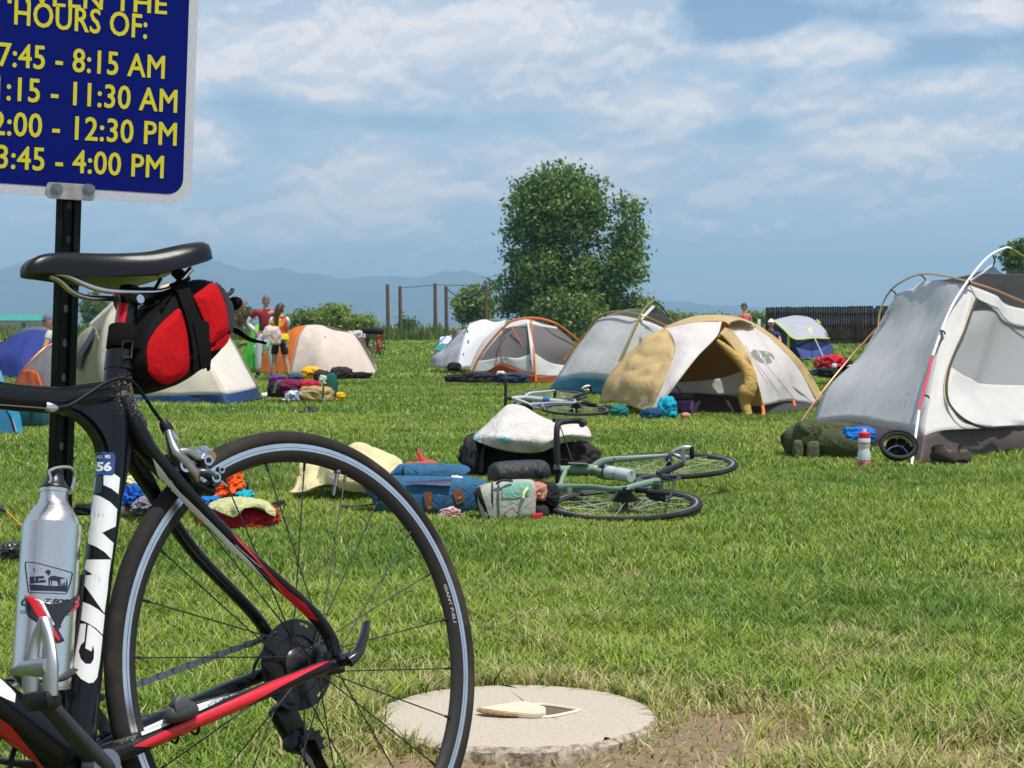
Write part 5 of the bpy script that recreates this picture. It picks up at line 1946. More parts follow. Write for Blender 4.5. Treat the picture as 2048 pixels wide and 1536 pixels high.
    line('3:45 - 4:00 PM', (-6, 335), (326, 356), 44)
    # clamp strap with two bolts
    zin = mat('zinc_plate', (0.46, 0.43, 0.38), 0.48, 0.9, var=0.2, vscale=60)
    q = [sp_(a, b, -0.004) for a, b in ((93, 397), (190, 401), (190, 369), (93, 364))]
    cx, cz = (q[0].x + q[2].x) / 2, (q[0].z + q[2].z) / 2
    w_, h_ = abs(q[1].x - q[0].x), abs(q[3].z - q[0].z)
    bm = bmesh.new()
    poly(bm, rr(cx - w_ / 2, cx + w_ / 2, cz - h_ / 2, cz + h_ / 2, 0.006, -0.0005), 0.003, (0, -1, 0))
    bmesh.ops.bevel(bm, geom=[e_ for e_ in bm.edges if abs(e_.verts[0].co.y - e_.verts[1].co.y) < 1e-6], offset=0.0008, segments=2, affect='EDGES')
    cl = obj('clamp', bm, zin, t)
    for px, py in ((113, 379), (177, 380)):
        p = sp_(px, py, -0.004)
        bm = bmesh.new()
        sweep(bm, [(p.x, -0.0035, p.z), (p.x, -0.0048, p.z)], 0.0092, 24)
        sweep(bm, [(p.x, -0.0048, p.z), (p.x, -0.0105, p.z)], 0.0068, 6)
        sweep(bm, [(p.x, -0.0105, p.z), (p.x, -0.0150, p.z)], 0.0035, 12)
        obj('bolt', bm, mat('bolt_zinc', (0.22, 0.22, 0.23), 0.3, 0.9), cl, smooth=False)


build_sign()
# ------------------------------------------------------------------ tents
def cloth(name, col, trans=0.35, rough=0.6, wr=0.25, ws=5.0, var=0.05, alpha=1.0, spec=0.25):
    return mat(name, col, rough, var=var, vscale=3.0, trans=trans, wrinkle=wr, wscale=ws, alpha=alpha, spec=spec, bump=0.15, bscale=300)


class Tent:
    def __init__(self, name, label, cat, base, group=None):
        self.b = Vector(base)
        self.t = thing(name, label, cat, self.b, group=group)

    warp = None

    def p(self, q):
        if self.warp:
            q = (q[0], q[1], q[2] + self.warp(q[0], q[1]))
        return at(*q) - self.b

    def grid(self, rows, n, m, wr, wf, seed, hang=0.0):
        R0 = [[tuple(self.p(q)) for q in r] for r in rows]
        L = max(len(r) for r in R0)
        R1 = []
        for r in R0:
            c = catmull(r, n) if len(r) == L else None
            if c is None:
                f = catmull(r, n * 8)
                k = (L - 1) * n
                c = [f[min(len(f) - 1, round(i / k * (len(f) - 1)))] for i in range(k + 1)]
            R1.append(c)
        cols = [catmull([r[i] for r in R1], m) for i in range(len(R1[0]))]
        nc, nr = len(cols), len(cols[0])
        bm = bmesh.new()
        V = [[bm.verts.new(tuple(cols[i][j])) for i in range(nc)] for j in range(nr)]
        for j in range(nr - 1):
            for i in range(nc - 1):
                try:
                    bm.faces.new((V[j][i], V[j][i + 1], V[j + 1][i + 1], V[j + 1][i]))
                except ValueError:
                    pass
        bmesh.ops.remove_doubles(bm, verts=bm.verts, dist=1e-4)
        bm.normal_update()
        if wr:
            for v in bm.verts:
                if not v.is_boundary:
                    q = v.co * wf + Vector((seed, seed * 2.3, 0))
                    v.co += v.normal * wr * (abs(mnoise.noise(Vector((q.x + 0.4 * q.z, q.y, q.z * 0.45)))) - 0.2)
        return bm

    def sheet(self, name, rows, m, parent=None, n=8, k=6, wr=0.01, wf=5.0, seed=1, thick=0.004):
        o = obj(name, self.grid(rows, n, k, wr, wf, seed), m, parent or self.t)
        if thick:
            s = o.modifiers.new('thick', 'SOLIDIFY')
            s.thickness = thick
        return o

    def pole(self, pts, r, m, name='pole', span=6, parent=None):
        return obj(name, tube([tuple(self.p(q)) for q in pts], r, 8, span), m, parent or self.t)

    def patch(self, name, polys, on, m, parent=None, off=0.006):
        """printed mark given by photo outlines, lying on a panel"""
        b = bmesh.new()
        b.from_mesh(on.data)
        tr = BVHTree.FromBMesh(b)
        b.free()
        org = Vector((0, 0, HC)) - self.b
        bm = bmesh.new()
        for p in polys:
            bm.faces.new([bm.verts.new((x, y, 0)) for x, y in p])
        refine(bm, 8)
        for v in bm.verts:
            d = (self.p((v.co.x, v.co.y, 3.0)) - org).normalized()
            h = tr.ray_cast(org, d)
            if h[0] is None:
                h = tr.find_nearest(org + d * (at(v.co.x, v.co.y, 1).length * 17))
            v.co = h[0] - d * off
        return obj(name, bm, m, parent or on, smooth=False)


GOLD = mat('anodised_gold', (0.55, 0.36, 0.10), 0.32, 0.8)
ORANGE_P = mat('anodised_orange', (0.75, 0.20, 0.03), 0.35, 0.5)
WHITE_P = mat('pole_white', (0.75, 0.75, 0.73), 0.35)
RED_P = mat('pole_red', (0.60, 0.03, 0.04), 0.35)
CORD = mat('cord_black', (0.015, 0.015, 0.016), 0.7)
GREYW = cloth('ripstop_grey', (0.62, 0.61, 0.61), 0.32, 0.45, 0.35, 4)
WHITEC = cloth('tent_white', (0.68, 0.665, 0.64), 0.30, 0.5, 0.35, 5)
BROWN = cloth('floor_brown', (0.105, 0.078, 0.078), 0.1, 0.6, 0.4, 6)
MESH = mat('mesh_dark', (0.020, 0.020, 0.022), 0.8, alpha=0.72, spec=0.1)
MESHG = mat('mesh_grey', (0.34, 0.34, 0.35), 0.8, alpha=0.78, spec=0.1)
TAN = cloth('fly_tan', (0.64, 0.47, 0.22), 0.30, 0.55, 0.6, 7)
PINKW = cloth('fly_white', (0.76, 0.70, 0.67), 0.30, 0.55, 0.45, 5)
CREAM = cloth('canvas_cream', (0.76, 0.69, 0.55), 0.30, 0.6, 0.3, 4)
BLUEB = cloth('tent_blue', (0.010, 0.045, 0.15), 0.15, 0.5, 0.6, 6)


def ten():
    # ---- big grey tent at the right
    b = G(1835, 929)
    T = Tent('backpacking_tent', 'large grey and white tent with brown floor and bare poles, nearest the camera at right', 'tent', b)
    # the walls lean inwards: the higher a point, the deeper it stands
    T.warp = lambda x, y: max(0, min(1.25, (872 - y) / 304)) * (0.65 + 0.65 * max(0, min(1.3, (1936 - x) / 145)))
    left = T.sheet('side_panel', [
        [(1624, 846, 13.3), (1690, 838, 12.3), (1765, 850, 11.3), (1847, 872, 10.2)],
        [(1654, 776, 13.2), (1718, 770, 12.3), (1795, 768, 11.3), (1865, 756, 10.45)],
        [(1716, 716, 13.0), (1762, 704, 12.4), (1826, 690, 11.5), (1883, 667, 10.7)],
        [(1764, 652, 12.9), (1800, 638, 12.4), (1856, 632, 11.7), (1905, 613, 10.85)],
        [(1791, 588, 12.7), (1822, 578, 12.4), (1851, 562, 12.1), (1936, 568, 11.0)]], GREYW, wr=0.022, wf=2.2)
    T.sheet('floor_skirt', [[(1612, 869, 13.4), (1685, 890, 12.2), (1762, 908, 11.2), (1836, 930, 10.05)],
                            [(1617, 858, 13.35), (1690, 864, 12.2), (1764, 878, 11.2), (1842, 902, 10.1)],
                            [(1624, 846, 13.3), (1690, 838, 12.3), (1765, 850, 11.3), (1847, 872, 10.2)]], BROWN, wr=0.03, wf=3)
    front = T.sheet('front_panel', [
        [(1847, 872, 10.2), (1880, 861, 10.3), (1920, 858, 10.4), (1972, 856, 10.6)],
        [(1856, 815, 10.33), (1868, 812, 10.36), (1880, 810, 10.38), (1900, 812, 10.45)],
        [(1865, 756, 10.45), (1874, 757, 10.45), (1882, 758, 10.46), (1895, 760, 10.5)],
        [(1883, 667, 10.7), (1896, 672, 10.72), (1910, 676, 10.74), (1928, 668, 10.8)],
        [(1905, 613, 10.85), (1918, 618, 10.88), (1932, 622, 10.9), (1944, 622, 10.95)],
        [(1936, 568, 11.0), (1941, 577, 11.0), (1946, 586, 11.0), (1953, 597, 11.02)]], WHITEC, wr=0.012)
    T.sheet('floor_skirt', [[(1836, 930, 10.05), (1905, 915, 10.4), (1980, 905, 10.75), (2060, 900, 11.1), (2330, 884, 12.0)],
                            [(1842, 902, 10.1), (1908, 888, 10.45), (1980, 880, 10.75), (2060, 878, 11.1), (2330, 868, 12.0)],
                            [(1847, 872, 10.2), (1910, 858, 10.45), (1980, 856, 10.75), (2060, 856, 11.1), (2330, 850, 12.0)]], BROWN, wr=0.035, wf=3, seed=4)
    T.sheet('door_lower', [[(1972, 855, 10.62), (2020, 852, 10.85), (2070, 850, 11.1), (2330, 845, 12.0)],
                           [(1930, 840, 10.45), (1985, 838, 10.75), (2050, 838, 11.02), (2330, 834, 12.0)],
                           [(1900, 810, 10.45), (1960, 812, 10.75), (2040, 818, 11.1), (2330, 815, 12.05)],
                           [(1894, 778, 10.5), (1950, 790, 10.8), (2030, 796, 11.15), (2330, 792, 12.1)],
                           [(1900, 732, 10.56), (1942, 757, 10.85), (2010, 770, 11.15), (2330, 768, 12.1)]], WHITEC, wr=0.05, wf=3, seed=2)
    T.sheet('door_mesh', [[(1900, 733, 10.56), (1942, 758, 10.85), (2010, 771, 11.15), (2330, 769, 12.1)],
                          [(1912, 700, 10.66), (1960, 705, 10.95), (2030, 715, 11.25), (2330, 715, 12.1)],
                          [(1930, 660, 10.8), (1975, 655, 11.0), (2040, 665, 11.3), (2330, 680, 12.1)],
                          [(1946, 622, 10.94), (1985, 624, 11.05), (2045, 652, 11.3), (2330, 660, 12.1)]], MESHG, wr=0.0, thick=0)
    T.sheet('door_mesh', [[(1946, 622, 10.93), (1968, 618, 11.0), (1986, 620, 11.04)], [(1954, 597, 11.0), (1968, 604, 11.02), (1986, 616, 11.04)]], MESH, thick=0, wr=0)
    T.sheet('top_trim', [[(1954, 598, 11.02), (1990, 620, 11.06), (2050, 654, 11.3), (2330, 662, 12.1)], [(1938, 570, 11.0), (1990, 590, 11.08), (2050, 618, 11.35), (2330, 640, 12.15)]], WHITEC, wr=0.01)
    T.sheet('roof_mesh', [[(1938, 568, 11.0), (1990, 588, 11.08), (2050, 616, 11.35), (2330, 640, 12.15)], [(1962, 550, 11.3), (2000, 560, 11.5), (2050, 590, 11.8), (2330, 600, 12.5)],
                          [(1986, 531, 11.7), (2010, 548, 11.9), (2050, 540, 12.1), (2330, 575, 12.9)]], MESH, thick=0, wr=0.01)
    T.sheet('roof_mesh', [[(1851, 562, 12.1), (1900, 566, 11.5), (1936, 568, 11.0)], [(1915, 556, 12.3), (1945, 548, 12.0), (1960, 549, 11.3)], [(1972, 540, 12.4), (1980, 536, 12.2), (1986, 531, 11.7)]], MESH, thick=0, wr=0)
    T.sheet('white_trim', [[(1937, 570, 10.99), (1962, 552, 11.28), (1980, 536, 11.6), (1987, 530, 11.7)], [(1931, 564, 11.0), (1957, 549, 11.3), (1976, 534, 11.62), (1986, 527, 11.7)]], WHITEC, wr=0)
    T.sheet('back_panel', [[(1612, 868, 13.4), (1900, 852, 14.4), (2330, 850, 14.8)], [(1720, 715, 13.1), (1960, 690, 14.2), (2330, 700, 14.6)], [(1791, 588, 12.7), (1980, 548, 12.6), (2330, 575, 12.9)]], GREYW, wr=0.01)
    # zip round the door
    zip_ = [(1954, 597, 10.98), (1944, 622, 10.9), (1930, 662, 10.75), (1911, 704, 10.62), (1898, 740, 10.5), (1893, 778, 10.43), (1900, 810, 10.38), (1930, 840, 10.38), (1972, 855, 10.56), (2040, 853, 10.85), (2330, 847, 11.9)]
    T.pole(zip_, 0.009, mat('zip_black', (0.02, 0.02, 0.022), 0.6), 'zip')
    T.pole([(x - 4, y, d - .006) for x, y, d in zip_[:8]], 0.003, mat('zip_piping', (0.55, 0.45, 0.16), 0.6), 'piping')
    T.pole([(1582, 872, 13.3), (1640, 790, 13.4), (1700, 716, 13.3), (1776, 632, 13.1)], 0.0075, mat('pole_copper', (0.55, 0.27, 0.15), 0.35, 0.6))
    T.pole([(1756, 662, 13.1), (1759, 628, 13.0), (1770, 598, 12.9), (1792, 571, 12.7), (1838, 549, 12.2), (1890, 552, 11.6), (1937, 563, 10.95)], 0.0075, GOLD)
    T.pole([(1937, 563, 10.95), (1990, 580, 10.95), (2052, 606, 11.1), (2330, 720, 11.6)], 0.0075, mat('pole_copper'))
    T.pole([(1823, 931, 9.95), (1838, 822, 10.15)], 0.0085, WHITE_P)
    T.pole([(1838, 822, 10.15), (1865, 712, 10.45)], 0.0085, RED_P)
    T.pole([(1865, 712, 10.45), (1882, 665, 10.6), (1904, 612, 10.78), (1937, 560, 10.93), (1975, 515, 11.2), (2010, 496, 11.35), (2022, 497, 11.4)], 0.0085, WHITE_P)
    T.pole([(2022, 497, 11.4), (2050, 515, 11.55), (2330, 690, 12.3)], 0.0085, GOLD)
    for a, c in (((1840, 549, 12.2), (1851, 562, 12.1)), ((1781, 580, 12.75), (1791, 588, 12.7)), ((1986, 511, 11.25), (1987, 530, 11.68)), ((1881, 660, 10.58), (1890, 668, 10.68)), ((1845, 789, 10.25), (1858, 795, 10.3)), ((1937, 560, 10.92), (1937, 570, 10.97))):
        q = ((a[0] + c[0]) / 2 + 3, (a[1] + c[1]) / 2, (a[2] + c[2]) / 2 - .02)
        T.pole([a, q, c], 0.006, CORD, 'clip', 3)
    T.pole([(1881, 662, 10.56), (1885, 672, 10.56), (1878, 690, 10.54)], 0.007, CORD, 'clip', 3)
    T.pole([(1792, 924, 10.3), (1798, 914, 10.25), (1808, 914, 10.25), (1803, 926, 10.2)], 0.004, mat('bright_alloy', (0.8, 0.8, 0.8), 0.3, 1.0), 'stake')


def eight():
    b = G(1420, 830)
    T = Tent('dome_tent', 'tan and white dome tent with its door rolled open, in the middle right', 'tent', b)
    T.sheet('vestibule', [
        [(1198, 807, 17.3), (1245, 806, 16.7), (1299, 829, 16.2)], [(1212, 760, 17.3), (1265, 763, 16.6), (1323, 775, 16.25)], [(1242, 722, 17.3), (1290, 722, 16.8), (1341, 731, 16.4)],
        [(1283, 684, 17.3), (1315, 684, 17.0), (1349, 697, 16.7)], [(1327, 657, 17.4), (1334, 658, 17.25), (1341, 668, 17.05)]], TAN, wr=0.055, wf=4.5, n=14, k=10)
    T.sheet('fly', [
        [(1299, 829, 16.2), (1303, 829, 16.18), (1307, 828, 16.18)], [(1323, 775, 16.25), (1337, 773, 16.2), (1351, 771, 16.2)], [(1341, 731, 16.4), (1357, 735, 16.3), (1373, 741, 16.28)],
        [(1349, 697, 16.7), (1372, 703, 16.45), (1397, 710, 16.4)], [(1341, 668, 17.05), (1385, 672, 16.75), (1433, 673, 16.65)], [(1327, 657, 17.4), (1384, 645, 17.15), (1444, 642, 17.05)]], PINKW, wr=0.02, wf=4, n=10, k=8)
    T.sheet('top_band', [[(1327, 657, 17.38), (1384, 645, 17.14), (1444, 642, 17.04), (1462, 650, 17.1), (1508, 654, 17.7)], [(1330, 653, 17.7), (1380, 634, 17.9), (1430, 629, 17.9), (1478, 634, 17.9), (1514, 649, 18.1)]], TAN, wr=0.015, wf=5)
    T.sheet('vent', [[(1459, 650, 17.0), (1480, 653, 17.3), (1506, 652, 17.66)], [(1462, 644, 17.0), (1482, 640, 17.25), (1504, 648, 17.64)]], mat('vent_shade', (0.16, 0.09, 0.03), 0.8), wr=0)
    fly2 = T.sheet('fly', [
        [(1527, 812, 16.6), (1552, 806, 17.2), (1580, 803, 17.9), (1635, 809, 18.8)], [(1513, 758, 16.7), (1543, 754, 17.2), (1574, 750, 17.9), (1604, 750, 18.6)],
        [(1499, 714, 16.9), (1525, 714, 17.3), (1552, 713, 17.8), (1578, 714, 18.3)], [(1480, 681, 17.1), (1500, 680, 17.4), (1522, 680, 17.75), (1544, 681, 18.1)],
        [(1455, 649, 17.2), (1470, 650, 17.35), (1487, 651, 17.55), (1504, 651, 17.8)]], PINKW, wr=0.03, wf=3.5, n=10, k=8, seed=6)
    T.sheet('edge_band', [[(1502, 651, 17.8), (1544, 681, 18.1), (1578, 714, 18.3), (1604, 750, 18.6), (1637, 808, 18.8)], [(1514, 648, 18.1), (1557, 679, 18.4), (1592, 712, 18.6), (1618, 744, 18.9), (1647, 794, 19.1)]], TAN, wr=0.03, wf=6)
    T.sheet('door_edge', [[(1440, 666, 16.75), (1470, 700, 16.85), (1488, 735, 16.85), (1500, 775, 16.8), (1500, 812, 16.75)], [(1455, 650, 17.15), (1481, 682, 17.05), (1500, 716, 16.85), (1514, 760, 16.65), (1528, 813, 16.55)]], TAN, wr=0.02, wf=6)
    T.sheet('door_lining', [[(1434, 674, 16.9), (1455, 700, 17.1), (1480, 722, 17.1), (1494, 748, 17.0)], [(1446, 664, 16.95), (1470, 686, 17.05), (1488, 716, 17.0), (1498, 745, 16.95)]], cloth('tan_lining', (0.50, 0.33, 0.11), 0.3), wr=0.02)
    obj('rolled_door', tube([tuple(T.p(q)) for q in ((1434, 681, 16.7), (1460, 703, 16.65), (1486, 729, 16.6), (1498, 747, 16.55), (1500, 772, 16.5), (1493, 786, 16.5), (1490, 806, 16.5), (1497, 831, 16.45))], [.02, .04, .05, .065, .07, .085, .055, .04], 12, 6), cloth('door_roll', (0.62, 0.40, 0.12), 0.2, wr=1.0, ws=14), T.t)
    inner = T.sheet('inner_wall', [[(1338, 786, 17.6), (1400, 787, 17.3), (1450, 790, 17.2), (1505, 790, 17.1)], [(1345, 765, 17.6), (1400, 762, 17.35), (1450, 754, 17.25), (1500, 735, 17.2)]], WHITEC, wr=0.02)
    T.sheet('floor_skirt', [[(1330, 828, 17.4), (1400, 829, 17.1), (1450, 829, 17.0), (1530, 826, 16.9), (1590, 822, 17.7), (1636, 815, 18.7)], [(1338, 786, 17.6), (1400, 787, 17.3), (1450, 790, 17.2), (1515, 806, 17.0), (1580, 802, 18.0), (1634, 806, 18.8)]],
            cloth('floor_dark', (0.045, 0.034, 0.040), 0.05), wr=0.02)
    T.sheet('inner_mesh', [[(1345, 766, 17.65), (1400, 763, 17.4), (1450, 755, 17.3), (1502, 736, 17.25)], [(1375, 735, 17.8), (1415, 725, 17.6), (1455, 720, 17.5), (1495, 715, 17.4)], [(1425, 680, 17.9), (1435, 676, 17.9), (1448, 674, 17.9), (1462, 678, 17.9)]],
            mat('mesh_tan', (0.10, 0.07, 0.03), 0.8, alpha=0.6, spec=0.1), wr=0, thick=0)
    T.sheet('back_fly', [[(1199, 808, 17.6), (1230, 800, 19.4), (1420, 796, 20.2), (1600, 798, 20), (1646, 795, 19.1)], [(1243, 722, 17.5), (1275, 715, 19.0), (1425, 680, 19.6), (1575, 712, 19.4), (1592, 712, 18.65)], [(1328, 656, 17.5), (1345, 648, 17.9), (1430, 630, 17.95), (1490, 640, 18), (1513, 649, 18.1)]], TAN, wr=0.02)
    zz_ = pxz(1160, 580, 3.657)
    T.patch('badge', [zz_([(1248, 462), (1265, 435), (1310, 440), (1370, 450), (1412, 472), (1422, 500), (1405, 530), (1370, 542), (1320, 532), (1280, 505), (1255, 485)])], fly2, mat('badge_grey', (0.20, 0.20, 0.16), 0.7))
    T.patch('badge_mark', [zz_(p) for p in ([(1298, 462), (1306, 458), (1310, 468), (1302, 472)], [(1314, 452), (1322, 452), (1320, 462), (1312, 460)], [(1316, 476), (1334, 492), (1330, 502), (1314, 488)], [(1340, 502), (1352, 508), (1348, 522), (1338, 518)], [(1352, 494), (1360, 496), (1358, 506), (1350, 504)])], fly2, WHITE, off=0.010)
    vs = [c for c in T.t.children if c.name.startswith('vestibule')][0]
    T.patch('badge', [zz_(p) for p in ([(472, 795), (515, 805), (500, 830), (478, 822)], [(478, 822), (500, 830), (470, 850), (440, 848), (445, 832)])], vs, mat('badge_grey'))
    for x, y, d in ((1525, 816, 16.5), (1587, 806, 18.0)):
        T.pole([(x, y - 4, d), (x + 2, y + 10, d - .05), (x - 1, y + 20, d - .1)], 0.018, mat('strap_orange', (0.75, 0.16, 0.03), 0.6), 'stake_loop', 3)
    T.pole([(1330, 712, 17.4), (1345, 760, 17.3), (1362, 785, 17.2)], 0.006, CORD, 'cord')
    for k, pts in enumerate((((1490, 690), (1520, 735), (1560, 790)), ((1508, 700), (1550, 750), (1590, 800)), ((1470, 672), (1500, 712), (1535, 768)))):
        T.patch('seam_or_crease', [[(x - .8, y) for x, y in pts] + [(x + .8, y) for x, y in pts[::-1]]], fly2, mat('seam_grey', (0.30, 0.24, 0.22), 0.8), off=0.004)


def seven():
    T = Tent('backpacking_tent', 'pale grey tent with teal floor and gold poles, half hidden behind the tan tent', 'tent', G(1160, 784))
    T.sheet('side_panel', [[(1112, 761, 25.6), (1160, 753, 24.8), (1222, 757, 24.2)], [(1150, 700, 25.6), (1200, 694, 24.9), (1248, 698, 24.3)], [(1197, 638, 25.5), (1236, 631, 25.2), (1279, 638, 24.6)]], GREYW, wr=0.05, wf=1.6)
    T.sheet('floor_skirt', [[(1098, 779, 25.6), (1150, 785, 24.8), (1222, 788, 24.1)], [(1112, 761, 25.6), (1160, 753, 24.8), (1222, 757, 24.2)]], cloth('floor_teal', (0.012, 0.10, 0.15), 0.1), wr=0.03, wf=3)
    T.sheet('front_panel', [[(1222, 757, 24.2), (1290, 760, 24.4), (1400, 755, 25)], [(1248, 698, 24.3), (1300, 700, 24.6), (1390, 700, 25.2)], [(1279, 638, 24.6), (1310, 648, 24.8), (1360, 672, 25.3)]], WHITEC, wr=0.03)
    T.sheet('roof_mesh', [[(1279, 638, 24.6), (1310, 648, 24.8), (1360, 672, 25.3)], [(1292, 624, 25.0), (1320, 632, 25.2), (1350, 650, 25.5)], [(1304, 607, 25.3), (1318, 618, 25.5), (1342, 640, 25.8)]], MESH, wr=0, thick=0)
    T.sheet('white_trim', [[(1276, 640, 24.58), (1290, 625, 24.95), (1304, 608, 25.28)], [(1284, 641, 24.58), (1297, 627, 24.95), (1310, 614, 25.28)]], WHITEC, wr=0)
    T.sheet('door_mesh', [[(1284, 690, 24.3), (1320, 700, 24.5)], [(1285, 655, 24.5), (1330, 672, 24.7)]], MESHG, wr=0, thick=0)
    T.sheet('back_panel', [[(1098, 779, 25.7), (1200, 770, 27.4), (1400, 765, 27)], [(1150, 700, 25.7), (1240, 680, 27), (1380, 690, 27)], [(1197, 638, 25.6), (1270, 618, 26), (1345, 640, 26)]], GREYW, wr=0.02)
    T.pole([(1122, 724, 26), (1170, 668, 25.8)], 0.012, ORANGE_P)
    T.pole([(1160, 705, 25.9), (1172, 668, 25.8), (1195, 634, 25.5), (1232, 623, 25.2), (1280, 629, 24.6), (1335, 652, 24.8)], 0.013, GOLD)
    T.pole([(1238, 722, 24.1), (1252, 690, 24.2), (1276, 640, 24.5), (1292, 614, 24.9), (1306, 602, 25.25)], 0.015, GOLD)
    T.pole([(1306, 602, 25.25), (1322, 612, 25.4), (1336, 632, 25.6)], 0.010, CORD, 'cord')


def six():
    T = Tent('mesh_tent', 'mesh tent with orange poles and an orange floor, no fly, in the centre distance', 'tent', G(1070, 767))
    OR = cloth('floor_orange', (0.42, 0.075, 0.018), 0.15)
    ME = mat('mesh_mauve', (0.15, 0.135, 0.14), 0.8, alpha=0.8, spec=0.1)
    T.sheet('floor_skirt', [[(942, 749, 32.2), (1000, 763, 31.8), (1036, 766, 31.5), (1070, 767, 31.2), (1112, 765, 31.8), (1165, 760, 32.5)], [(962, 743, 32.2), (998, 728, 31.8), (1035, 740, 31.5), (1070, 752, 31.2), (1112, 752, 31.8), (1165, 748, 32.5)]], OR, wr=0.03, wf=3)
    T.sheet('side_panel', [[(940, 746, 32.25), (975, 742, 31.95), (1004, 727, 31.8), (1040, 742, 31.5), (1070, 752, 31.25)], [(956, 722, 32.2), (980, 719, 32), (1005, 714, 31.8), (1035, 716, 31.6), (1066, 706, 31.4)]], WHITEC, wr=0.05, wf=2)
    T.sheet('mesh_wall', [[(956, 722, 32.2), (980, 719, 32), (1005, 714, 31.8), (1035, 716, 31.6), (1066, 706, 31.4)], [(980, 690, 32.3), (995, 690, 32.1), (1015, 686, 32), (1040, 682, 31.8), (1062, 678, 31.6)], [(1012, 656, 32.4), (1022, 653, 32.3), (1034, 652, 32.2), (1046, 650, 32.1), (1057, 646, 32)]], ME, wr=0, thick=0)
    T.sheet('white_band', [[(940, 744, 32.3), (958, 716, 32.3), (984, 684, 32.4), (1012, 657, 32.45)], [(938, 738, 32.5), (952, 706, 32.6), (972, 675, 32.7), (1006, 648, 32.7)]], WHITEC, wr=0.01)
    T.sheet('roof', [[(1006, 657, 32.4), (1034, 653, 32.2), (1057, 652, 31.95), (1085, 655, 32.2), (1114, 657, 32.5)], [(1010, 648, 33), (1034, 641, 32.8), (1057, 639, 32.8), (1085, 648, 32.9), (1114, 654, 33)]], WHITEC, wr=0.01)
    T.sheet('seam_band', [[(1066, 752, 31.2), (1061, 706, 31.35), (1058, 678, 31.55), (1054, 646, 31.95)], [(1073, 752, 31.2), (1069, 706, 31.35), (1064, 678, 31.55), (1058, 646, 31.95)]], WHITEC, wr=0)
    T.sheet('side_panel', [[(1070, 752, 31.25), (1112, 752, 31.8), (1165, 748, 32.5)], [(1070, 730, 31.3), (1105, 738, 31.8), (1150, 740, 32.4)], [(1066, 704, 31.4), (1100, 725, 31.8), (1140, 732, 32.4)]], WHITEC, wr=0.02)
    T.sheet('mesh_wall', [[(1066, 704, 31.4), (1100, 725, 31.8), (1140, 732, 32.4)], [(1062, 678, 31.6), (1108, 692, 32), (1158, 700, 32.6)], [(1057, 646, 32), (1085, 652, 32.2), (1114, 657, 32.5)], ], ME, wr=0, thick=0)
    T.sheet('back_panel', [[(940, 746, 32.5), (1050, 745, 34.5), (1170, 744, 33.5)], [(985, 690, 32.8), (1060, 680, 34.2), (1150, 690, 33.6)], [(1010, 650, 33), (1057, 640, 33), (1114, 655, 33)]], WHITEC, wr=0.01)
    T.pole([(942, 748, 32.2), (960, 712, 32.2), (985, 678, 32.2), (1012, 650, 32.2), (1028, 641, 32.2), (1055, 636, 32.2), (1084, 638, 32.2), (1113, 648, 32.2), (1139, 666, 32.4), (1163, 688, 32.6)], 0.022, ORANGE_P)
    T.pole([(1062, 640, 32.1), (1064, 680, 31.6), (1068, 705, 31.35), (1072, 764, 31.1)], 0.018, ORANGE_P)
    T.pole([(1024, 655, 32.1), (1038, 680, 31.8), (1056, 712, 31.5), (1066, 745, 31.2)], 0.013, mat('pole_rust', (0.42, 0.10, 0.04), 0.4))
    T.pole([(1016, 657, 32.1), (1003, 675, 31.95), (1000, 705, 31.75), (1006, 730, 31.6)], 0.014, mat('zip_maroon', (0.10, 0.03, 0.02), 0.6), 'zip')
    T.pole([(1128, 720, 31.9), (1152, 690, 32.3)], 0.013, GOLD)


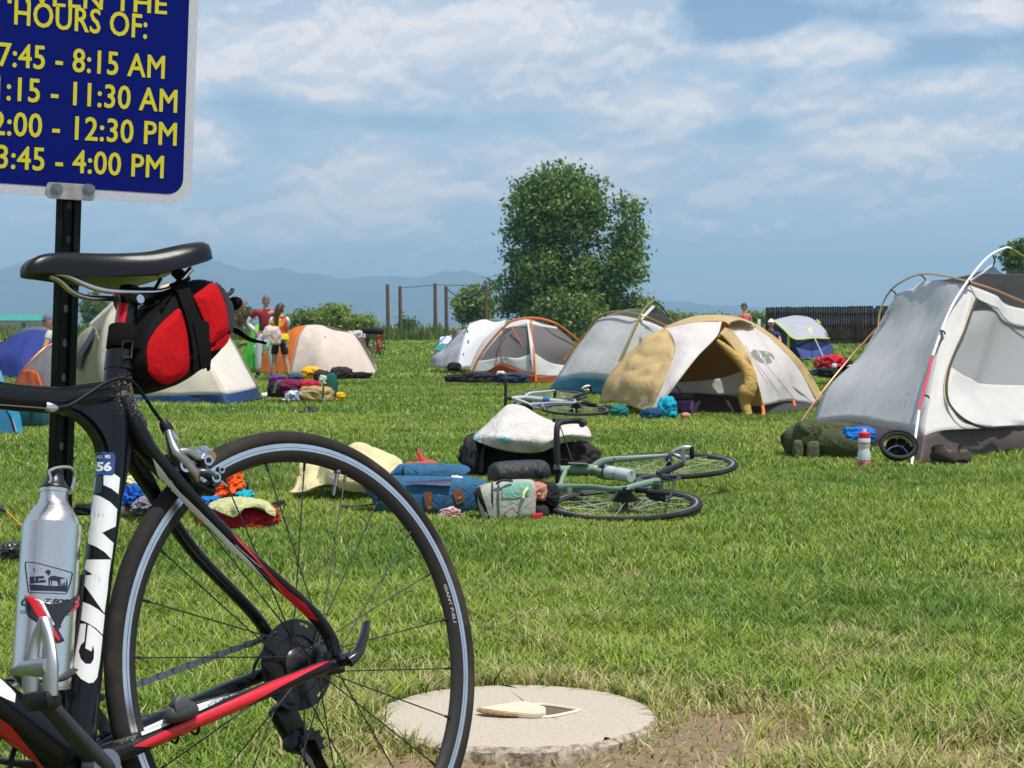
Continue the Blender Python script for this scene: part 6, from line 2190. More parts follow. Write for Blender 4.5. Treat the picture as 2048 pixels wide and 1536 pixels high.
def five():
    T = Tent('fly_tent', 'low white and grey tent under a full fly, left of the orange poled tent', 'tent', G(900, 737))
    LG = cloth('fly_grey', (0.42, 0.44, 0.48), 0.25, wr=0.6)
    WF = cloth('fly_bright', (0.70, 0.71, 0.74), 0.25, wr=0.4)
    T.sheet('vestibule', [[(860, 733, 38.5), (885, 735, 37.6), (915, 736, 37)], [(866, 713, 38.5), (893, 710, 37.8), (920, 700, 37.3)], [(892, 694, 38.5), (908, 688, 38), (926, 680, 37.6)], [(917, 662, 38.6), (924, 660, 38.3), (936, 655, 38)]], LG, wr=0.08, wf=2.5)
    fw = T.sheet('fly', [[(915, 736, 37), (946, 736, 37.2), (990, 736, 37.8), (1030, 735, 38.6)], [(921, 698, 37.3), (945, 694, 37.4), (980, 692, 37.9), (1020, 690, 38.7)], [(928, 675, 37.6), (950, 668, 37.7), (980, 665, 38.2), (1010, 665, 38.9)], [(938, 647, 38.3), (966, 639, 38.5), (990, 644, 38.8), (1012, 640, 39.4)]], WF, wr=0.04, wf=2)
    T.sheet('back_fly', [[(860, 733, 38.6), (940, 728, 40.5), (1040, 728, 40.5)], [(890, 695, 38.7), (950, 680, 40.2), (1030, 680, 40.3)], [(917, 661, 38.7), (966, 640, 39), (1012, 640, 39.6)]], WF, wr=0.02)
    T.sheet('blue_edge', [[(940, 739, 37.1), (990, 739, 37.7), (1028, 738, 38.5)], [(940, 734, 37.12), (990, 734, 37.74), (1028, 733, 38.52)]], mat('trim_blue', (0.03, 0.16, 0.38), 0.6), wr=0)
    T.pole([(905, 678, 38.2), (928, 656, 38), (936, 664, 37.8)], 0.012, CORD, 'cord')
    T.patch('toggle', [[(935, 680), (938, 680), (938, 687), (935, 687)], [(926, 706), (928, 706), (928, 711), (926, 711)]], fw, CORD)
    # deck chair cloth and bits standing against it
    b = G(880, 715)
    c = Tent('camp_chair', 'blue and white folding chair at the left end of the low white tent', 'chair', b)
    c.sheet('seat', [[(868, 700, 39.6), (886, 702, 39.2), (900, 700, 39)], [(874, 690, 39.8), (888, 690, 39.5), (902, 686, 39.4)]], mat('chair_teal', (0.03, 0.25, 0.28), 0.7), wr=0.01)
    c.sheet('backrest', [[(876, 690, 39.8), (900, 688, 39.4)], [(880, 674, 40.1), (904, 671, 39.7)]], mat('chair_blue', (0.10, 0.25, 0.62), 0.7, col2=(0.7, 0.72, 0.78), vscale=6, thresh=(0.45, 0.5)), wr=0.01)
    for q in ((870, 702, 39.6, 868, 716), (898, 701, 39.1, 900, 718)):
        c.pole([(q[0], q[1], q[2]), (q[3], q[4], q[2])], 0.015, grey_metal(), 'leg', 2)


def four():
    T = Tent('fly_tent', 'cream tent with a broad orange end, behind the two standing people', 'tent', G(640, 752))
    OR = cloth('fly_orange', (0.72, 0.20, 0.035), 0.35)
    CW = cloth('fly_cream', (0.76, 0.64, 0.56), 0.3, wr=0.5)
    T.sheet('fly', [[(578, 750, 37.10), (640, 753, 36.70), (700, 753, 37.10), (757, 751, 37.90)], [(588, 705, 37.40), (640, 702, 36.90), (688, 706, 37.30), (738, 716, 38.10)], [(597, 672, 37.80), (642, 670, 37.40), (678, 676, 37.70), (722, 688, 38.40)], [(612, 650, 38.30), (640, 650, 38.30), (668, 660, 38.30), (706, 666, 38.70)]], CW, wr=0.07, wf=2.2)
    T.sheet('orange_end', [[(503, 747, 38.50), (540, 750, 37.70), (578, 750, 37.10)], [(530, 705, 38.40), (558, 704, 37.90), (588, 705, 37.40)], [(565, 672, 38.40), (582, 668, 38.10), (597, 672, 37.80)], [(578, 661, 38.50), (594, 653, 38.40), (612, 650, 38.30)]], OR, wr=0.05, wf=2.5)
    T.sheet('back_fly', [[(503, 747, 38.60), (640, 742, 40.30), (760, 748, 39.30)], [(566, 670, 38.60), (645, 665, 39.90), (730, 690, 39.30)], [(578, 661, 38.60), (640, 650, 38.50), (706, 666, 38.80)]], CW, wr=0.02)
    T.sheet('rear_flap', [[(700, 672, 39.50), (728, 690, 39.50), (754, 722, 39.70)], [(690, 664, 39.90), (706, 664, 39.90), (735, 700, 40.20)]], CW, wr=0.01)
    T.sheet('orange_hem', [[(722, 755, 37.40), (757, 754, 37.90)], [(722, 750, 37.42), (757, 749, 37.92)]], OR, wr=0)
    T.pole([(649, 672, 37.30), (662, 695, 37.10), (667, 718, 37.00), (676, 732, 37.00)], 0.012, mat('crease_shade', (0.35, 0.22, 0.18), 0.8), 'seam_or_crease')  # fold in the cream fly, its shade drawn as a thin dark tube


def three():
    T = Tent('ridge_tent', 'large cream tent with a deep blue base, seen behind the red saddle bag', 'tent', G(400, 810))
    T.sheet('fly', [
        [(212, 792, 22.3), (272, 794, 21.6), (347, 791, 21.1), (454, 788, 20.6)], [(196, 730, 22.5), (270, 740, 21.8), (345, 740, 21.3), (428, 740, 20.9)], [(205, 650, 22.8), (270, 670, 22.1), (340, 670, 21.8), (395, 680, 21.4)], [(240, 592, 23), (285, 585, 22.6), (325, 570, 22.4), (352, 562, 22.3)]], CREAM, wr=0.05, wf=1.8)
    T.sheet('fly', [[(454, 788, 20.6), (485, 784, 21.2), (515, 775, 22)], [(428, 740, 20.9), (460, 735, 21.5), (494, 738, 22.1)], [(395, 680, 21.4), (430, 680, 21.8), (464, 683, 22.3)], [(352, 562, 22.3), (368, 562, 22.4), (385, 562, 22.6)]], cloth('canvas_white', (0.78, 0.73, 0.64), 0.3), wr=0.03, wf=1.8)
    T.sheet('blue_base', [[(205, 818, 22.3), (272, 814, 21.5), (347, 812, 21.05), (400, 811, 20.8), (464, 808, 20.5), (522, 799, 22)], [(212, 792, 22.3), (272, 794, 21.6), (347, 791, 21.1), (400, 789, 20.85), (455, 788, 20.55), (515, 775, 22)]], BLUEB, wr=0.05, wf=3)
    T.sheet('vestibule', [[(150, 778, 24), (180, 780, 23), (214, 780, 22.3)], [(150, 710, 24.2), (178, 710, 23.2), (212, 715, 22.4)], [(155, 676, 24.4), (178, 668, 23.6), (198, 675, 22.8)], [(172, 657, 24.4), (182, 654, 24), (192, 657, 23.4)]], cloth('canvas_olive', (0.42, 0.38, 0.24), 0.35), wr=0.04)
    T.sheet('navy_stripe', [[(157, 740, 23.4), (158, 725, 23.35), (178, 690, 23.1), (192, 660, 23.2)], [(150, 735, 23.8), (152, 712, 23.7), (172, 680, 23.4), (186, 655, 23.4)]], mat('stripe_navy', (0.02, 0.03, 0.06), 0.7), wr=0)
    T.sheet('fly', [[(172, 780, 24.6), (205, 780, 24.2)], [(168, 700, 24.8), (205, 700, 24)], [(180, 645, 24.8), (232, 598, 23.2)]], CREAM, wr=0.02)
    T.sheet('back_fly', [[(172, 782, 24.8), (350, 775, 25.5), (520, 778, 22.3)], [(185, 650, 24.6), (350, 640, 24.5), (466, 684, 22.5)], [(240, 592, 23.1), (345, 562, 22.6), (386, 562, 22.7)]], CREAM, wr=0.02)
    T.pole([(508, 800, 21.6), (530, 796, 21.2)], 0.006, CORD, 'cord', 2)


def two():
    T = Tent('dome_tent', 'grey mesh dome tent with orange floor, left of the green sign post', 'tent', G(100, 781))
    T.sheet('side_panel', [[(30, 764, 28), (65, 775, 27), (110, 780, 26.3), (170, 780, 26.6)], [(52, 735, 28), (80, 742, 27.2), (115, 745, 26.6), (165, 745, 26.9)], [(84, 702, 28.2), (105, 704, 27.6), (130, 706, 27.2), (158, 708, 27.4)], [(110, 688, 28.4), (122, 684, 28.2), (140, 682, 28), (155, 684, 28)]], mat('mesh_charcoal', (0.16, 0.145, 0.15), 0.8, alpha=0.9), wr=0.03)
    T.sheet('orange_base', [[(28, 770, 27.9), (62, 782, 26.9), (90, 784, 26.4)], [(42, 742, 27.9), (58, 738, 27.3), (76, 745, 26.9)]], cloth('base_orange', (0.68, 0.13, 0.025), 0.3), wr=0.04)
    T.sheet('back_panel', [[(30, 764, 28.2), (100, 770, 30), (170, 775, 28.5)], [(84, 700, 28.4), (125, 695, 29.5), (160, 706, 28.6)], [(110, 688, 28.5), (130, 683, 28.6), (155, 684, 28.3)]], GREYW, wr=0.01)
    T.pole([(29, 766, 27.8), (52, 733, 27.7), (84, 700, 27.9), (112, 686, 28.1), (152, 682, 28)], 0.012, ORANGE_P)


def one():
    T = Tent('dome_tent', 'royal blue dome tent with a dark grey top at the far left', 'tent', G(40, 757))
    bl = cloth('dome_blue', (0.025, 0.045, 0.24), 0.25, wr=0.7)
    T.sheet('fly', [[(-60, 754, 36.5), (-20, 757, 35.2), (40, 757, 34.4), (105, 756, 34.8)], [(-45, 725, 36.4), (-8, 716, 35.4), (44, 712, 34.7), (112, 716, 35)], [(-10, 695, 36.5), (24, 684, 35.8), (60, 678, 35.4), (108, 684, 35.6)], [(30, 668, 36.8), (48, 662, 36.5), (72, 659, 36.3), (104, 664, 36.4)]], bl, wr=0.08, wf=2.5)
    T.sheet('cap', [[(30, 668, 36.8), (48, 662, 36.5), (72, 659, 36.3), (104, 664, 36.4)], [(50, 656, 37.2), (65, 653, 37), (82, 653, 37), (100, 657, 37)]], cloth('cap_grey', (0.10, 0.10, 0.13), 0.1), wr=0.02)
    T.sheet('back_fly', [[(-60, 754, 36.6), (30, 745, 38.5), (110, 748, 37)], [(-10, 694, 36.7), (50, 690, 38), (112, 700, 37)], [(50, 657, 37.1), (76, 653, 37.2), (100, 657, 37.1)]], bl, wr=0.02)


def nine():
    T = Tent('cabin_tent', 'small navy and grey dome tent edged in lime, in front of the board fence', 'tent', G(1605, 718))
    GR = cloth('roof_grey', (0.42, 0.43, 0.48), 0.2)
    NV = cloth('wall_navy', (0.012, 0.022, 0.085), 0.1, wr=0.6)
    LM = mat('lime_piping', (0.55, 0.62, 0.06), 0.6)
    rf = T.sheet('roof', [[(1548, 640, 56.2), (1568, 658, 55.4), (1590, 677, 54.6), (1624, 675, 55), (1657, 676, 55.6)], [(1562, 636, 56.8), (1580, 646, 56.2), (1600, 655, 55.6), (1628, 655, 55.8), (1652, 662, 56.2)], [(1586, 631, 57.4), (1594, 631, 57.2), (1606, 632, 57), (1622, 636, 57), (1640, 648, 57)]], GR, wr=0.03, wf=1.5)
    T.sheet('wall', [[(1604, 719, 54.4), (1636, 718, 54.8), (1667, 712, 55.6)], [(1594, 700, 54.5), (1628, 698, 54.9), (1662, 695, 55.6)], [(1590, 677, 54.6), (1624, 675, 55), (1657, 676, 55.6)]], NV, wr=0.06, wf=1.5)
    T.sheet('wall', [[(1545, 716, 57), (1575, 717, 55.6), (1604, 719, 54.4)], [(1540, 680, 56.8), (1566, 690, 55.6), (1594, 700, 54.5)], [(1546, 642, 56.2), (1568, 659, 55.4), (1590, 677, 54.6)]], NV, wr=0.04, wf=1.5)
    T.sheet('lower_panel', [[(1604, 719, 54.3), (1636, 718, 54.7), (1667, 712, 55.5)], [(1592, 695, 54.4), (1626, 702, 54.8), (1660, 688, 55.5)]], cloth('wall_blue', (0.05, 0.085, 0.26), 0.2), wr=0.04)
    T.sheet('grey_hem', [[(1602, 722, 54.2), (1645, 721, 54.9)], [(1603, 717, 54.22), (1645, 717, 54.92)]], mat('hem_grey', (0.35, 0.36, 0.40), 0.7), wr=0)
    T.pole([(1547, 641, 56.1), (1568, 659, 55.3), (1590, 678, 54.5), (1624, 676, 54.9), (1658, 677, 55.5)], 0.028, LM, 'piping')
    T.pole([(1640, 647, 57), (1636, 643, 57.2), (1633, 640, 57.2)], 0.04, LM, 'piping')
    T.pole([(1579, 668, 55), (1577, 700, 55)], 0.06, LM, 'piping')
    T.pole([(1629, 676, 54.8), (1638, 695, 54.3), (1646, 713, 54)], 0.022, mat('hem_grey'), 'guy_line', 2)
    T.pole([(1650, 665, 55.6), (1664, 695, 55.2), (1671, 716, 54.8)], 0.015, CORD, 'guy_line', 3)
    T.patch('badge', [[(1616, 657), (1622, 656), (1627, 662), (1624, 666), (1619, 664)]], rf, LM)
    T.sheet('back_wall', [[(1545, 716, 57.2), (1600, 712, 58.5), (1668, 711, 57)], [(1548, 640, 56.8), (1594, 631, 57.4), (1640, 648, 57.2)]], NV, wr=0)


ten(); eight(); seven(); six(); five(); four(); three(); two(); one(); nine()
# ------------------------------------------------------------------ bicycles lying and standing about the camp
def lie(r, f, roll=0.0):
    """matrix of a bicycle on its side: r, f = rear and front axle, saddle towards picture left, drive side up"""
    r, f = Vector(r), Vector(f)
    F = (f - r).normalized()
    L = Vector((0.0, 0.0, -1.0))
    U = F.cross(L).normalized()
    L = U.cross(F).normalized()
    q = Matrix.Rotation(roll, 3, F)
    U, L = q @ U, q @ L
    return Matrix(((F.x, L.x, U.x, r.x), (F.y, L.y, U.y, r.y), (F.z, L.z, U.z, r.z), (0, 0, 0, 1)))


mint = frame_mat('mint_frame', (0.18, 0.27, 0.20), 0.35)
MA = lie(at(1250, 1014, 7.35) + Vector((0, 0, .012)), at(1337, 936, 8.28) + Vector((0, 0, .012)))
BA = make_bike('touring_bicycle', 'pale green drop bar bicycle lying on the grass in front of the black bags', MA, mint, valve=2.2, crank_deg=150, spin=0.2, thin=0.58, light_spokes=True)
fra = kid(BA, 'frame')
for body, a, b, sz in (('Bianchi', (0.52, -0.0195, 0.049), (0.70, -0.0195, 0.221), 0.030), ('Bianchi', (0.338, -0.0135, 0.125), (0.294, -0.0135, 0.270), 0.024)):
    A_, B_ = Vector(a), Vector(b)
    ex = (B_ - A_).normalized()
    ez = Vector((0, -1, 0))
    ey = ez.cross(ex)
    me = text_mesh(body, sz, 0.001, 0.2, sx=1.35)
    obj('lettering', bm_of(me, Matrix(((ex.x, ey.x, ez.x, A_.x), (ex.y, ey.y, ez.y, A_.y), (ex.z, ey.z, ez.z, A_.z), (0, 0, 0, 1)))), mat('dark_letter', (0.02, 0.03, 0.05), 0.5), fra, smooth=False)
# spiral of black tape round the fork, cables
bm = bmesh.new()
for k in range(7):
    p = Vector((0.860, -0.040, 0.262)).lerp(Vector((0.975, -0.051, 0.015)), k / 7)
    q = Vector((0.860, -0.040, 0.262)).lerp(Vector((0.975, -0.051, 0.015)), (k + 0.6) / 7)
    sweep(bm, [tuple(p + Vector((0.016, -0.009, 0))), tuple(q + Vector((-0.016, -0.009, 0)))], 0.004, 6)
obj('cable_wrap', bm, CORD, kid(BA, 'fork'))
obj('brake_cable', tube([(1.0, -0.21, 0.57), (1.07, -0.13, 0.60), (1.0, -0.03, 0.58), (0.90, -0.03, 0.50), (0.84, -0.03, 0.42)], 0.0028, 6, 6), CORD, BA)
obj('brake_cable', tube([(1.0, -0.21, 0.56), (1.08, -0.08, 0.54), (0.92, 0.03, 0.45), (0.80, -0.025, 0.40)], 0.0028, 6, 6), CORD, BA)
bm = bx((0.79, -0.030, 0.40), (0.12, 0.002, 0.085), Matrix.Rotation(R(15), 3, 'Z'))
tg = thing('number_tag', 'white paper tag hanging at the head of the pale green bicycle', 'tag', matrix=MA)
obj('card', bm, mat('paper_white', (0.75, 0.76, 0.73), 0.7), tg, smooth=False)
obj('tie', tube([(0.80, -0.025, 0.42), (0.81, -0.032, 0.435), (0.815, -0.02, 0.445)], 0.0015, 6, 3), CORD, tg)


def bike_bottle(M, a, b, label, seed):
    A_, B_ = Vector(a), Vector(b)
    t = thing('water_bottle', label, 'bottle', matrix=M @ Matrix.Translation(A_))
    d = B_ - A_
    rot = Vector((0, 0, 1)).rotation_difference(d.normalized()).to_matrix().to_4x4()
    L_ = d.length
    bm = bmesh.new()
    lathe(bm, [(0.001, 0), (0.028, 0), (0.031, 0.006), (0.031, L_ * .45), (0.027, L_ * .52), (0.027, L_ * .58), (0.031, L_ * .66), (0.031, L_ * .82), (0.026, L_ * .86), (0.001, L_ * .86)], 'Z', 32, closed=False)
    bmesh.ops.transform(bm, matrix=rot, verts=bm.verts)
    obj('body', bm, mat('bottle_clear', (0.42, 0.47, 0.46), 0.35, col2=(0.12, 0.14, 0.15), vscale=28, thresh=(0.56, 0.62)), t)
    bm = bmesh.new()
    lathe(bm, [(0.001, L_ * .86), (0.029, L_ * .86), (0.029, L_ * .91), (0.018, L_ * .94), (0.012, L_), (0.001, L_)], 'Z', 24, closed=False)
    bmesh.ops.transform(bm, matrix=rot, verts=bm.verts)
    obj('cap', bm, mat('cap_black'), t)
    return t


bike_bottle(MA, (0.475, -0.035, 0.075), (0.585, -0.035, 0.235), 'pale plastic bottle in the cage of the pale green bicycle', 1)

white_f = frame_mat('white_frame', (0.45, 0.47, 0.50), 0.3)
MB_ = lie(at(1152, 819, 16.6), at(1112, 792, 17.5))
BB_ = make_bike('road_bicycle', 'white and black bicycle lying at the left edge of the tan tent', MB_, white_f, valve=1.0, crank_deg=120, thin=0.9, light_spokes=True)
obj('blue_band', tube([(0.60, 0, 0.126), (0.66, 0, 0.183)], 0.0300, 16), mat('band_blue', (0.02, 0.12, 0.40), 0.4), kid(BB_, 'frame'))
sbB = thing('seat_pack', 'black seat pack on the white bicycle lying beside the tan tent', 'bag', matrix=MB_ @ Matrix.Translation((0.08, 0, 0.48)))
obj('body', tube([(-.1, 0, 0), (-.08, 0, 0), (.06, 0, .02), (.1, 0, .03)], [.03, .055, .05, .03], 14, 3), mat('nylon_black'), sbB)

MC = lie(at(1684, 752, 30.6), at(1662, 742, 31.5))
BCk = make_bike('road_bicycle', 'dark bicycle lying under red bags at the left edge of the large grey tent', MC, frame_mat('dark_frame', (0.012, 0.012, 0.013)), crank_deg=60)


def stand(x, y, heading, z=None):
    F = Vector((math.cos(heading), math.sin(heading), 0))
    U = Vector((0, 0, 1))
    U = (U + Vector((0.08, 0, 0))).normalized()
    L = U.cross(F).normalized()
    U = F.cross(L)
    z = zt(y) + 0.336 if z is None else z
    return Matrix(((F.x, L.x, U.x, x), (F.y, L.y, U.y, y), (F.z, L.z, U.z, z), (0, 0, 0, 1)))


for px, d, h, fmn, lbl in ((730, 56, R(-78), 'dark_frame', 'black bicycle standing just right of the cream and orange tent'), (764, 55, R(-100), 'red_frame', 'red bicycle standing rightmost of the bikes by the cream and orange tent')):
    col = {'dark_frame': (0.012, 0.012, 0.013), 'red_frame': (0.55, 0.02, 0.03)}[fmn]
    p = at(px, 700, d)
    Mx = stand(p.x, d, h)
    make_bike('road_bicycle', lbl, Mx, frame_mat(fmn, col), crank_deg=100)
    tq = thing('handlebar_bag', 'black roll strapped to the bars of the ' + ('black' if col[0] < .1 else 'red') + ' standing bicycle', 'bag', matrix=Mx @ Matrix.Translation((0.96, 0, 0.56)))
    obj('roll', tube([(0, -0.24, 0), (0, -0.2, 0.01), (0, 0.2, 0.01), (0, 0.24, 0)], [0.05, 0.095, 0.095, 0.05], 14, 3), mat('bag_dark', (0.015, 0.013, 0.015), 0.75, spec=0.2), tq)
    obj('strap', tube([(0.0, 0.1, 0.11), (0.10, 0.1, 0.0), (0, 0.1, -0.1)], 0.008, 6, 4), CORD, tq)
p = at(712, 672, 55)
blobby('dry_bag', (p.x, 55.4, p.z - .2), (0.5, 0.3, 0.42), mat('stuff_pale', (0.55, 0.56, 0.60), 0.7, col2=(0.5, 0.12, 0.12), vscale=5, thresh=(.5, .55)), seed=9, label='pale red and white bundle on the bikes behind the cream tent', cat='bag')
Mx = stand(at(485, 700, 38).x, 38.6, R(15))
make_bike('road_bicycle', 'bicycle under a lime green cover left of the standing people', Mx, frame_mat('dark_frame', (0.012,) * 3))
gc = Tent('rain_cover', 'bright lime green cover draped over a bicycle left of the standing people', 'cover', G(512, 735))
LIME = cloth('lime_cover', (0.12, 0.62, 0.06), 0.3, wr=0.5)
gc.sheet('drape', [[(486, 716, 37.2), (500, 742, 37), (512, 738, 37.1)], [(494, 690, 37.3), (508, 700, 37), (522, 712, 37.1)], [(502, 660, 37.5), (514, 664, 37.2), (530, 690, 37.3)], [(506, 652, 37.8), (520, 648, 37.8), (534, 655, 37.8)]], LIME, wr=0.06, wf=3)
gc.sheet('drape', [[(486, 716, 38.4), (512, 735, 38.6)], [(500, 668, 38.3), (530, 690, 38.5)], [(506, 652, 37.9), (534, 655, 37.9)]], LIME, wr=0.03)
gc.sheet('white_strip', [[(510, 712, 36.95), (522, 716, 36.95)], [(508, 690, 36.95), (524, 694, 36.95)]], mat('strip_white', (0.6, 0.66, 0.62), 0.6), wr=0)
gc.sheet('blue_patch', [[(510, 672, 37.0), (526, 668, 37.0)], [(512, 663, 37.15), (527, 658, 37.2)]], mat('patch_blue', (0.03, 0.12, 0.35), 0.6), wr=0)


# ------------------------------------------------------------------ bags and clothes
def soft(name, label, cat, x0, x1, y0, y1, d, depth, m, seed=1, group=None, part='body', dz=0.0, **kw):
    """soft thing filling a picture box at distance d, resting where the box ends"""
    a, b = at(x0, y1, d), at(x1, y0, d)
    z = max(a.z, zt(d) - 0.01) + dz
    t = thing(name, label, cat, ((a.x + b.x) / 2, d, z), group=group)
    obj(part, bm_of_blob((b.x - a.x, depth, b.z - z), seed, **kw), m, t)
    return t


def bm_of_blob(size, seed, **kw):
    o = blobby('tmp_blob', (0, 0, 0), size, None, seed=seed, **kw)
    bm = bmesh.new()
    bm.from_mesh(o.data)
    me = o.data
    bpy.data.objects.remove(o)
    bpy.data.meshes.remove(me)
    return bm


def part_at(t, name, m, x0, x1, y0, y1, d, depth, seed=1, **kw):
    a, b = at(x0, y1, d), at(x1, y0, d)
    bm = bm_of_blob((b.x - a.x, depth, b.z - a.z), seed, **kw)
    bmesh.ops.translate(bm, verts=bm.verts, vec=Vector(((a.x + b.x) / 2, d, a.z)) - t.location)
    return obj(name, bm, m, t)


def strap_on(t, pts, r, m, name='strap', n=8, span=4):
    return obj(name, tube([tuple(at(*q) - t.location) for q in pts], r, n, span), m, t)


def fab(name, col=None, wr=0.7, ws=14, **kw):
    if col is None:
        return MATS[name]
    return mat(name, col, 0.75, var=0.08, vscale=8, wrinkle=wr, wscale=ws, bump=0.3, bscale=300, spec=0.2, **kw)


BLK = fab('pack_black', (0.012, 0.012, 0.014))
BLK2 = fab('pack_brown_black', (0.030, 0.022, 0.024))
LEATHER = mat('leather_brown', (0.20, 0.065, 0.030), 0.5, var=0.2, vscale=60)
# black pack and pillow beside the green bicycle
t = soft('backpack', 'large black backpack lying on the grass under the white pillow', 'backpack', 925, 1120, 848, 952, 9.35, 0.45, BLK, 2, rough=0.12, power=3.2)
part_at(t, 'side_pocket', BLK2, 1085, 1200, 872, 950, 9.3, 0.40, 5, rough=0.15)
part_at(t, 'front_panel', fab('pack_grey', (0.028, 0.028, 0.032)), 926, 965, 856, 945, 9.2, 0.30, 8, rough=0.1)
strap_on(t, [(962, 945, 9.05), (966, 900, 9.08), (985, 875, 9.15)], [(0.012, 0.004)] * 3, CORD)
strap_on(t, [(1100, 900, 9.1), (1130, 880, 9.1), (1175, 885, 9.15)], [(0.012, 0.004)] * 3, CORD)
pil = Tent('pillow', 'white pillow with faint coloured print lying on the black backpack', 'pillow', at(1050, 880, 9.3))
PW = mat('pillow_white', (0.56, 0.53, 0.50), 0.8, col2=(0.52, 0.42, 0.41), vscale=3.5, thresh=(0.55, 0.75), wrinkle=0.9, wscale=9, spec=0.1)
pl_ = pil.sheet('case', [[(944, 878, 9.1), (985, 895, 8.95), (1040, 906, 8.95), (1085, 903, 9.0), (1130, 885, 9.05), (1180, 880, 9.1)], [(950, 868, 9.15), (990, 868, 8.93), (1040, 876, 8.9), (1090, 880, 8.95), (1135, 868, 9.0), (1183, 870, 9.1)],
                         [(975, 846, 9.3), (1005, 838, 9.15), (1045, 842, 9.1), (1092, 856, 9.1), (1135, 852, 9.15), (1176, 855, 9.25)], [(998, 824, 9.5), (1020, 813, 9.45), (1050, 815, 9.45), (1095, 842, 9.4), (1135, 842, 9.4), (1165, 848, 9.4)],
                         [(990, 840, 9.75), (1022, 822, 9.8), (1055, 825, 9.8), (1095, 848, 9.7), (1130, 850, 9.6), (1160, 855, 9.6)]], PW, wr=0.035, wf=7, n=8, k=8)
pil.patch('printed_mark', [[(1008, 870), (1018, 880), (1012, 890), (1000, 882), (998, 874)], [(1014, 878), (1024, 874), (1022, 886), (1014, 888)]], pl_, mat('mark_teal', (0.20, 0.45, 0.48), 0.8))
pil.patch('printed_mark', [[(946, 874), (958, 870), (962, 877), (950, 880)]], pl_, mat('mark_teal'))
# black roll in front
d = 8.55
t = thing('roll_bag', 'black cylindrical bag on the grass left of the green bicycle bars', 'bag', G(1040, 978))
a, b = at(984, 950, d), at(1092, 944, 8.75)
o_ = t.location
pts = [tuple(a.lerp(b, s) - o_) for s in (0, 0.03, 0.15, 0.5, 0.85, 0.97, 1)]
obj('body', tube(pts, [0.03, 0.055, 0.066, 0.068, 0.066, 0.055, 0.03], 20, 3), mat('roll_vinyl', (0.016, 0.017, 0.019), 0.5, wrinkle=0.4, wscale=20), t)
strap_on(t, [(1078, 925, 8.62), (1082, 946, 8.58), (1080, 972, 8.62)], [(0.014, 0.004)] * 3, CORD)
# grey pannier at the saddle of the green bicycle
t = thing('seat_pannier', 'boxy grey and teal bag with diamond badge at the lying green bicycle', 'bag', G(1030, 1060))
o_ = t.location
GP = fab('pannier_grey', (0.36, 0.36, 0.31), 0.4, 20)


def loft(t, name, secs, m, power=3.6, n=28, span=4):
    """stuffed box: sections (px, py, distance, half width along view, half height)"""
    return obj(name, tube([tuple(at(*s[:3]) - t.location) for s in secs], [(s[3], s[4]) for s in secs], n, span, up=(0, 0, 1), power=power), m, t)


bd = loft(t, 'body', [(962, 1015, 7.16, .05, .06), (970, 1013, 7.16, .075, .085), (990, 1008, 7.18, .085, .093), (1035, 1003, 7.2, .085, .094), (1060, 1003, 7.22, .082, .09), (1068, 1003, 7.22, .05, .06)], GP)
loft(t, 'black_end', [(957, 1020, 7.17, .03, .05), (960, 1019, 7.17, .06, .072), (968, 1016, 7.17, .078, .088), (974, 1014, 7.17, .082, .092)], BLK)
loft(t, 'zip', [(983, 1010, 7.18, .089, .098), (987, 1010, 7.18, .089, .098)], CORD)
loft(t, 'zip', [(996, 1008, 7.18, .090, .098), (999, 1008, 7.18, .090, .098)], mat('zip_grey', (0.10, 0.10, 0.09), 0.7))
bm = bmesh.new()
b2 = BVHTree.FromBMesh((lambda q: (q.from_mesh(bd.data), q)[1])(bmesh.new()))


def on_soft(name, polys, m, off=0.004):
    org = Vector((0, 0, HC)) - o_
    bm = bmesh.new()
    for p in polys:
        bm.faces.new([bm.verts.new((x, y, 0)) for x, y in p])
    refine(bm, 5)
    for v in bm.verts:
        dd = (at(v.co.x, v.co.y, 3) - o_ - org).normalized()
        h = b2.ray_cast(org, dd)
        if h[0] is None:
            h = b2.find_nearest(org + dd * 7.2)
        v.co = h[0] - dd * off
    return obj(name, bm, m, t, smooth=False)


on_soft('badge', [[(1006, 1028), (1024, 1016), (1041, 1030), (1024, 1047)]], mat('badge_red', (0.22, 0.12, 0.10), 0.7))
on_soft('badge_face', [[(1010, 1028), (1024, 1019), (1037, 1030), (1024, 1044)]], mat('badge_silver', (0.42, 0.40, 0.36), 0.6), 0.006)
on_soft('teal_top', [[(1004, 974), (1014, 967), (1050, 963), (1064, 966), (1058, 990), (1030, 996), (1004, 996)]], fab('teal_panel', (0.18, 0.38, 0.31)), 0.005)
part_at(t, 'red_trim', fab('trim_salmon', (0.50, 0.22, 0.16)), 1058, 1094, 960, 1000, 7.25, 0.12, 3)
part_at(t, 'cover', BLK, 1060, 1118, 956, 1010, 7.32, 0.2, 6, rough=0.15)
part_at(t, 'dark_end', BLK2, 1060, 1098, 1000, 1056, 7.25, 0.16, 4, rough=0.08, power=4)
loft(t, 'reflector', [(1064, 1036, 7.10, .006, .018), (1084, 1034, 7.12, .006, .018)], mat('reflector_red', (0.5, 0.01, 0.03), 0.25))
strap_on(t, [(1055, 975, 7.12), (1048, 985, 7.10), (1046, 997, 7.09)], [(0.008, 0.003)] * 3, mat('strap_lime', (0.55, 0.60, 0.25), 0.7))
strap_on(t, [(992, 968, 7.1), (1004, 961, 7.1), (1025, 962, 7.12)], [(0.006, 0.005)] * 3, CORD, 'handle')

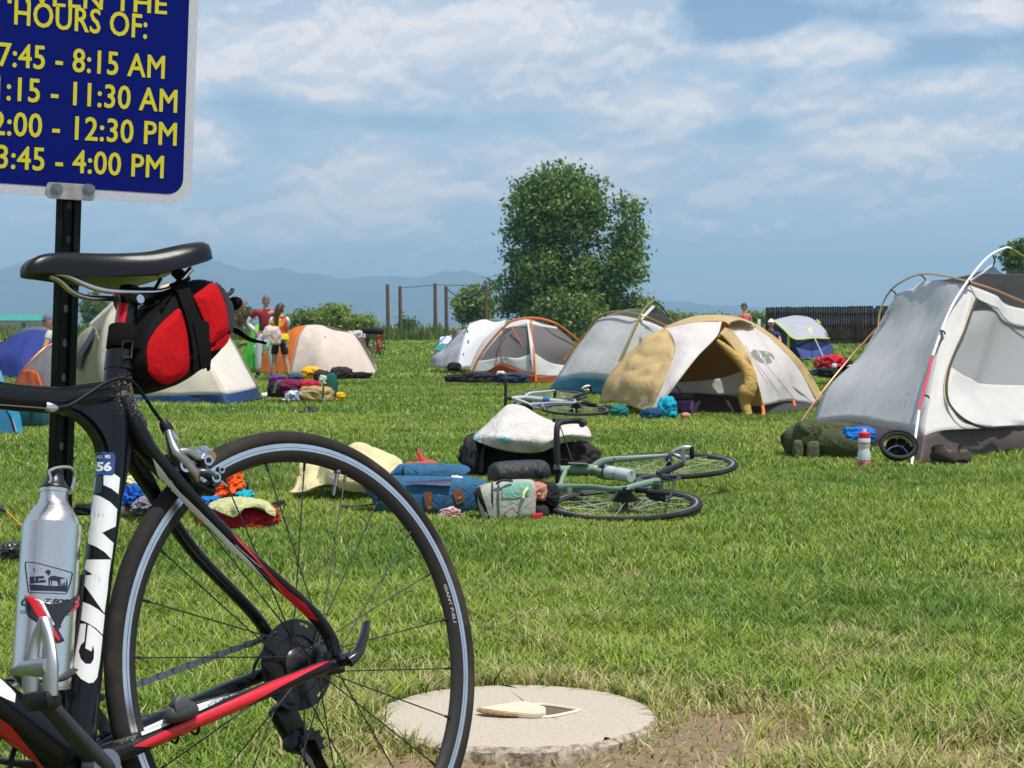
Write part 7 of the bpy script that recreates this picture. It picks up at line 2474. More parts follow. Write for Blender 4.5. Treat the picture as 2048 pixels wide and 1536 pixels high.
# blue pannier
t = thing('pannier', 'open blue pannier with two brown leather straps, behind the near wheel', 'pannier', G(855, 1030))
o_ = t.location
BP = fab('pannier_blue', (0.030, 0.115, 0.21), 0.9, 12)
bd = loft(t, 'body', [(742, 992, 7.4, .05, .05), (752, 988, 7.4, .10, .075), (800, 990, 7.4, .13, .085), (870, 992, 7.4, .13, .088), (930, 990, 7.45, .12, .085), (958, 990, 7.5, .08, .06), (967, 990, 7.5, .04, .03)], BP)
b2 = BVHTree.FromBMesh((lambda q: (q.from_mesh(bd.data), q)[1])(bmesh.new()))
loft(t, 'flap', [(798, 948, 7.5, .05, .03), (803, 947, 7.5, .09, .042), (860, 947, 7.5, .10, .046), (924, 949, 7.5, .09, .042), (932, 950, 7.5, .05, .028)], BP, power=2.6)
loft(t, 'dark_trim', [(797, 950, 7.49, .06, .036), (810, 950, 7.49, .098, .048)], BLK, power=2.6)
part_at(t, 'side_wing', BP, 905, 966, 948, 1010, 7.42, 0.14, 12, rough=0.25)
on_soft('lining', [[(812, 963), (860, 960), (905, 958), (902, 972), (860, 970), (818, 968)]], mat('lining_navy', (0.004, 0.012, 0.075), 0.6), 0.02)
on_soft('leather_strap', [[(846, 984), (863, 983), (866, 1022), (853, 1023)]], LEATHER, 0.006)
on_soft('leather_strap', [[(904, 984), (921, 976), (931, 1002), (914, 1010)]], LEATHER, 0.006)
on_soft('buckle', [[(916, 995), (922, 992), (923, 995), (917, 998)]], mat('brass_pin', (0.7, 0.6, 0.4), 0.4, 0.6), 0.010)
on_soft('buckle', [[(856, 1014), (862, 1013), (862, 1017), (857, 1018)]], mat('brass_pin'), 0.010)
strap_on(t, [(752, 1008, 7.35), (715, 1012, 7.35), (692, 1012, 7.35)], [(0.010, 0.003)] * 3, CORD)
obj('clip', bx(at(688, 1014, 7.35) - o_, (0.035, 0.025, 0.02), bevel=0.006), CORD, t)
soft('stuff_sack', 'orange red bag lying behind the flap of the blue pannier', 'bag', 805, 880, 917, 950, 7.75, 0.16, fab('sack_red', (0.50, 0.07, 0.035)), 7)
soft('cloth', 'white cloth showing inside the blue pannier', 'cloth', 898, 928, 948, 976, 7.38, 0.06, fab('cloth_white', (0.68, 0.68, 0.70)), 3)
soft('wrapper', 'pink and white crumpled wrapper at the foot of the blue pannier', 'wrapper', 882, 918, 1014, 1032, 7.2, 0.06, mat('wrap_pink', (0.60, 0.50, 0.50), 0.5, col2=(0.5, 0.1, 0.12), vscale=30), 4, rough=0.5)
p_ = at(844, 908, 7.75)
tq = thing('bottle_cap', 'small red nozzle sticking up from the orange red bag', 'nozzle', p_)
obj('spout', tube([(0, 0, -0.03), (-0.012, 0, 0.0), (-0.022, 0, 0.016)], [0.014, 0.010, 0.006], 12), mat('nozzle_red', (0.6, 0.04, 0.03), 0.4), tq)
obj('tip', tube([(-0.022, 0, 0.016), (-0.028, 0, 0.026)], [0.006, 0.005], 10), CORD, tq)

# yellow towel
tw = Tent('towel', 'pale yellow towel heaped on the grass, seen through the near wheel', 'towel', G(690, 985))
YT = fab('towel_yellow', (0.66, 0.56, 0.31), 0.8, 14)
tw.sheet('cloth', [[(578, 984, 7.9), (605, 982, 7.8), (640, 970, 7.8), (680, 974, 7.75), (725, 985, 7.75), (745, 986, 7.75), (790, 975, 7.8)], [(590, 972, 7.95), (610, 975, 7.82), (640, 955, 7.85), (680, 955, 7.75), (725, 962, 7.72), (760, 965, 7.75), (800, 955, 7.85)],
                   [(600, 935, 8.1), (625, 952, 7.95), (650, 930, 7.95), (685, 930, 7.8), (725, 930, 7.8), (765, 935, 7.82), (808, 940, 7.9)], [(604, 905, 8.25), (630, 920, 8.15), (655, 905, 8.1), (690, 910, 8.0), (735, 900, 8.0), (775, 912, 7.98), (806, 928, 8.0)],
                   [(612, 900, 8.4), (640, 902, 8.35), (670, 897, 8.3), (705, 898, 8.25), (738, 893, 8.2), (768, 902, 8.15), (798, 920, 8.1)]], YT, wr=0.075, wf=6, n=8, k=8)
tw.sheet('cloth', [[(600, 970, 8.6), (700, 965, 8.7), (800, 955, 8.3)], [(612, 900, 8.42), (705, 898, 8.27), (798, 920, 8.12)]], YT, wr=0.03)

# red sack and clothes
t = soft('stuff_sack', 'red sack with a lime yellow cloth over it, seen through the seat stays', 'bag', 400, 556, 1000, 1060, 6.9, 0.26, fab('sack_crimson', (0.44, 0.012, 0.022), 1.0, 16), 11, rough=0.12)
cl = Tent('cloth', 'pale lime yellow cloth draped over the red sack', 'cloth', at(470, 1010, 6.8))
cl.sheet('cloth', [[(416, 1012, 6.8), (440, 1026, 6.74), (462, 1034, 6.73), (478, 1030, 6.73), (492, 1016, 6.74), (520, 1018, 6.76), (553, 1036, 6.8)], [(420, 1006, 6.83), (445, 1008, 6.76), (468, 1010, 6.745), (486, 1006, 6.76), (500, 1005, 6.77), (526, 1006, 6.79), (550, 1020, 6.83)],
                   [(430, 1000, 6.95), (450, 995, 6.9), (470, 993, 6.88), (488, 993, 6.88), (508, 996, 6.9), (530, 1000, 6.9), (540, 1006, 6.92)]], fab('cloth_lime', (0.60, 0.60, 0.29), 0.9, 30), wr=0.03, wf=14, n=8, k=8)
soft('jacket', 'bright orange garment on the heap behind the red sack', 'clothing', 425, 482, 938, 992, 7.15, 0.2, fab('cloth_orange', (0.80, 0.11, 0.012)), 13, rough=0.5, sub=5, folds=0.2)
soft('garment', 'slate blue garment on the heap left of the orange one', 'clothing', 392, 450, 955, 1012, 7.2, 0.3, fab('cloth_slate', (0.07, 0.075, 0.13)), 14, rough=0.35, folds=0.2)
soft('garment', 'dark garment on the heap behind the orange one', 'clothing', 440, 492, 958, 1004, 7.35, 0.3, fab('cloth_dark', (0.02, 0.022, 0.035)), 15, rough=0.3, folds=0.2)
soft('garment', 'turquoise cloth at the right end of the heap', 'clothing', 468, 506, 978, 1006, 7.1, 0.15, fab('cloth_turquoise', (0.01, 0.34, 0.42)), 16, rough=0.3)
soft('garment', 'bright blue cloth under the lime yellow cloth', 'clothing', 400, 446, 990, 1012, 7.0, 0.15, fab('cloth_blue', (0.01, 0.16, 0.50)), 17, rough=0.3)
t = thing('strap_buckle', 'black buckle and strap right of the red sack', 'buckle', G(558, 1022))
obj('clip', bx((0, 0, 0.03), (0.06, 0.03, 0.03), Matrix.Rotation(R(-15), 3, 'Y'), 0.008), CORD, t)
obj('strap', tube([(-0.04, 0, 0.03), (-0.08, 0.02, 0.012), (-0.14, 0.03, 0.01)], (0.012, 0.003), 8, 3), CORD, t)
# heap left of the wheel
for nm, lb, x0, x1, y0, y1, dd, c, sd in (('garment', 'blue cloth in the heap between seat tube and wheel', 248, 285, 965, 1010, 6.95, (0.012, 0.10, 0.42), 21), ('garment', 'orange red jacket in the heap between seat tube and wheel', 255, 305, 970, 1020, 7.05, (0.42, 0.07, 0.025), 22),
                                         ('garment', 'grey mauve cloth low in the heap between seat tube and wheel', 270, 312, 992, 1024, 6.85, (0.20, 0.18, 0.24), 23), ('garment', 'dark navy cloth at the back of the heap between seat tube and wheel', 244, 300, 960, 1005, 7.2, (0.012, 0.016, 0.04), 24),
                                         ('cloth', 'lime yellow cloth on top of the heap between seat tube and wheel', 244, 288, 950, 972, 7.15, (0.66, 0.68, 0.34), 25)):
    soft(nm, lb, 'clothing' if nm == 'garment' else 'cloth', x0, x1, y0, y1, dd, 0.16, fab('heap_%d' % sd, c), sd, rough=0.4, folds=0.25)
t = thing('shoe', 'white and green shoe lying below the heap left of the wheel', 'shoe', G(272, 1038))
obj('upper', tube([(-0.10, 0, 0.035), (-0.05, 0, 0.045), (0.02, 0, 0.055), (0.10, 0.02, 0.030)], [(0.03, 0.02), (0.042, 0.035), (0.042, 0.035), (0.022, 0.018)], 14, 5), mat('shoe_mint', (0.50, 0.62, 0.50), 0.55), t)
obj('sole', tube([(-0.11, 0, 0.008), (-0.03, 0, 0.009), (0.04, 0, 0.009), (0.12, 0.02, 0.008)], [(0.03, 0.008), (0.044, 0.010), (0.044, 0.010), (0.024, 0.008)], 14, 5), mat('sole_dark', (0.02, 0.05, 0.035), 0.7), t)
# small black things at far left
t = soft('camera_bag', 'small black pouch on the grass just left of the seat tube', 'pouch', 150, 186, 1004, 1030, 6.7, 0.07, BLK, 31, power=4)
strap_on(t, [(180, 1016, 6.66), (196, 1020, 6.66), (210, 1022, 6.7)], [(0.006, 0.003)] * 3, CORD)
t = soft('pouch', 'black shiny pouch on the grass at the left edge, behind the silver bottle', 'pouch', 4, 46, 1080, 1116, 5.8, 0.09, mat('pouch_vinyl', (0.012, 0.012, 0.014), 0.3), 32, power=3.5)
t = thing('cord', 'thin orange cord with a black tip on the grass left of the silver bottle', 'cord', G(20, 1050))
o_ = t.location
obj('line', tube([tuple(G(*q, .035) - o_) for q in ((10, 1036), (22, 1048), (34, 1060), (44, 1070))], 0.003, 6, 4), mat('cord_orange', (0.75, 0.22, 0.03), 0.6), t)
obj('tip', tube([tuple(G(-12, 1030, .04) - o_), tuple(G(0, 1036, .04) - o_), tuple(G(12, 1040, .035) - o_)], [0.012, 0.012, 0.005], 10), CORD, t)

# teal gear at the far left
ch = Tent('camp_chair', 'teal blue folding camp chair at the left edge beside the sign post', 'chair', G(20, 872))
TEAL = fab('chair_blue_teal', (0.010, 0.085, 0.15), 0.4)
ch.sheet('seat', [[(-60, 868, 13.2), (0, 872, 13.0), (36, 868, 13.0)], [(-60, 830, 13.6), (-5, 828, 13.4), (26, 822, 13.4)], [(-60, 812, 13.9), (-10, 812, 13.8), (14, 810, 13.8)]], TEAL, wr=0.02)
ch.sheet('sleeve', [[(34, 866, 12.9), (46, 868, 12.9)], [(22, 835, 13.2), (40, 830, 13.2)], [(10, 812, 13.5), (28, 810, 13.5)]], fab('sleeve_blue', (0.015, 0.17, 0.30), 0.6), wr=0.02)
ch.sheet('backrest', [[(-60, 800, 14), (-2, 800, 13.9), (10, 792, 13.9)], [(-60, 770, 14.3), (-5, 768, 14.2), (9, 765, 14.2)], [(-60, 742, 14.5), (-10, 735, 14.4), (2, 742, 14.4)]], fab('backrest_sky', (0.06, 0.24, 0.36), 0.5), wr=0.02)
ch.pole([(26, 838, 13.0), (37, 876, 12.9)], 0.008, grey_metal(), 'leg', 2)
ch.pole([(44, 866, 12.88), (64, 876, 12.9)], 0.010, CORD, 'foot', 2)
ch.pole([(-50, 740, 14.4), (-45, 880, 13)], 0.010, grey_metal(), 'leg', 2)
t = thing('storage_crate', 'teal plastic crate behind the camp chair left of the post', 'crate', G(58, 858))
CT = mat('crate_teal', (0.008, 0.07, 0.10), 0.45, var=0.1)
k = 14.0 / FPX
obj('box', bx((0, 0.15, 0.10), (0.22, 0.26, 0.15), bevel=0.015), CT, t)
obj('lid', bx((-0.02, 0.15, 0.195), (0.20, 0.28, 0.035), bevel=0.01), mat('crate_lid', (0.012, 0.11, 0.16), 0.45), t)
obj('latch', bx((0.03, 0.005, 0.17), (0.03, 0.015, 0.05), bevel=0.004), CORD, t)
obj('handle', tube([(-.07, 0.15, .215), (-.06, .15, .25), (.02, .15, .25), (.03, .15, .215)], 0.010, 8, 4), CORD, t)

# heap by the standing people
gp = dict(rough=0.22, folds=0.12)
t = soft('backpack', 'maroon backpack at the left of the heap in front of the standing people', 'backpack', 546, 606, 752, 795, 21.4, 0.35, fab('pack_maroon', (0.13, 0.012, 0.045)), 41, rough=0.15)
part_at(t, 'dark_side', BLK, 536, 562, 758, 794, 21.3, 0.3, 42)
strap_on(t, [(548, 786, 21.15), (552, 770, 21.1), (562, 760, 21.1)], [(0.02, 0.006)] * 3, mat('strap_grey', (0.35, 0.33, 0.30), 0.7))
soft('garment', 'purple cloth on top of the maroon backpack', 'clothing', 538, 572, 748, 766, 21.5, 0.2, fab('cloth_purple', (0.12, 0.02, 0.18)), 43)
soft('garment', 'dark blue garment on top of the maroon backpack', 'clothing', 578, 606, 746, 766, 21.7, 0.25, fab('cloth_darkblue', (0.025, 0.05, 0.12)), 44)
soft('garment', 'red cloth lying over the tan bag', 'clothing', 592, 640, 757, 784, 21.5, 0.3, fab('cloth_red', (0.42, 0.012, 0.035)), 45, **gp)
t = soft('duffel_bag', 'tan canvas bag at the front of the heap before the standing people', 'bag', 598, 666, 768, 807, 21.1, 0.35, fab('canvas_tan', (0.36, 0.25, 0.11)), 46, rough=0.18, power=3.4)
strap_on(t, [(647, 772, 20.88), (646, 788, 20.85), (645, 800, 20.85)], [(0.012, 0.005)] * 3, CORD)
strap_on(t, [(645, 797, 20.84), (650, 804, 20.84), (654, 810, 20.84)], [(0.018, 0.006)] * 3, mat('ribbon_turquoise', (0.02, 0.45, 0.45), 0.7), 'ribbon')
t = soft('backpack', 'dark green bag standing at the right of the heap before the standing people', 'backpack', 648, 675, 738, 800, 21.3, 0.3, fab('pack_green', (0.012, 0.085, 0.07)), 47, rough=0.1)
part_at(t, 'pale_panel', fab('pack_mint', (0.42, 0.52, 0.40)), 638, 654, 748, 768, 21.2, 0.15, 48)
soft('garment', 'yellow cloth at the top of the heap left of the dark green bag', 'clothing', 604, 642, 730, 756, 22, 0.3, fab('cloth_yellow', (0.72, 0.40, 0.02)), 49, **gp)
soft('garment', 'yellow and black cloth at the right foot of the dark green bag', 'clothing', 668, 690, 782, 800, 21.3, 0.2, mat('cloth_yellow'), 50)
soft('garment', 'blue patterned cloth between the maroon and tan bags', 'clothing', 572, 602, 778, 800, 21.0, 0.2, mat('cloth_pattern', (0.10, 0.20, 0.42), 0.8, col2=(0.6, 0.65, 0.7), vscale=18, thresh=(0.5, 0.54)), 51)
soft('garment', 'grey speckled sleeve on the grass in front of the maroon bag', 'clothing', 556, 600, 795, 806, 20.9, 0.15, mat('cloth_speckle', (0.04, 0.045, 0.05), 0.8, col2=(0.5, 0.5, 0.5), vscale=30, thresh=(0.55, 0.6)), 52)
soft('garment', 'dark brown garment on top of the heap, behind the dark green bag', 'clothing', 628, 660, 736, 768, 21.8, 0.3, BLK2, 53)
soft('duffel_bag', 'black bag lying in front of the cream and orange tent', 'bag', 660, 704, 730, 758, 30.5, 0.4, BLK2, 54)
soft('duffel_bag', 'long low dark bag at the right corner of the cream and orange tent', 'bag', 695, 742, 742, 757, 30.8, 0.3, BLK, 55)
t = thing('cup', 'white cup lying on its side left of the maroon backpack', 'cup', G(533, 798))
bm = bmesh.new()
lathe(bm, [(0.001, 0), (0.036, 0), (0.046, 0.11), (0.043, 0.11), (0.034, 0.006), (0.001, 0.006)], 'X', 24, (-0.06, 0, 0.045), closed=False)
obj('shell', bm, mat('cup_white', (0.78, 0.76, 0.72), 0.5), t)
obj('handle', tube([(0.0, -0.04, 0.05), (0.0, -0.07, 0.05), (0.03, -0.07, 0.05), (0.03, -0.045, 0.05)], 0.006, 8, 4), mat('cup_white'), t)
for x, lb in ((613, 'left one of two black sandals lying on the open lawn'), (625, 'right one of two black sandals lying on the open lawn')):
    t = thing('sandal', lb, 'sandal', G(x, 827), rz=R(70 if x < 620 else 100), group='sandals on the lawn')
    obj('sole', tube([(-0.13, 0, 0.02), (-0.05, 0, 0.02), (0.05, 0, 0.02), (0.13, 0, 0.02)], [(0.03, 0.012), (0.042, 0.016), (0.046, 0.016), (0.03, 0.012)], 14, 4), CORD, t)
    obj('strap', tube([(0.03, -0.045, 0.02), (0.04, -0.03, 0.065), (0.04, 0.03, 0.065), (0.03, 0.045, 0.02)], (0.018, 0.005), 8, 4), CORD, t)
# bags before the orange poled tent
soft('duffel_bag', 'leftmost of the dark bags before the orange poled tent', 'bag', 890, 930, 746, 764, 30.2, 0.3, BLK, 61)
soft('duffel_bag', 'long dark brown bag before the orange poled tent', 'bag', 920, 985, 740, 765, 30.4, 0.35, BLK2, 62)
soft('garment', 'blue jeans heaped before the orange poled tent', 'clothing', 988, 1056, 742, 766, 30.2, 0.35, fab('cloth_denim', (0.025, 0.04, 0.10)), 63, folds=.2)
soft('cloth', 'white cloth on the blue jeans', 'cloth', 994, 1010, 741, 750, 29.9, 0.1, fab('cloth_white'), 64)
t = thing('bicycle_pump', 'black floor pump standing before the low white tent', 'pump', G(886, 738))
obj('barrel', tube([(0, 0, 0), (0, 0, 0.42)], 0.022, 10), CORD, t)
obj('handle', tube([(-0.12, 0, 0.43), (0.12, 0, 0.41)], 0.014, 8), CORD, t)
obj('foot', bx((0, 0, 0.015), (0.18, 0.06, 0.03), bevel=.008), CORD, t)
soft('bag', 'small black bag against the corner of the low white tent', 'bag', 895, 922, 722, 742, 33.5, 0.25, BLK, 65)
# gear at the tan tent
soft('stuff_sack', 'teal green sack under the left flap of the tan tent', 'bag', 1222, 1256, 806, 834, 16.0, 0.25, fab('sack_teal', (0.012, 0.16, 0.14)), 71)
soft('stuff_sack', 'black bag under the left flap of the tan tent', 'bag', 1196, 1232, 808, 836, 16.9, 0.25, BLK, 72)
soft('stuff_sack', 'tall turquoise sack beside the purple crate', 'bag', 1316, 1352, 788, 836, 15.7, 0.2, fab('sack_turquoise', (0.01, 0.36, 0.52), 1.0), 73, rough=0.25, folds=0.2)
soft('stuff_sack', 'navy bag left of the turquoise sack', 'bag', 1284, 1326, 812, 840, 15.6, 0.25, fab('sack_navy', (0.012, 0.06, 0.13)), 74)
t = thing('storage_crate', 'purple plastic box with a dark lid in the mouth of the tan tent', 'crate', G(1369, 832))
PU = mat('crate_purple', (0.14, 0.05, 0.24), 0.5, var=0.1)
obj('box', bx((0, 0.1, 0.085), (0.18, 0.2, 0.15), bevel=0.015), PU, t)
obj('lid', bx((-0.01, 0.1, 0.185), (0.20, 0.22, 0.05), bevel=0.012), mat('crate_lid_dark', (0.035, 0.02, 0.045), 0.5), t)
obj('handle', tube([(-.05, -0.012, .10), (-.04, -.03, .12), (.04, -.03, .12), (.05, -.012, .10)], 0.006, 8, 4), PU, t)
for x in (-.045, .05):
    obj('latch', bx((x, -.004, .055), (0.03, 0.012, 0.04), bevel=.004), CORD, t)
soft('shoe', 'small salmon coloured shoe in front of the purple box', 'shoe', 1362, 1380, 824, 838, 15.6, 0.12, fab('shoe_salmon', (0.60, 0.25, 0.16)), 75)
# red bags by the board fence
soft('pannier', 'bright red bag on the bicycle lying left of the large grey tent', 'pannier', 1640, 1690, 706, 735, 30.8, 0.4, fab('pannier_red', (0.55, 0.02, 0.04)), 81)
soft('pannier', 'black bag with red edge, right of the bright red bag', 'pannier', 1662, 1706, 712, 748, 31.2, 0.5, BLK, 82)
soft('pannier', 'small red bag left of the bright red bag', 'pannier', 1628, 1645, 712, 736, 30.9, 0.25, fab('pannier_rose', (0.40, 0.06, 0.06)), 83)
soft('pannier', 'black bag under the bright red bag', 'pannier', 1636, 1680, 732, 755, 30.4, 0.4, BLK, 84)
soft('cup', 'white round lid on the bags left of the large grey tent', 'lid', 1664, 1674, 726, 735, 30.0, 0.06, fab('cloth_white'), 85)
t = thing('marker_post', 'thin white marker post left of the board fence', 'post', (at(1518, 640, 88).x, 88, -0.25))
obj('shaft', tube([(0.03, 0, 0), (0, 0, 0.9)], 0.03, 8), CORD, t)
obj('head', bx((0, 0, 1.15), (0.16, 0.05, 0.5), bevel=0.02), mat('marker_white', (0.75, 0.75, 0.72), 0.6), t)

# gear at the corner of the large grey tent
OL = fab('duffel_olive', (0.060, 0.070, 0.030), 0.8, 10)
t = thing('duffel_bag', 'large olive green duffel bag at the left corner of the grey tent', 'duffel', G(1655, 922))
loft(t, 'body', [(1574, 890, 10.75, .04, .05), (1580, 888, 10.75, .10, .095), (1612, 884, 10.7, .14, .118), (1660, 886, 10.65, .15, .118), (1715, 892, 10.6, .14, .10), (1734, 896, 10.6, .09, .07), (1740, 897, 10.6, .04, .03)], OL, power=2.6)
part_at(t, 'end_flap', OL, 1590, 1642, 832, 895, 10.58, 0.22, 91, rough=0.12, power=3.5)
part_at(t, 'top_roll', OL, 1632, 1712, 838, 880, 10.68, 0.25, 92, rough=0.12)
part_at(t, 'pocket', fab('duffel_pocket', (0.10, 0.105, 0.055)), 1586, 1606, 874, 915, 10.5, 0.07, 93, rough=0.06, power=4)
part_at(t, 'pocket', mat('duffel_pocket'), 1612, 1638, 876, 918, 10.48, 0.07, 94, rough=0.06, power=4)
strap_on(t, [(1574, 900, 10.7), (1570, 915, 10.68), (1578, 922, 10.6), (1590, 915, 10.55)], [(0.010, 0.004)] * 4, CORD)
strap_on(t, [(1662, 925, 10.45), (1695, 926, 10.42), (1730, 927, 10.42)], [(0.010, 0.004)] * 3, OL)
obj('buckle', bx(at(1626, 861, 10.57) - t.location, (0.022, 0.012, 0.022), bevel=.004), CORD, t)
soft('stuff_sack', 'bright blue sack lying on the olive duffel', 'bag', 1681, 1750, 850, 882, 10.55, 0.14, fab('sack_blue', (0.012, 0.17, 0.60), 1.0), 95, rough=0.2)
t = thing('water_bottle', 'clear sports bottle with a red cap standing in front of the olive duffel', 'bottle', G(1728, 935))
bm = bmesh.new()
lathe(bm, [(0.001, 0), (0.034, 0), (0.037, 0.008), (0.037, 0.085), (0.031, 0.105), (0.031, 0.115), (0.036, 0.130), (0.036, 0.165), (0.032, 0.172), (0.001, 0.172)], 'Z', 36, closed=False)
bd = obj('body', bm, mat('sport_bottle', (0.66, 0.70, 0.72), 0.3, trans=0.2), t)
bm = bmesh.new()
lathe(bm, [(0.001, 0.171), (0.034, 0.171), (0.034, 0.198), (0.028, 0.204), (0.016, 0.207), (0.001, 0.207)], 'Z', 32, closed=False)
obj('cap', bm, mat('cap_red', (0.50, 0.012, 0.03), 0.4), t)
obj('spout', tube([(0, 0, 0.205), (0, 0, 0.222)], [0.012, 0.010], 16), mat('spout_white', (0.7, 0.7, 0.7), 0.4), t)
bm = bmesh.new()
lathe(bm, [(0.0372, 0.012), (0.0374, 0.012), (0.0374, 0.045), (0.0372, 0.045)], 'Z', 36)
obj('red_print', bm, mat('print_red', (0.45, 0.06, 0.05), 0.5, col2=(0.7, 0.7, 0.7), vscale=90, thresh=(0.56, 0.6)), bd)
bm = bmesh.new()
lathe(bm, [(0.0362, 0.136), (0.0364, 0.136), (0.0364, 0.146), (0.0362, 0.146)], 'Z', 36)
obj('red_print', bm, mat('print_red'), bd)
# helmet upside down
t = thing('bike_helmet', 'black vented bicycle helmet lying upside down beside the sports bottle', 'helmet', G(1792, 932))
t.scale = (1.12,) * 3
HM = mat('helmet_shell', (0.010, 0.010, 0.011), 0.6, spec=0.2)
bm = bmesh.new()
N = 40
shell = []
for i in range(9):
    th = R(8 + i * 11.5)
    shell.append([bm.verts.new((0.095 * math.sin(th) * math.cos(2 * math.pi * k / N), 0.095 * math.sin(th) * math.sin(2 * math.pi * k / N) * 0.85, 0.085 - 0.082 * math.cos(th))) for k in range(N)])
for a, b in zip(shell, shell[1:]):
    for k in range(N):
        if (k % 10) in (0, 1, 2, 3, 5, 6, 7, 8) or a is shell[-2] or a is shell[3] or a is shell[0]:
            bm.faces.new((a[k], a[(k + 1) % N], b[(k + 1) % N], b[k]))
hsh = obj('shell', bm, HM, t, smooth=False)
hsh.rotation_euler = (R(58), 0, 0)
hsh.location = (0, 0.02, 0.065)
sf = hsh.modifiers.new('thick', 'SOLIDIFY')
sf.thickness = 0.016
rm_ = obj('rim', tube([(0.094 * math.cos(a), 0.080 * math.sin(a), 0.094) for a in np.linspace(0, 2 * math.pi, 33)[:-1]], 0.009, 8, closed=True), mat('helmet_rim', (0.008, 0.008, 0.009), 0.6, spec=0.2), t)
rm_.rotation_euler, rm_.location = (R(58), 0, 0), (0, 0.02, 0.065)
pd = obj('padding', tube([(0.075 * math.cos(a), 0.062 * math.sin(a), 0.075) for a in np.linspace(0, math.pi, 17)], [(0.012, 0.008)] * 17, 8), mat('pad_olive', (0.25, 0.22, 0.06), 0.8), t)
pd.rotation_euler, pd.location = (R(58), 0, 0), (0, 0.02, 0.065)
obj('strap', tube([(-0.06, -0.05, 0.08), (-0.03, -0.03, 0.10), (0.02, -0.02, 0.105), (0.05, -0.05, 0.07)], (0.006, 0.002), 8, 4), mat('strap_blue', (0.02, 0.10, 0.16), 0.7), t)
obj('dial', tube([(0.0, 0.02, 0.05), (0.0, 0.01, 0.065)], 0.016, 14), CORD, t)
# boots
for x, lb, rz in ((1895, 'left one of two worn brown shoes in front of the grey tent', 20), (1930, 'right one of two worn brown shoes in front of the grey tent', -15)):
    t = thing('shoe', lb, 'shoe', G(x, 931), rz=R(rz), group='shoes before the grey tent')
    t.location.y += 0.03
    SH = fab('shoe_brown', (0.050, 0.038, 0.030), 0.8, 40)
    bm = bmesh.new()
    sweep(bm, [(0, 0.13, 0.035), (0, 0.08, 0.055), (0, 0.0, 0.050), (0, -0.08, 0.042), (0, -0.13, 0.028)], [(0.026, 0.03), (0.036, 0.048), (0.040, 0.040), (0.044, 0.032), (0.026, 0.018)], 16, 5, up=(0, 0, 1))
    sweep(bm, [(0, 0.08, 0.06), (0, 0.095, 0.105)], [(0.034, 0.045), (0.032, 0.042)], 16, 3, up=(0, 1, 0))
    obj('upper', bm, SH, t)
    obj('sole', tube([(0, 0.14, 0.010), (0, 0.05, 0.010), (0, -0.06, 0.010), (0, -0.14, 0.014)], [(0.030, 0.010), (0.038, 0.012), (0.046, 0.012), (0.026, 0.010)], 14, 4), mat('sole_grey', (0.10, 0.095, 0.085), 0.8), t)
    obj('lace', tube([(-0.02, -0.02, 0.088), (0.02, -0.03, 0.086), (-0.02, -0.05, 0.078), (0.02, -0.06, 0.074)], 0.003, 6, 2), mat('lace_tan', (0.25, 0.2, 0.13), 0.8), t)
# ------------------------------------------------------------------ people
def skin_grow(chains, sub=2):
    """one smooth surface grown round a skeleton: chains of (name or point, radius); the first point is the root"""
    me = bpy.data.meshes.new('skel')
    bm = bmesh.new()
    lay = bm.verts.layers.skin.verify()
    seen = {}
    first = True
    for ch in chains:
        prev = None
        for p, r in ch:
            key = tuple(round(c, 4) for c in p)
            if key not in seen:
                v = bm.verts.new(p)
                v[lay].radius = (r, r) if isinstance(r, (int, float)) else r
                v[lay].use_root = first
                first = False
                seen[key] = v
            v = seen[key]
            if prev is not None and prev is not v:
                try:
                    bm.edges.new((prev, v))
                except ValueError:
                    pass
            prev = v
    bm.to_mesh(me)
    bm.free()
    o = bpy.data.objects.new('skel', me)
    C.objects.link(o)
    m = o.modifiers.new('s', 'SKIN')
    m.branch_smoothing = 0.6
    m.use_smooth_shade = True
    s = o.modifiers.new('d', 'SUBSURF')
    s.levels = s.render_levels = sub
    bpy.context.view_layer.update()
    out = bpy.data.meshes.new_from_object(o.evaluated_get(bpy.context.evaluated_depsgraph_get()))
    bpy.data.objects.remove(o)
    bpy.data.meshes.remove(me)
    return out


SKIN = mat('skin', (0.48, 0.25, 0.16), 0.55, var=0.06, vscale=20)


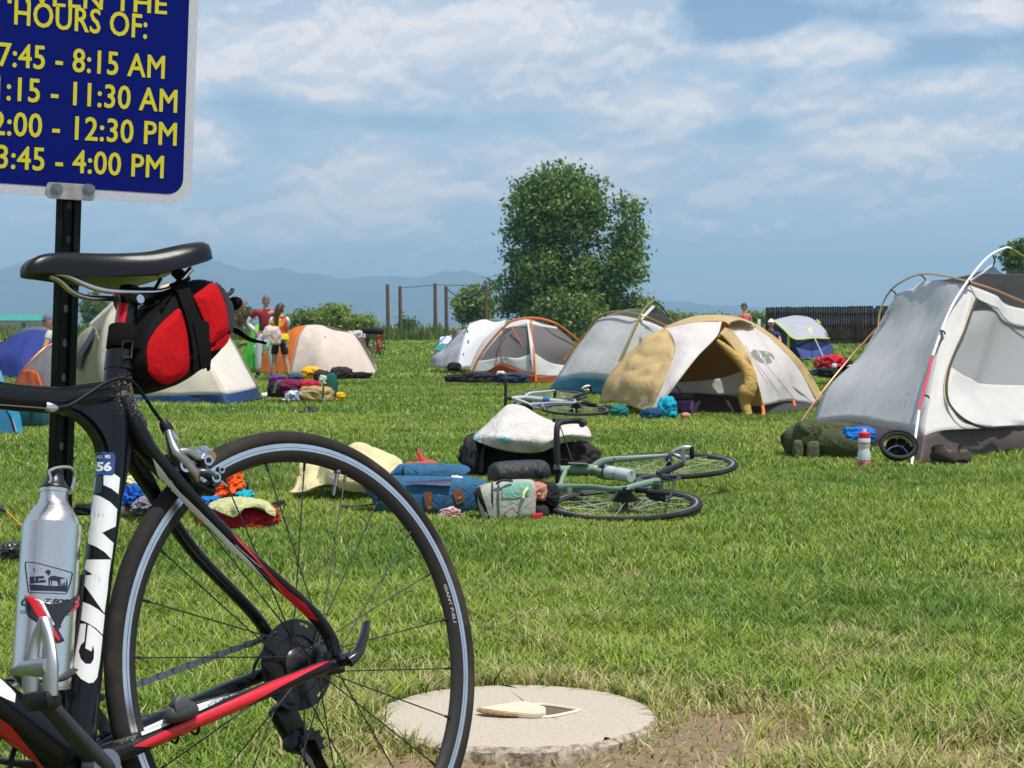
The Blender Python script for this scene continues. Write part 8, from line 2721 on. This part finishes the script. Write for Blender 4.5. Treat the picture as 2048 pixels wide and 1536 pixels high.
def head_bm(c, yaw, tilt=0.0, s=1.0):
    """head with brow, eyes, nose, mouth, chin and ears, looking along -y before turning"""
    bm = bmesh.new()
    bmesh.ops.create_uvsphere(bm, u_segments=28, v_segments=20, radius=1)
    for v in bm.verts:
        x, y, z = v.co
        w = 0.074 * (1 - 0.22 * max(0, -z) ** 1.5)
        q = Vector((x * w, y * 0.094 + (0.006 if z < 0 and y < 0 else 0), z * 0.118))
        if y < -0.5:
            k = max(0, 1 - abs(x) / 0.22)
            q.y -= 0.020 * k * math.exp(-((z + 0.12) / 0.16) ** 2)          # nose
            q.y -= 0.008 * math.exp(-((z + 0.72) / 0.14) ** 2) * max(0, 1 - abs(x) / 0.5)  # chin
            q.y += 0.007 * math.exp(-((z - 0.10) / 0.10) ** 2) * math.exp(-((abs(x) - 0.36) / 0.16) ** 2)  # eye sockets
        v.co = q
    for sx in (-1, 1):
        g = bmesh.ops.create_uvsphere(bm, u_segments=10, v_segments=8, radius=1)
        for v in g['verts']:
            v.co = Vector((sx * 0.076 + v.co.x * 0.009, 0.010 + v.co.y * 0.018, -0.008 + v.co.z * 0.030))
    for f in bm.faces:
        f.material_index = 0
    for sx in (-1, 1):
        g = bmesh.ops.create_uvsphere(bm, u_segments=8, v_segments=6, radius=0.008)
        for v in g['verts']:
            v.co += Vector((sx * 0.029, -0.080, 0.012))
            for f in v.link_faces:
                f.material_index = 1
    g = bmesh.ops.create_uvsphere(bm, u_segments=10, v_segments=6, radius=1)
    for v in g['verts']:
        v.co = Vector((v.co.x * 0.022, -0.087 + v.co.y * 0.006, -0.052 + v.co.z * 0.005))
        for f in v.link_faces:
            f.material_index = 2
    M = Matrix.Translation(c) @ Matrix.Rotation(yaw, 4, 'Z') @ Matrix.Rotation(tilt, 4, 'X') @ Matrix.Scale(s, 4)
    bmesh.ops.transform(bm, matrix=M, verts=bm.verts)
    return bm, M


def hair_bm(M, long=False, cap=False):
    bm = bmesh.new()
    bmesh.ops.create_uvsphere(bm, u_segments=24, v_segments=18, radius=1)
    kill = []
    for v in bm.verts:
        x, y, z = v.co
        low = -0.25 if y > 0.1 else 0.42
        if z < low - 0.25:
            kill.append(v)
        n = 1 + 0.05 * mnoise.noise(v.co * 6)
        v.co = Vector((x * 0.083 * n, y * 0.103 * n + 0.004, z * 0.128 * n))
    bmesh.ops.delete(bm, geom=kill, context='VERTS')
    if long:
        sweep(bm, [(0, 0.06, 0.06), (0, 0.105, -0.03), (0.015, 0.125, -0.18), (0.02, 0.13, -0.34), (0.03, 0.12, -0.46)], [(0.07, 0.05), (0.075, 0.045), (0.062, 0.04), (0.05, 0.03), (0.02, 0.012)], 14, 5, up=(0, 1, 0))
    if cap:
        sweep(bm, [(0, -0.07, 0.058), (0, -0.125, 0.050), (0, -0.165, 0.038)], [(0.07, 0.008), (0.065, 0.006), (0.03, 0.004)], 14, 3, up=(0, 0, 1))
    bmesh.ops.transform(bm, matrix=M, verts=bm.verts)
    return bm


def hand(chains, wrist, dirv, side):
    """palm, four fingers of unequal length and a thumb, slightly curled"""
    w, d = Vector(wrist), Vector(dirv).normalized()
    s = Vector(side).normalized()
    nrm = d.cross(s)
    palm = w + d * 0.055
    chains.append([(tuple(w), 0.026), (tuple(palm), (0.034, 0.018))])
    for k, ln in ((-1.4, 0.060), (-0.45, 0.072), (0.45, 0.068), (1.3, 0.052)):
        b = palm + d * 0.030 + s * 0.017 * k
        m = b + d * ln * 0.5 + nrm * 0.008
        e = b + d * ln * 0.85 + nrm * 0.026
        chains.append([(tuple(palm), (0.034, 0.018)), (tuple(b), 0.0100), (tuple(m), 0.009), (tuple(e), 0.0075)])
    b = w + d * 0.03 - s * 0.03
    chains.append([(tuple(palm), (0.034, 0.018)), (tuple(b), 0.0115), (tuple(b + d * 0.035 - s * 0.018 + nrm * .01), 0.009)])


def person(name, label, base, J, head, wear, hair, rz=0.0, s=1.0, head_yaw=0.0, head_tilt=0.0, long=False, hat=None, skin=SKIN):
    """J = joints in metres, x to the picture's right, -y to the viewer"""
    t = thing(name, label, 'person', base, rz)
    t.scale = (s, s, s)
    j = {k: Vector(v) for k, v in J.items()}
    ch = [[(tuple(j['pelvis']), (0.145, 0.105)), (tuple(j['waist']), (0.125, 0.095)), (tuple(j['chest']), (0.155, 0.110)), (tuple(j['neckb']), (0.085, 0.07)), (tuple(j['neck']), 0.052), (tuple(Vector(head) + Vector((0, 0.01, -0.05))), 0.052)]]
    for q in 'LR':
        ch.append([(tuple(j['chest']), (0.155, 0.11)), (tuple(j['sh' + q]), 0.062), (tuple(j['sh' + q].lerp(j['el' + q], .5)), 0.050), (tuple(j['el' + q]), 0.041), (tuple(j['el' + q].lerp(j['wr' + q], .4)), 0.040), (tuple(j['wr' + q]), 0.026)])
        hand(ch, j['wr' + q], j['wr' + q] - j['el' + q], (j['wr' + q] - j['el' + q]).cross(Vector((0, 1, 0.2))))
        ch.append([(tuple(j['pelvis']), (0.145, 0.105)), (tuple(j['hip' + q]), 0.092), (tuple(j['hip' + q].lerp(j['kn' + q], .5)), 0.078), (tuple(j['kn' + q]), 0.056), (tuple(j['kn' + q].lerp(j['an' + q], .35)), 0.056), (tuple(j['an' + q]), 0.036), (tuple(j['an' + q] + Vector((0, 0.02, -0.05))), 0.036), (tuple(j['toe' + q]), 0.030)])
    me = skin_grow(ch)
    hb, HM_ = head_bm(Vector(head), head_yaw, head_tilt)
    hb.from_mesh(me)
    bpy.data.meshes.remove(me)
    obj('body', hb, [skin, mat('eye_dark', (0.02, 0.015, 0.012), 0.3), mat('lips', (0.32, 0.11, 0.09), 0.5)], t)
    if hair is not None:
        obj('hair', hair_bm(HM_, long), hair, t)
    if hat is not None:
        obj('cap', hair_bm(HM_ @ Matrix.Translation((0, 0, 0.012)), False, True), hat, t)
    g = 0.014
    for kind, m in wear:
        c2 = []
        if kind == 'jersey':
            c2 = [[(tuple(j['waist'] + Vector((0, 0, -0.13))), (0.158 + g, 0.118 + g)), (tuple(j['waist']), (0.132 + g, 0.100 + g)), (tuple(j['chest']), (0.158 + g, 0.112 + g)), (tuple(j['neckb']), (0.088 + g, 0.072 + g)), (tuple(j['neckb'].lerp(j['neck'], .4)), 0.066)]]
            for q in 'LR':
                c2.append([(tuple(j['chest']), (0.158 + g, 0.112 + g)), (tuple(j['sh' + q]), 0.064 + g), (tuple(j['sh' + q].lerp(j['el' + q], .6)), 0.052 + g)])
        elif kind == 'shorts':
            c2 = [[(tuple(j['pelvis'] + Vector((0, 0, 0.06))), (0.140 + g, 0.105 + g)), (tuple(j['pelvis']), (0.150 + g, 0.112 + g))]]
            for q in 'LR':
                c2.append([(tuple(j['pelvis']), (0.150 + g, 0.112 + g)), (tuple(j['hip' + q]), 0.096 + g), (tuple(j['hip' + q].lerp(j['kn' + q], .5)), 0.082 + g), (tuple(j['hip' + q].lerp(j['kn' + q], .85)), 0.066 + g)])
        elif kind == 'tights':
            for q in 'LR':
                c2 += [[(tuple(j['pelvis'] + Vector((0, 0, 0.05))), (0.14 + g, 0.105 + g)), (tuple(j['pelvis']), (0.148 + g, 0.11 + g)), (tuple(j['hip' + q]), 0.095 + g), (tuple(j['hip' + q].lerp(j['kn' + q], .5)), 0.08 + g), (tuple(j['kn' + q]), 0.058 + g), (tuple(j['kn' + q].lerp(j['an' + q], .35)), 0.058 + g), (tuple(j['kn' + q].lerp(j['an' + q], .85)), 0.042 + g)]]
        elif kind in ('sleeve', 'sleeveL', 'sleeveR'):
            for q in ('LR' if kind == 'sleeve' else kind[-1]):
                me2 = skin_grow([[(tuple(j['sh' + q].lerp(j['el' + q], .45)), 0.052 + g), (tuple(j['el' + q]), 0.043 + g), (tuple(j['el' + q].lerp(j['wr' + q], .4)), 0.042 + g), (tuple(j['el' + q].lerp(j['wr' + q], .96)), 0.030 + g)]])
                obj('sleeve', me2, m, t)
            continue
        elif kind == 'shoulder':
            for q in 'LR':
                me2 = skin_grow([[(tuple(j['sh' + q].lerp(j['chest'], .15)), 0.066 + g), (tuple(j['sh' + q]), 0.068 + g), (tuple(j['sh' + q].lerp(j['el' + q], .62)), 0.054 + g)]])
                obj('sleeve', me2, m, t)
            continue
        elif kind == 'shoes':
            for q in 'LR':
                me2 = skin_grow([[(tuple(j['an' + q] + Vector((0, 0.01, 0.09))), 0.052), (tuple(j['an' + q]), 0.046), (tuple(j['an' + q] + Vector((0, 0.03, -0.05))), 0.046), (tuple(j['toe' + q]), 0.040), (tuple(j['toe' + q] + Vector((0, -0.05, 0))), 0.028)]])
                obj('shoe', me2, m, t)
            continue
        obj(kind if kind != 'tights' else 'tights', skin_grow(c2), m, t)
    return t


RJ = mat('jersey_red', (0.34, 0.012, 0.020), 0.7, col2=(0.05, 0.010, 0.014), vscale=3.2, thresh=(0.50, 0.60))
b = G(534, 755)
person('person', 'man in a dark red jersey, white sleeves and white tights, hands on hips', (b.x, 34.7, zt(34.7)),
       dict(pelvis=(0, 0, .93), waist=(0, .01, 1.08), chest=(.01, 0, 1.30), neckb=(.02, 0, 1.44), neck=(.025, -.005, 1.52), shL=(-.19, 0, 1.41), shR=(.21, 0, 1.40), elL=(-.36, .05, 1.16), elR=(.40, .05, 1.16), wrL=(-.20, -.02, .99), wrR=(.22, -.02, .99),
            hipL=(-.10, 0, .90), hipR=(.11, 0, .90), knL=(-.13, -.02, .49), knR=(.14, -.02, .49), anL=(-.15, .02, .09), anR=(.17, .02, .09), toeL=(-.17, -.13, .035), toeR=(.20, -.13, .035)),
       (.035, -.02, 1.625), [('tights', mat('tights_white', (0.60, 0.61, 0.63), 0.7)), ('jersey', RJ), ('sleeve', mat('sleeve_white', (0.66, 0.67, 0.70), 0.7)), ('shoes', mat('shoe_black', (0.012, 0.012, 0.013), 0.5))],
       mat('hair_grey', (0.11, 0.095, 0.085), 0.7), head_yaw=R(12), s=0.965)
b = G(560, 760)
w = person('person', 'woman with long brown hair, yellow and red jersey and black shorts, holding a pale bundle', (b.x, 33.3, zt(33.3)),
           dict(pelvis=(0.0, 0, .86), waist=(.0, .01, 1.0), chest=(.01, .01, 1.19), neckb=(.02, .01, 1.32), neck=(.03, .02, 1.39), shL=(-.16, .02, 1.28), shR=(.17, .0, 1.28), elL=(-.23, .02, 1.05), elR=(.14, .15, 1.03), wrL=(-.17, .02, .95), wrR=(-.02, .26, 1.0),
                hipL=(-.09, 0, .83), hipR=(.09, 0, .83), knL=(-.11, .02, .45), knR=(.13, .02, .45), anL=(-.14, .03, .08), anR=(.21, -.02, .08), toeL=(-.16, .14, .03), toeR=(.24, .10, .03)),
           (.03, .03, 1.50), [('shorts', mat('shorts_black', (0.010, 0.010, 0.012), 0.7)), ('jersey', mat('jersey_flame', (0.60, 0.035, 0.015), 0.7, col2=(0.75, 0.42, 0.02), vscale=4.0, thresh=(0.47, 0.53))), ('shoulder', mat('shoulder_pale', (0.62, 0.68, 0.66), 0.7)), ('shoes', mat('shoe_grey', (0.08, 0.08, 0.09), 0.6))],
           mat('hair_brown', (0.045, 0.022, 0.014), 0.55), head_yaw=R(150), long=True, s=0.93)
jy = kid(w, 'jersey')
obj('yellow_hem', tube([(0.03, -.015, .86), (0.035, -.01, .92), (0.035, -.005, .97)], [(.175, .14), (.168, .135), (.155, .128)], 24, 3, up=(0, 1, 0)), mat('hem_yellow', (0.72, 0.60, 0.02), 0.7), jy)
soft('bundle', 'pale pink pillow bundle held by the woman in the yellow and red jersey', 'bundle', 526, 562, 646, 690, 33.0, 0.28, fab('bundle_pink', (0.60, 0.46, 0.42)), 101, rough=0.12)
soft('bundle', 'mint green cloth hanging under the pale bundle', 'cloth', 526, 540, 676, 700, 32.9, 0.15, fab('bundle_mint', (0.30, 0.48, 0.42)), 102)
b = at(1490, 690, 52)
person('person', 'person in a pink shirt and dark cap walking beyond the tan tent', (b.x, 52, zt(52)),
       dict(pelvis=(0, 0, .93), waist=(.0, .01, 1.08), chest=(.0, 0, 1.30), neckb=(-.01, 0, 1.44), neck=(-.02, -.01, 1.52), shL=(-.13, -.10, 1.41), shR=(.12, .12, 1.41), elL=(-.20, -.18, 1.16), elR=(.22, .12, 1.15), wrL=(-.30, -.22, 1.05), wrR=(.14, -.02, .98),
            hipL=(-.09, 0, .90), hipR=(.09, 0, .90), knL=(-.16, -.04, .49), knR=(.10, .0, .49), anL=(-.20, .0, .09), anR=(.20, .02, .10), toeL=(-.34, -.05, .035), toeR=(.08, 0, .035)),
       (-.04, -.02, 1.63), [('shorts', mat('shorts_black')), ('jersey', mat('shirt_pink', (0.58, 0.10, 0.12), 0.7, var=0.1)), ('shoes', mat('shoe_black'))], None, head_yaw=R(-70), hat=mat('cap_dark', (0.025, 0.028, 0.032), 0.7))
b = at(1541, 700, 46)
person('person', 'seated person in a white sun hat half hidden behind the tan tent', (b.x, 46, zt(46)),
       dict(pelvis=(0, 0, .42), waist=(0, -.02, .58), chest=(0, -.04, .79), neckb=(0, -.05, .92), neck=(0, -.06, 1.0), shL=(-.17, -.04, .88), shR=(.17, -.04, .88), elL=(-.24, -.16, .66), elR=(.24, -.16, .66), wrL=(-.12, -.33, .55), wrR=(.12, -.33, .55),
            hipL=(-.10, -.02, .42), hipR=(.10, -.02, .42), knL=(-.15, -.42, .46), knR=(.15, -.42, .46), anL=(-.15, -.44, .09), anR=(.15, -.44, .09), toeL=(-.15, -.6, .035), toeR=(.15, -.6, .035)),
       (0, -.08, 1.12), [('shorts', mat('shorts_black')), ('jersey', mat('shirt_navy', (0.02, 0.03, 0.07), 0.7)), ('shoes', mat('shoe_grey'))], None, head_yaw=R(-20), hat=mat('hat_white', (0.72, 0.72, 0.70), 0.7))
b = at(124, 762, 29.5)
person('person', 'person in a grey cap bending down, mostly hidden by the sign post', (b.x, 29.5, zt(29.5)),
       dict(pelvis=(.10, 0.05, .62), waist=(.06, .0, .76), chest=(-.03, -.05, .92), neckb=(-.10, -.07, 1.01), neck=(-.14, -.09, 1.05), shL=(-.15, -.20, .94), shR=(.04, .12, .96), elL=(-.20, -.30, .70), elR=(.10, .20, .72), wrL=(-.24, -.36, .50), wrR=(.0, .10, .52),
            hipL=(.06, -.05, .60), hipR=(.18, .08, .60), knL=(-.12, -.12, .42), knR=(.10, .10, .40), anL=(.02, -.08, .08), anR=(.22, .12, .08), toeL=(-.12, -.12, .03), toeR=(.08, .10, .03)),
       (-.19, -.12, 1.13), [('shorts', mat('shorts_black')), ('jersey', mat('shirt_grey', (0.45, 0.45, 0.44), 0.7)), ('shoes', mat('shoe_grey'))], None, head_yaw=R(-60), head_tilt=R(20), hat=mat('cap_grey_cloth', (0.10, 0.12, 0.15), 0.7))
